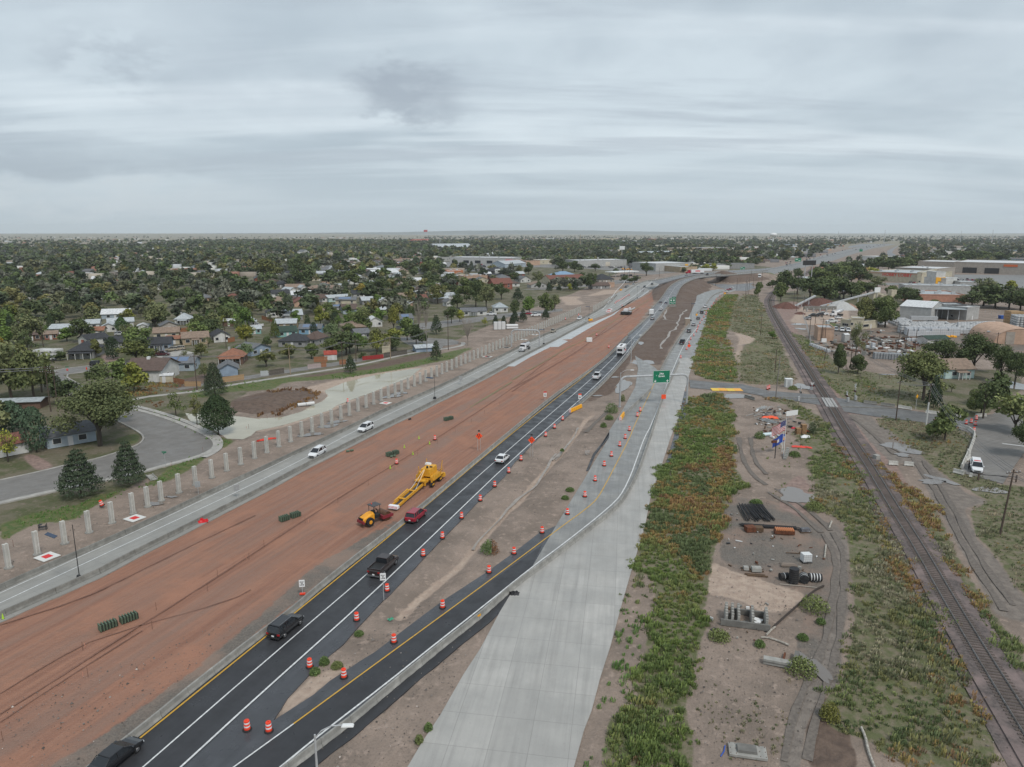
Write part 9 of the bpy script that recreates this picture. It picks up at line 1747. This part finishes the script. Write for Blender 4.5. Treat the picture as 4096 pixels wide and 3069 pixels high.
# ditch walls of string-line trench: the dark thin lines on the red dirt are shallow cuts
strip_on(Z5((0,985),(450,710),(800,480),(1050,320),(1560,5))+Z2((610,480),(900,300),(1120,170))+Z6((1700,1000),(2212,660))+Z7((300,640),(480,520)),.22,.014,CUT,'trench_line');strip_on(Z5((0,1055),(470,745),(930,450),(1250,250)),.16,.014,CUT,'trench_line');strip_on(Z5((0,810),(450,530),(850,320))+Z1((2000,1300),(2212,1180)),.14,.014,CUT,'trench_line');strip_on(Z1((0,1512),(700,1290),(1100,1100),(1500,900),(2212,560)),.25,.014,CUT,'wheel_rut');strip_on(Z7((0,870),(250,740),(560,560),(700,450),(830,370),(1000,250),(1100,180)),.6,.017,mat('rut_earth',(.22,.115,.085),.95,c2=(.18,.09,.065),scale=1),'wheel_rut');strip_on(Z7((0,900),(180,780),(420,640),(640,500),(820,350)),.5,.014,MATS['rut_earth'],'wheel_rut')
strip_on(Z7((0,800),(120,730),(300,630),(480,520),(600,470),(800,340),(1000,220),(1180,110),(1330,0)),.45,.02,mat('seeded_edge',(.17,.17,.09),.95,c2=(.24,.2,.12),scale=1.5),'seeded_edge');strip_on(Z6((520,820),(800,730),(1000,600),(1300,480),(1700,300))[:0]+Z6((2212,600),(1850,820)),.5,.016,MATS['seeded_edge'],'seeded_edge')
# rows of blocks in the yard at right: each cube pallet is a thing of its own up to the limit
PB=mat('block_pallet',(.47,.48,.49),.7,c2=(.33,.34,.35),scale=1.3,tint=True);mb=MB();mb.box(0,0,.62,1.25,1.15,.95);mb.box(0,0,.07,1.3,1.2,.12);cube=mb.mesh('block_pallet',PB,True);bv=[]
def blocks(q0,q1,n1,n2,dx,lv,tint,lb):
 a,b=G(*q0),G(*q1);
 for i in range(n1):
  for j in range(n2):
   p=a.lerp(b,i/max(n1-1,1))+Vector(dx)*j;bv.append((p+Vector((rp.uniform(-.12,.12),rp.uniform(-.12,.12),0)),lv if rp.random()>.15 else max(1,lv-1),tint,lb,i,j))
wt_,gy_,rd_=(1.1,1.12,1.15),(.62,.64,.66),(.72,.42,.36)
blocks(f8(1215,420),f8(1640,418),24,9,(1.2,3.3,0),3,wt_,'long front stacks');blocks(f8(1640,405),f8(1960,395),13,9,(2.2,3.5,0),2,wt_,'stacks right of the front ones');blocks(f8(1110,330),f8(1240,325),6,6,(.6,2.6,0),2,wt_,'stacks under the warehouse');blocks(f8(1500,350),f8(1640,345),5,4,(2.4,3.2,0),1,wt_,'low ones before canopy');blocks(f8(930,615),f8(1200,630),12,2,(.3,1.5,0),2,gy_,'grey near edge');blocks(f8(1150,395),f8(1200,395),3,3,(.4,1.6,0),4,rd_,'red stacks at left');blocks(f8(1200,460),f8(1370,465),8,1,(0,2,0),1,wt_,'loose line in front');blocks(f8(860,525),f8(905,525),2,1,(0,1.5,0),2,wt_,'lone pair by willow-like tree');blocks(f8(2150,345),f8(2250,348),4,4,(1,3,0),5,gy_,'tall ones at right edge');blocks(f8(375,505),f8(520,560),8,1,(0,2,0),1,wt_,'scattered white, peach building')
bv.sort(key=lambda s:s[0].y);VV,FF,n0=[],[],0;cv_=np.array([x.co[:] for x in cube.vertices]);cf_=np.array([x.vertices[:] for x in cube.polygons]);made=0;cnt2={}
for p,lv,tint,lb,i,j in bv:
 for k in range(lv):
  if made<290:
   o=link('block_pallet',cube);o.location=p+Vector((0,0,k*1.12));o.color=(*tint,1);cnt2[lb]=cnt2 .get(lb,0)+1;tag(o,'wrapped block pallet, %s layer, row %s, %s across, %s'%(('bottom','second','third','fourth','fifth')[k],ORD(j),ORD(i),lb),'block pallet','block pallets');made+=1
  else:VV.append(cv_+[p.x,p.y,k*1.12]);FF.append(cf_+n0);n0+=8*2
if VV:o=numesh('far_block_pallets',np.concatenate(VV),np.concatenate(FF),mat('block_pallet_far',(.5,.51,.52),.7,c2=(.36,.37,.38),scale=.6));tag(o,kind='stuff')
for i,x in enumerate((1440,1462,1484,1508,1532,1556,1590,1612)):t=th('yellow_bag',Z8((x,428+(i%2)*4))[0],0,'%s yellow bag in the line before the front block rows'%ORD(i),'bag','yellow bags in the block yard');BX(t,'bag',YPL,0,0,.4,1.6,1,.8,0,(.8,.7),bevel=.1)
for(q,s,m,lb) in[(f8(2105,320),(6,5,7),FENCE2,'stack of new orange-tan timber packs, left one'),(f8(2160,318),(5,5,6.5),FENCE2,'stack of new orange-tan timber packs, right one')]:
 t=th('timber_packs',q,0,lb,'timber packs')
 for k in range(5):BX(t,'pack',m,rp.uniform(-.2,.2),0,s[2]*(k+.5)/5,s[0],s[1],s[2]/5*.9)
t=th('semi_trailer',fE(1340,840),R(-8),'silver flat-sided trailer parked against the warehouse','trailer');BX(t,'body',STEEL,0,0,2.1,13,2.5,2.0);wheels(t,(3,4.2),1.2,.5)
t=th('skip',fE(2040,810),R(0),'dark blue waste skip at the right of the yard','skip');BX(t,'bin',BLUE,0,0,.9,5,2.2,1.8,0,(1.1,1.1))
for(q,az,lb,c) in[(f8(545,178),.3,'yellow wheel loader under the long conveyor',1),(fN(965,390),.0,'orange-yellow machine among the far shops, left one',1),(fN(1010,392),.2,'orange-yellow machine among the far shops, right one',1)]:
 t=th('wheel_loader',q,az,lb,'loader');BX(t,'engine',MY,-1,0,1.5,3,1.8,1.3,0,(.9,.9));BX(t,'cab',GLASS,.9,0,2.2,1.3,1.5,1.8);BX(t,'bucket',MY,3.3,0,.8,1.2,2.4,1.1);TB(t,'lift_arm',MY,(1.5,0,1.3),(3.2,0,1.2),.25);wheels(t,(-1.4,1.6),1.25,.75)
# white culvert pipe by the pond, and pipes by the far bank
WP=mat('white_pipe',(.6,.6,.6),.5)
t=th('culvert_pipe',f6(432,806),R(30),'two white culvert pipe lengths at the edge of the pond island','pipe')
for x in(-1.15,1.15):mb=MB();mb.tube((x-1.1,0,.45),(x+1.1,0,.45),.48,.48,18);p_=mb.obj('pipe',WP,t);mb=MB();mb.tube((x-1.13,0,.45),(x-1.1,0,.45),.4,.4,16);mb.obj('mouth',DARK,p_)
t=th('pipe_stack',Z(1950,1250,4.32,(400,290))[0],R(10),'stack of white pipes and pale blocks on the far bank','pipe stack')
for i in range(5):mb=MB();y=(i%3)*1.2;z=.6+1.1*(i//3);mb.tube((-2,y,z),(3.6,y,z),.6,.6,12);mb.obj('pipe',WP,t)
for i in range(3):BX(t,'block',WP,-7.4+i*1.9,0,1.9,1.7,2,3.6)
t=th('white_box',Z(1950,1250,4.32,(1758,508))[0],0,'white box standing alone on the red dirt','box');BX(t,'box',WHITE,0,0,.9,2.4,1.4,1.7,bevel=.05)
t=th('portable_toilet',fF(1147,820),0,'tan portable cabin with a white top beside the far barrier','cabin');mb=MB();mb.box(0,0,1.6,2.4,1.5,3.2);mb.obj('cabin',mat('tan_paint',(.3,.24,.19),.7),t);BX(t,'lid',WHITE,0,0,3.3,2.6,1.7,.3)
for i,(x,y) in enumerate([(95,665),(120,650),(143,640),(108,672),(130,668)]):t=th('barricade',ZF((x,y))[0],0,'%s red and white barricade at the start of the fresh concrete'%ORD(i),'barricade','striped barricades');plate(t,'board',1.8,.35,SRED if i%2 else WBAND,(0,0,1.3));plate(t,'board',1.8,.3,WBAND,(0,0,.8));mb=MB();mb.box(-.7,0,.7,.06,.06,1.4);mb.box(.7,0,.7,.06,.06,1.4);mb.obj('legs',ORANGE,t)
# square pads with red covers near the posts
for i,(q,s) in enumerate([(f1(408,925),1),(f1(1163,592),1),(f6(1120,785),1),(f6(1992,384),1),(f6(2165,304),0),(Z(1950,1250,4.32,(330,610))[0],0),(Z(1950,1250,4.32,(630,470))[0],0),(Z(1950,1250,4.32,(820,385))[0],0),(Z(1950,1250,4.32,(10,768))[0],0)]):
 t=th('concrete_pad',q,R(62),'%s square pale pad between the posts and the outer barrier'%ORD(i),'pad','square pads by the posts');mb=MB();mb.box(0,0,.04,2.4,2.6,.1);mb.obj('pad',mat('pad_white',(.62,.62,.6),.7),t);BX(t,'cover',SRED if s else DARK,0,0,.1,1.05,1.2,.06)
for(q,a,lb) in[(f1(1310,240),R(-50),'concrete drain chute on the bank under the street kerb')]:t=th('drain_chute',q,a,lb,'chute');BX(t,'floor',PCON,0,0,.05,3.6,1.2,.1);mb=MB();mb.box(0,.6,.15,3.6,.12,.3);mb.box(0,-.6,.15,3.6,.12,.3);mb.obj('sides',PCON,t)
t=th('steel_frame',f1(372,690),R(20),'small dark rusty frame standing behind the left posts','frame');mb=MB()
for x in(-.5,.5):
 for y in(-.3,.3):mb.tube((x,y,0),(x,y,.95),.05)
mb.box(0,0,.5,1.1,.7,.06);mb.box(-.3,0,.9,.5,.7,.06);mb.obj('frame',DARK,t)
t=th('shopping_cart',f3(650,150),R(30),'abandoned wire shopping cart on the dirt left of the ramp','cart');mb=MB()
for z in(.5,.7,.9):
 for(a,b) in(((-.45,-.25),(.45,-.25)),((.45,-.25),(.45,.25)),((.45,.25),(-.45,.25)),((-.45,.25),(-.45,-.25))):mb.tube((*a,z),(*b,z),.015,.015,4)
for x in(-.45,-.2,.05,.3,.45):
 for y in(-.25,.25):mb.tube((x,y,.5),(x,y,.92),.012,.012,4)
mb.obj('basket',STEEL,t);mb=MB();mb.path([Vector((-.45,-.2,.5)),Vector((-.35,-.2,.15)),Vector((.4,-.2,.12))],.02,4);mb.path([Vector((-.45,.2,.5)),Vector((-.35,.2,.15)),Vector((.4,.2,.12))],.02,4);mb.obj('chassis',STEEL,t);mb=MB()
for x in(-.3,.38):
 for y in(-.2,.2):mb.tube((x,y-.02,.06),(x,y+.02,.06),.06,.06,8)
mb.obj('wheels',DARK,t)
# yellow reflector plates on the ramp barrier
for(q,lb) in[(f62(1910,125),'yellow reflector plate on the ramp barrier near its middle')]:p=G(q[0],q[1],.6);t=thing('reflector_plate',(p.x-.0,p.y,.5),R(52),lb,'reflector');plate(t,'plate',.75,.28,YPL,(0,-.27,0),.03)
# ---- the officer beside the patrol vehicle
def person(q,az,label):
 t=th('person',q,az,label,'person');sk=[((0,0,.95),.13,-1),((0,0,1.12),.12,0),((0,0,1.32),.16,1),((0,0,1.46),.10,2),((0,0,1.54),.055,3),((0,.0,1.62),.075,4),((0,.01,1.76),.085,5),((-.19,0,1.42),.06,3),((-.26,.02,1.14),.045,7),((-.16,.2,1.05),.035,8),((.19,0,1.42),.06,3),((.26,.02,1.14),.045,10),((.2,.14,.93),.035,11),((-.10,0,.86),.10,0),((-.12,.02,.48),.065,13),((-.13,-.02,.09),.045,14),((-.13,.12,.05),.04,15),((.10,0,.86),.10,0),((.12,.02,.48),.065,17),((.13,-.02,.09),.045,18),((.13,.12,.05),.04,19)]
 me=bpy.data.meshes.new('body');me.from_pydata([s[0] for s in sk],[(s[2],i) for i,s in enumerate(sk) if s[2]>=0],[]);me.materials.append(mat('dark_uniform',(.015,.016,.022),.8));me.materials.append(mat('skin',(.35,.2,.15),.6));o=link('body',me,t);o.modifiers.new('skin','SKIN')
 for i,s in enumerate(sk):me.skin_vertices[0].data[i].radius=(s[1],s[1])
 me.skin_vertices[0].data[0].use_root=True;u=o.modifiers.new('sub','SUBSURF');u.levels=1;u.render_levels=1
 mb=MB();mb.lathe([(.105,0),(.11,.05),(.08,.12),(.03,.15)],10,(0,0,1.74));mb.obj('hair',DARK,t);mb=MB();mb.lathe([(.075,0),(.09,.06),(.085,.13)],10,(0,.03,1.6));mb.obj('face',MATS['skin'],t)
 for s in(-1,1):
  for k in range(4):mb=MB();x,y,z=(-.16,.2,1.03) if s<0 else(.2,.14,.9);mb.tube((x+(k-1.5)*.018,y,z),(x+(k-1.5)*.02,y+.02,z-.07+.008*abs(k-1.5)),.009,.007,5);mb.obj('finger',MATS['skin'],t)
 return t
person(f4(1733,278),R(80),'person in dark clothes leaning at the white barrier beside the patrol vehicle')
# texts become plain meshes so that each has a body of its own
dg=bpy.context.evaluated_depsgraph_get()
for o in[o for o in bpy.data.objects if o.type=='FONT']:
 me=bpy.data.meshes.new_from_object(o.evaluated_get(dg));n=link(o.name,me,o.parent);n.location=o.location.copy();n.rotation_euler=o.rotation_euler.copy();nm=o.name;bpy.data.objects.remove(o);n.name=nm
# ---------------------------------------------------------------- air
hm=bpy.data.materials.new('haze_air');hm.use_nodes=True;hn,hl=nodes(hm);hn.remove(hn['Principled BSDF'])
pv=hn.new('ShaderNodeVolumePrincipled');pv.inputs['Color'].default_value=(.86,.93,.99,1);pv.inputs['Density'].default_value=0.00005;pv.inputs['Anisotropy'].default_value=0.0
hl.new(pv.outputs[0],hn['Material Output'].inputs['Volume'])
mb=MB();mb.box(0,10500,120,64000,25000,260)
hb=mb.obj('haze',hm);hb['kind']='stuff'
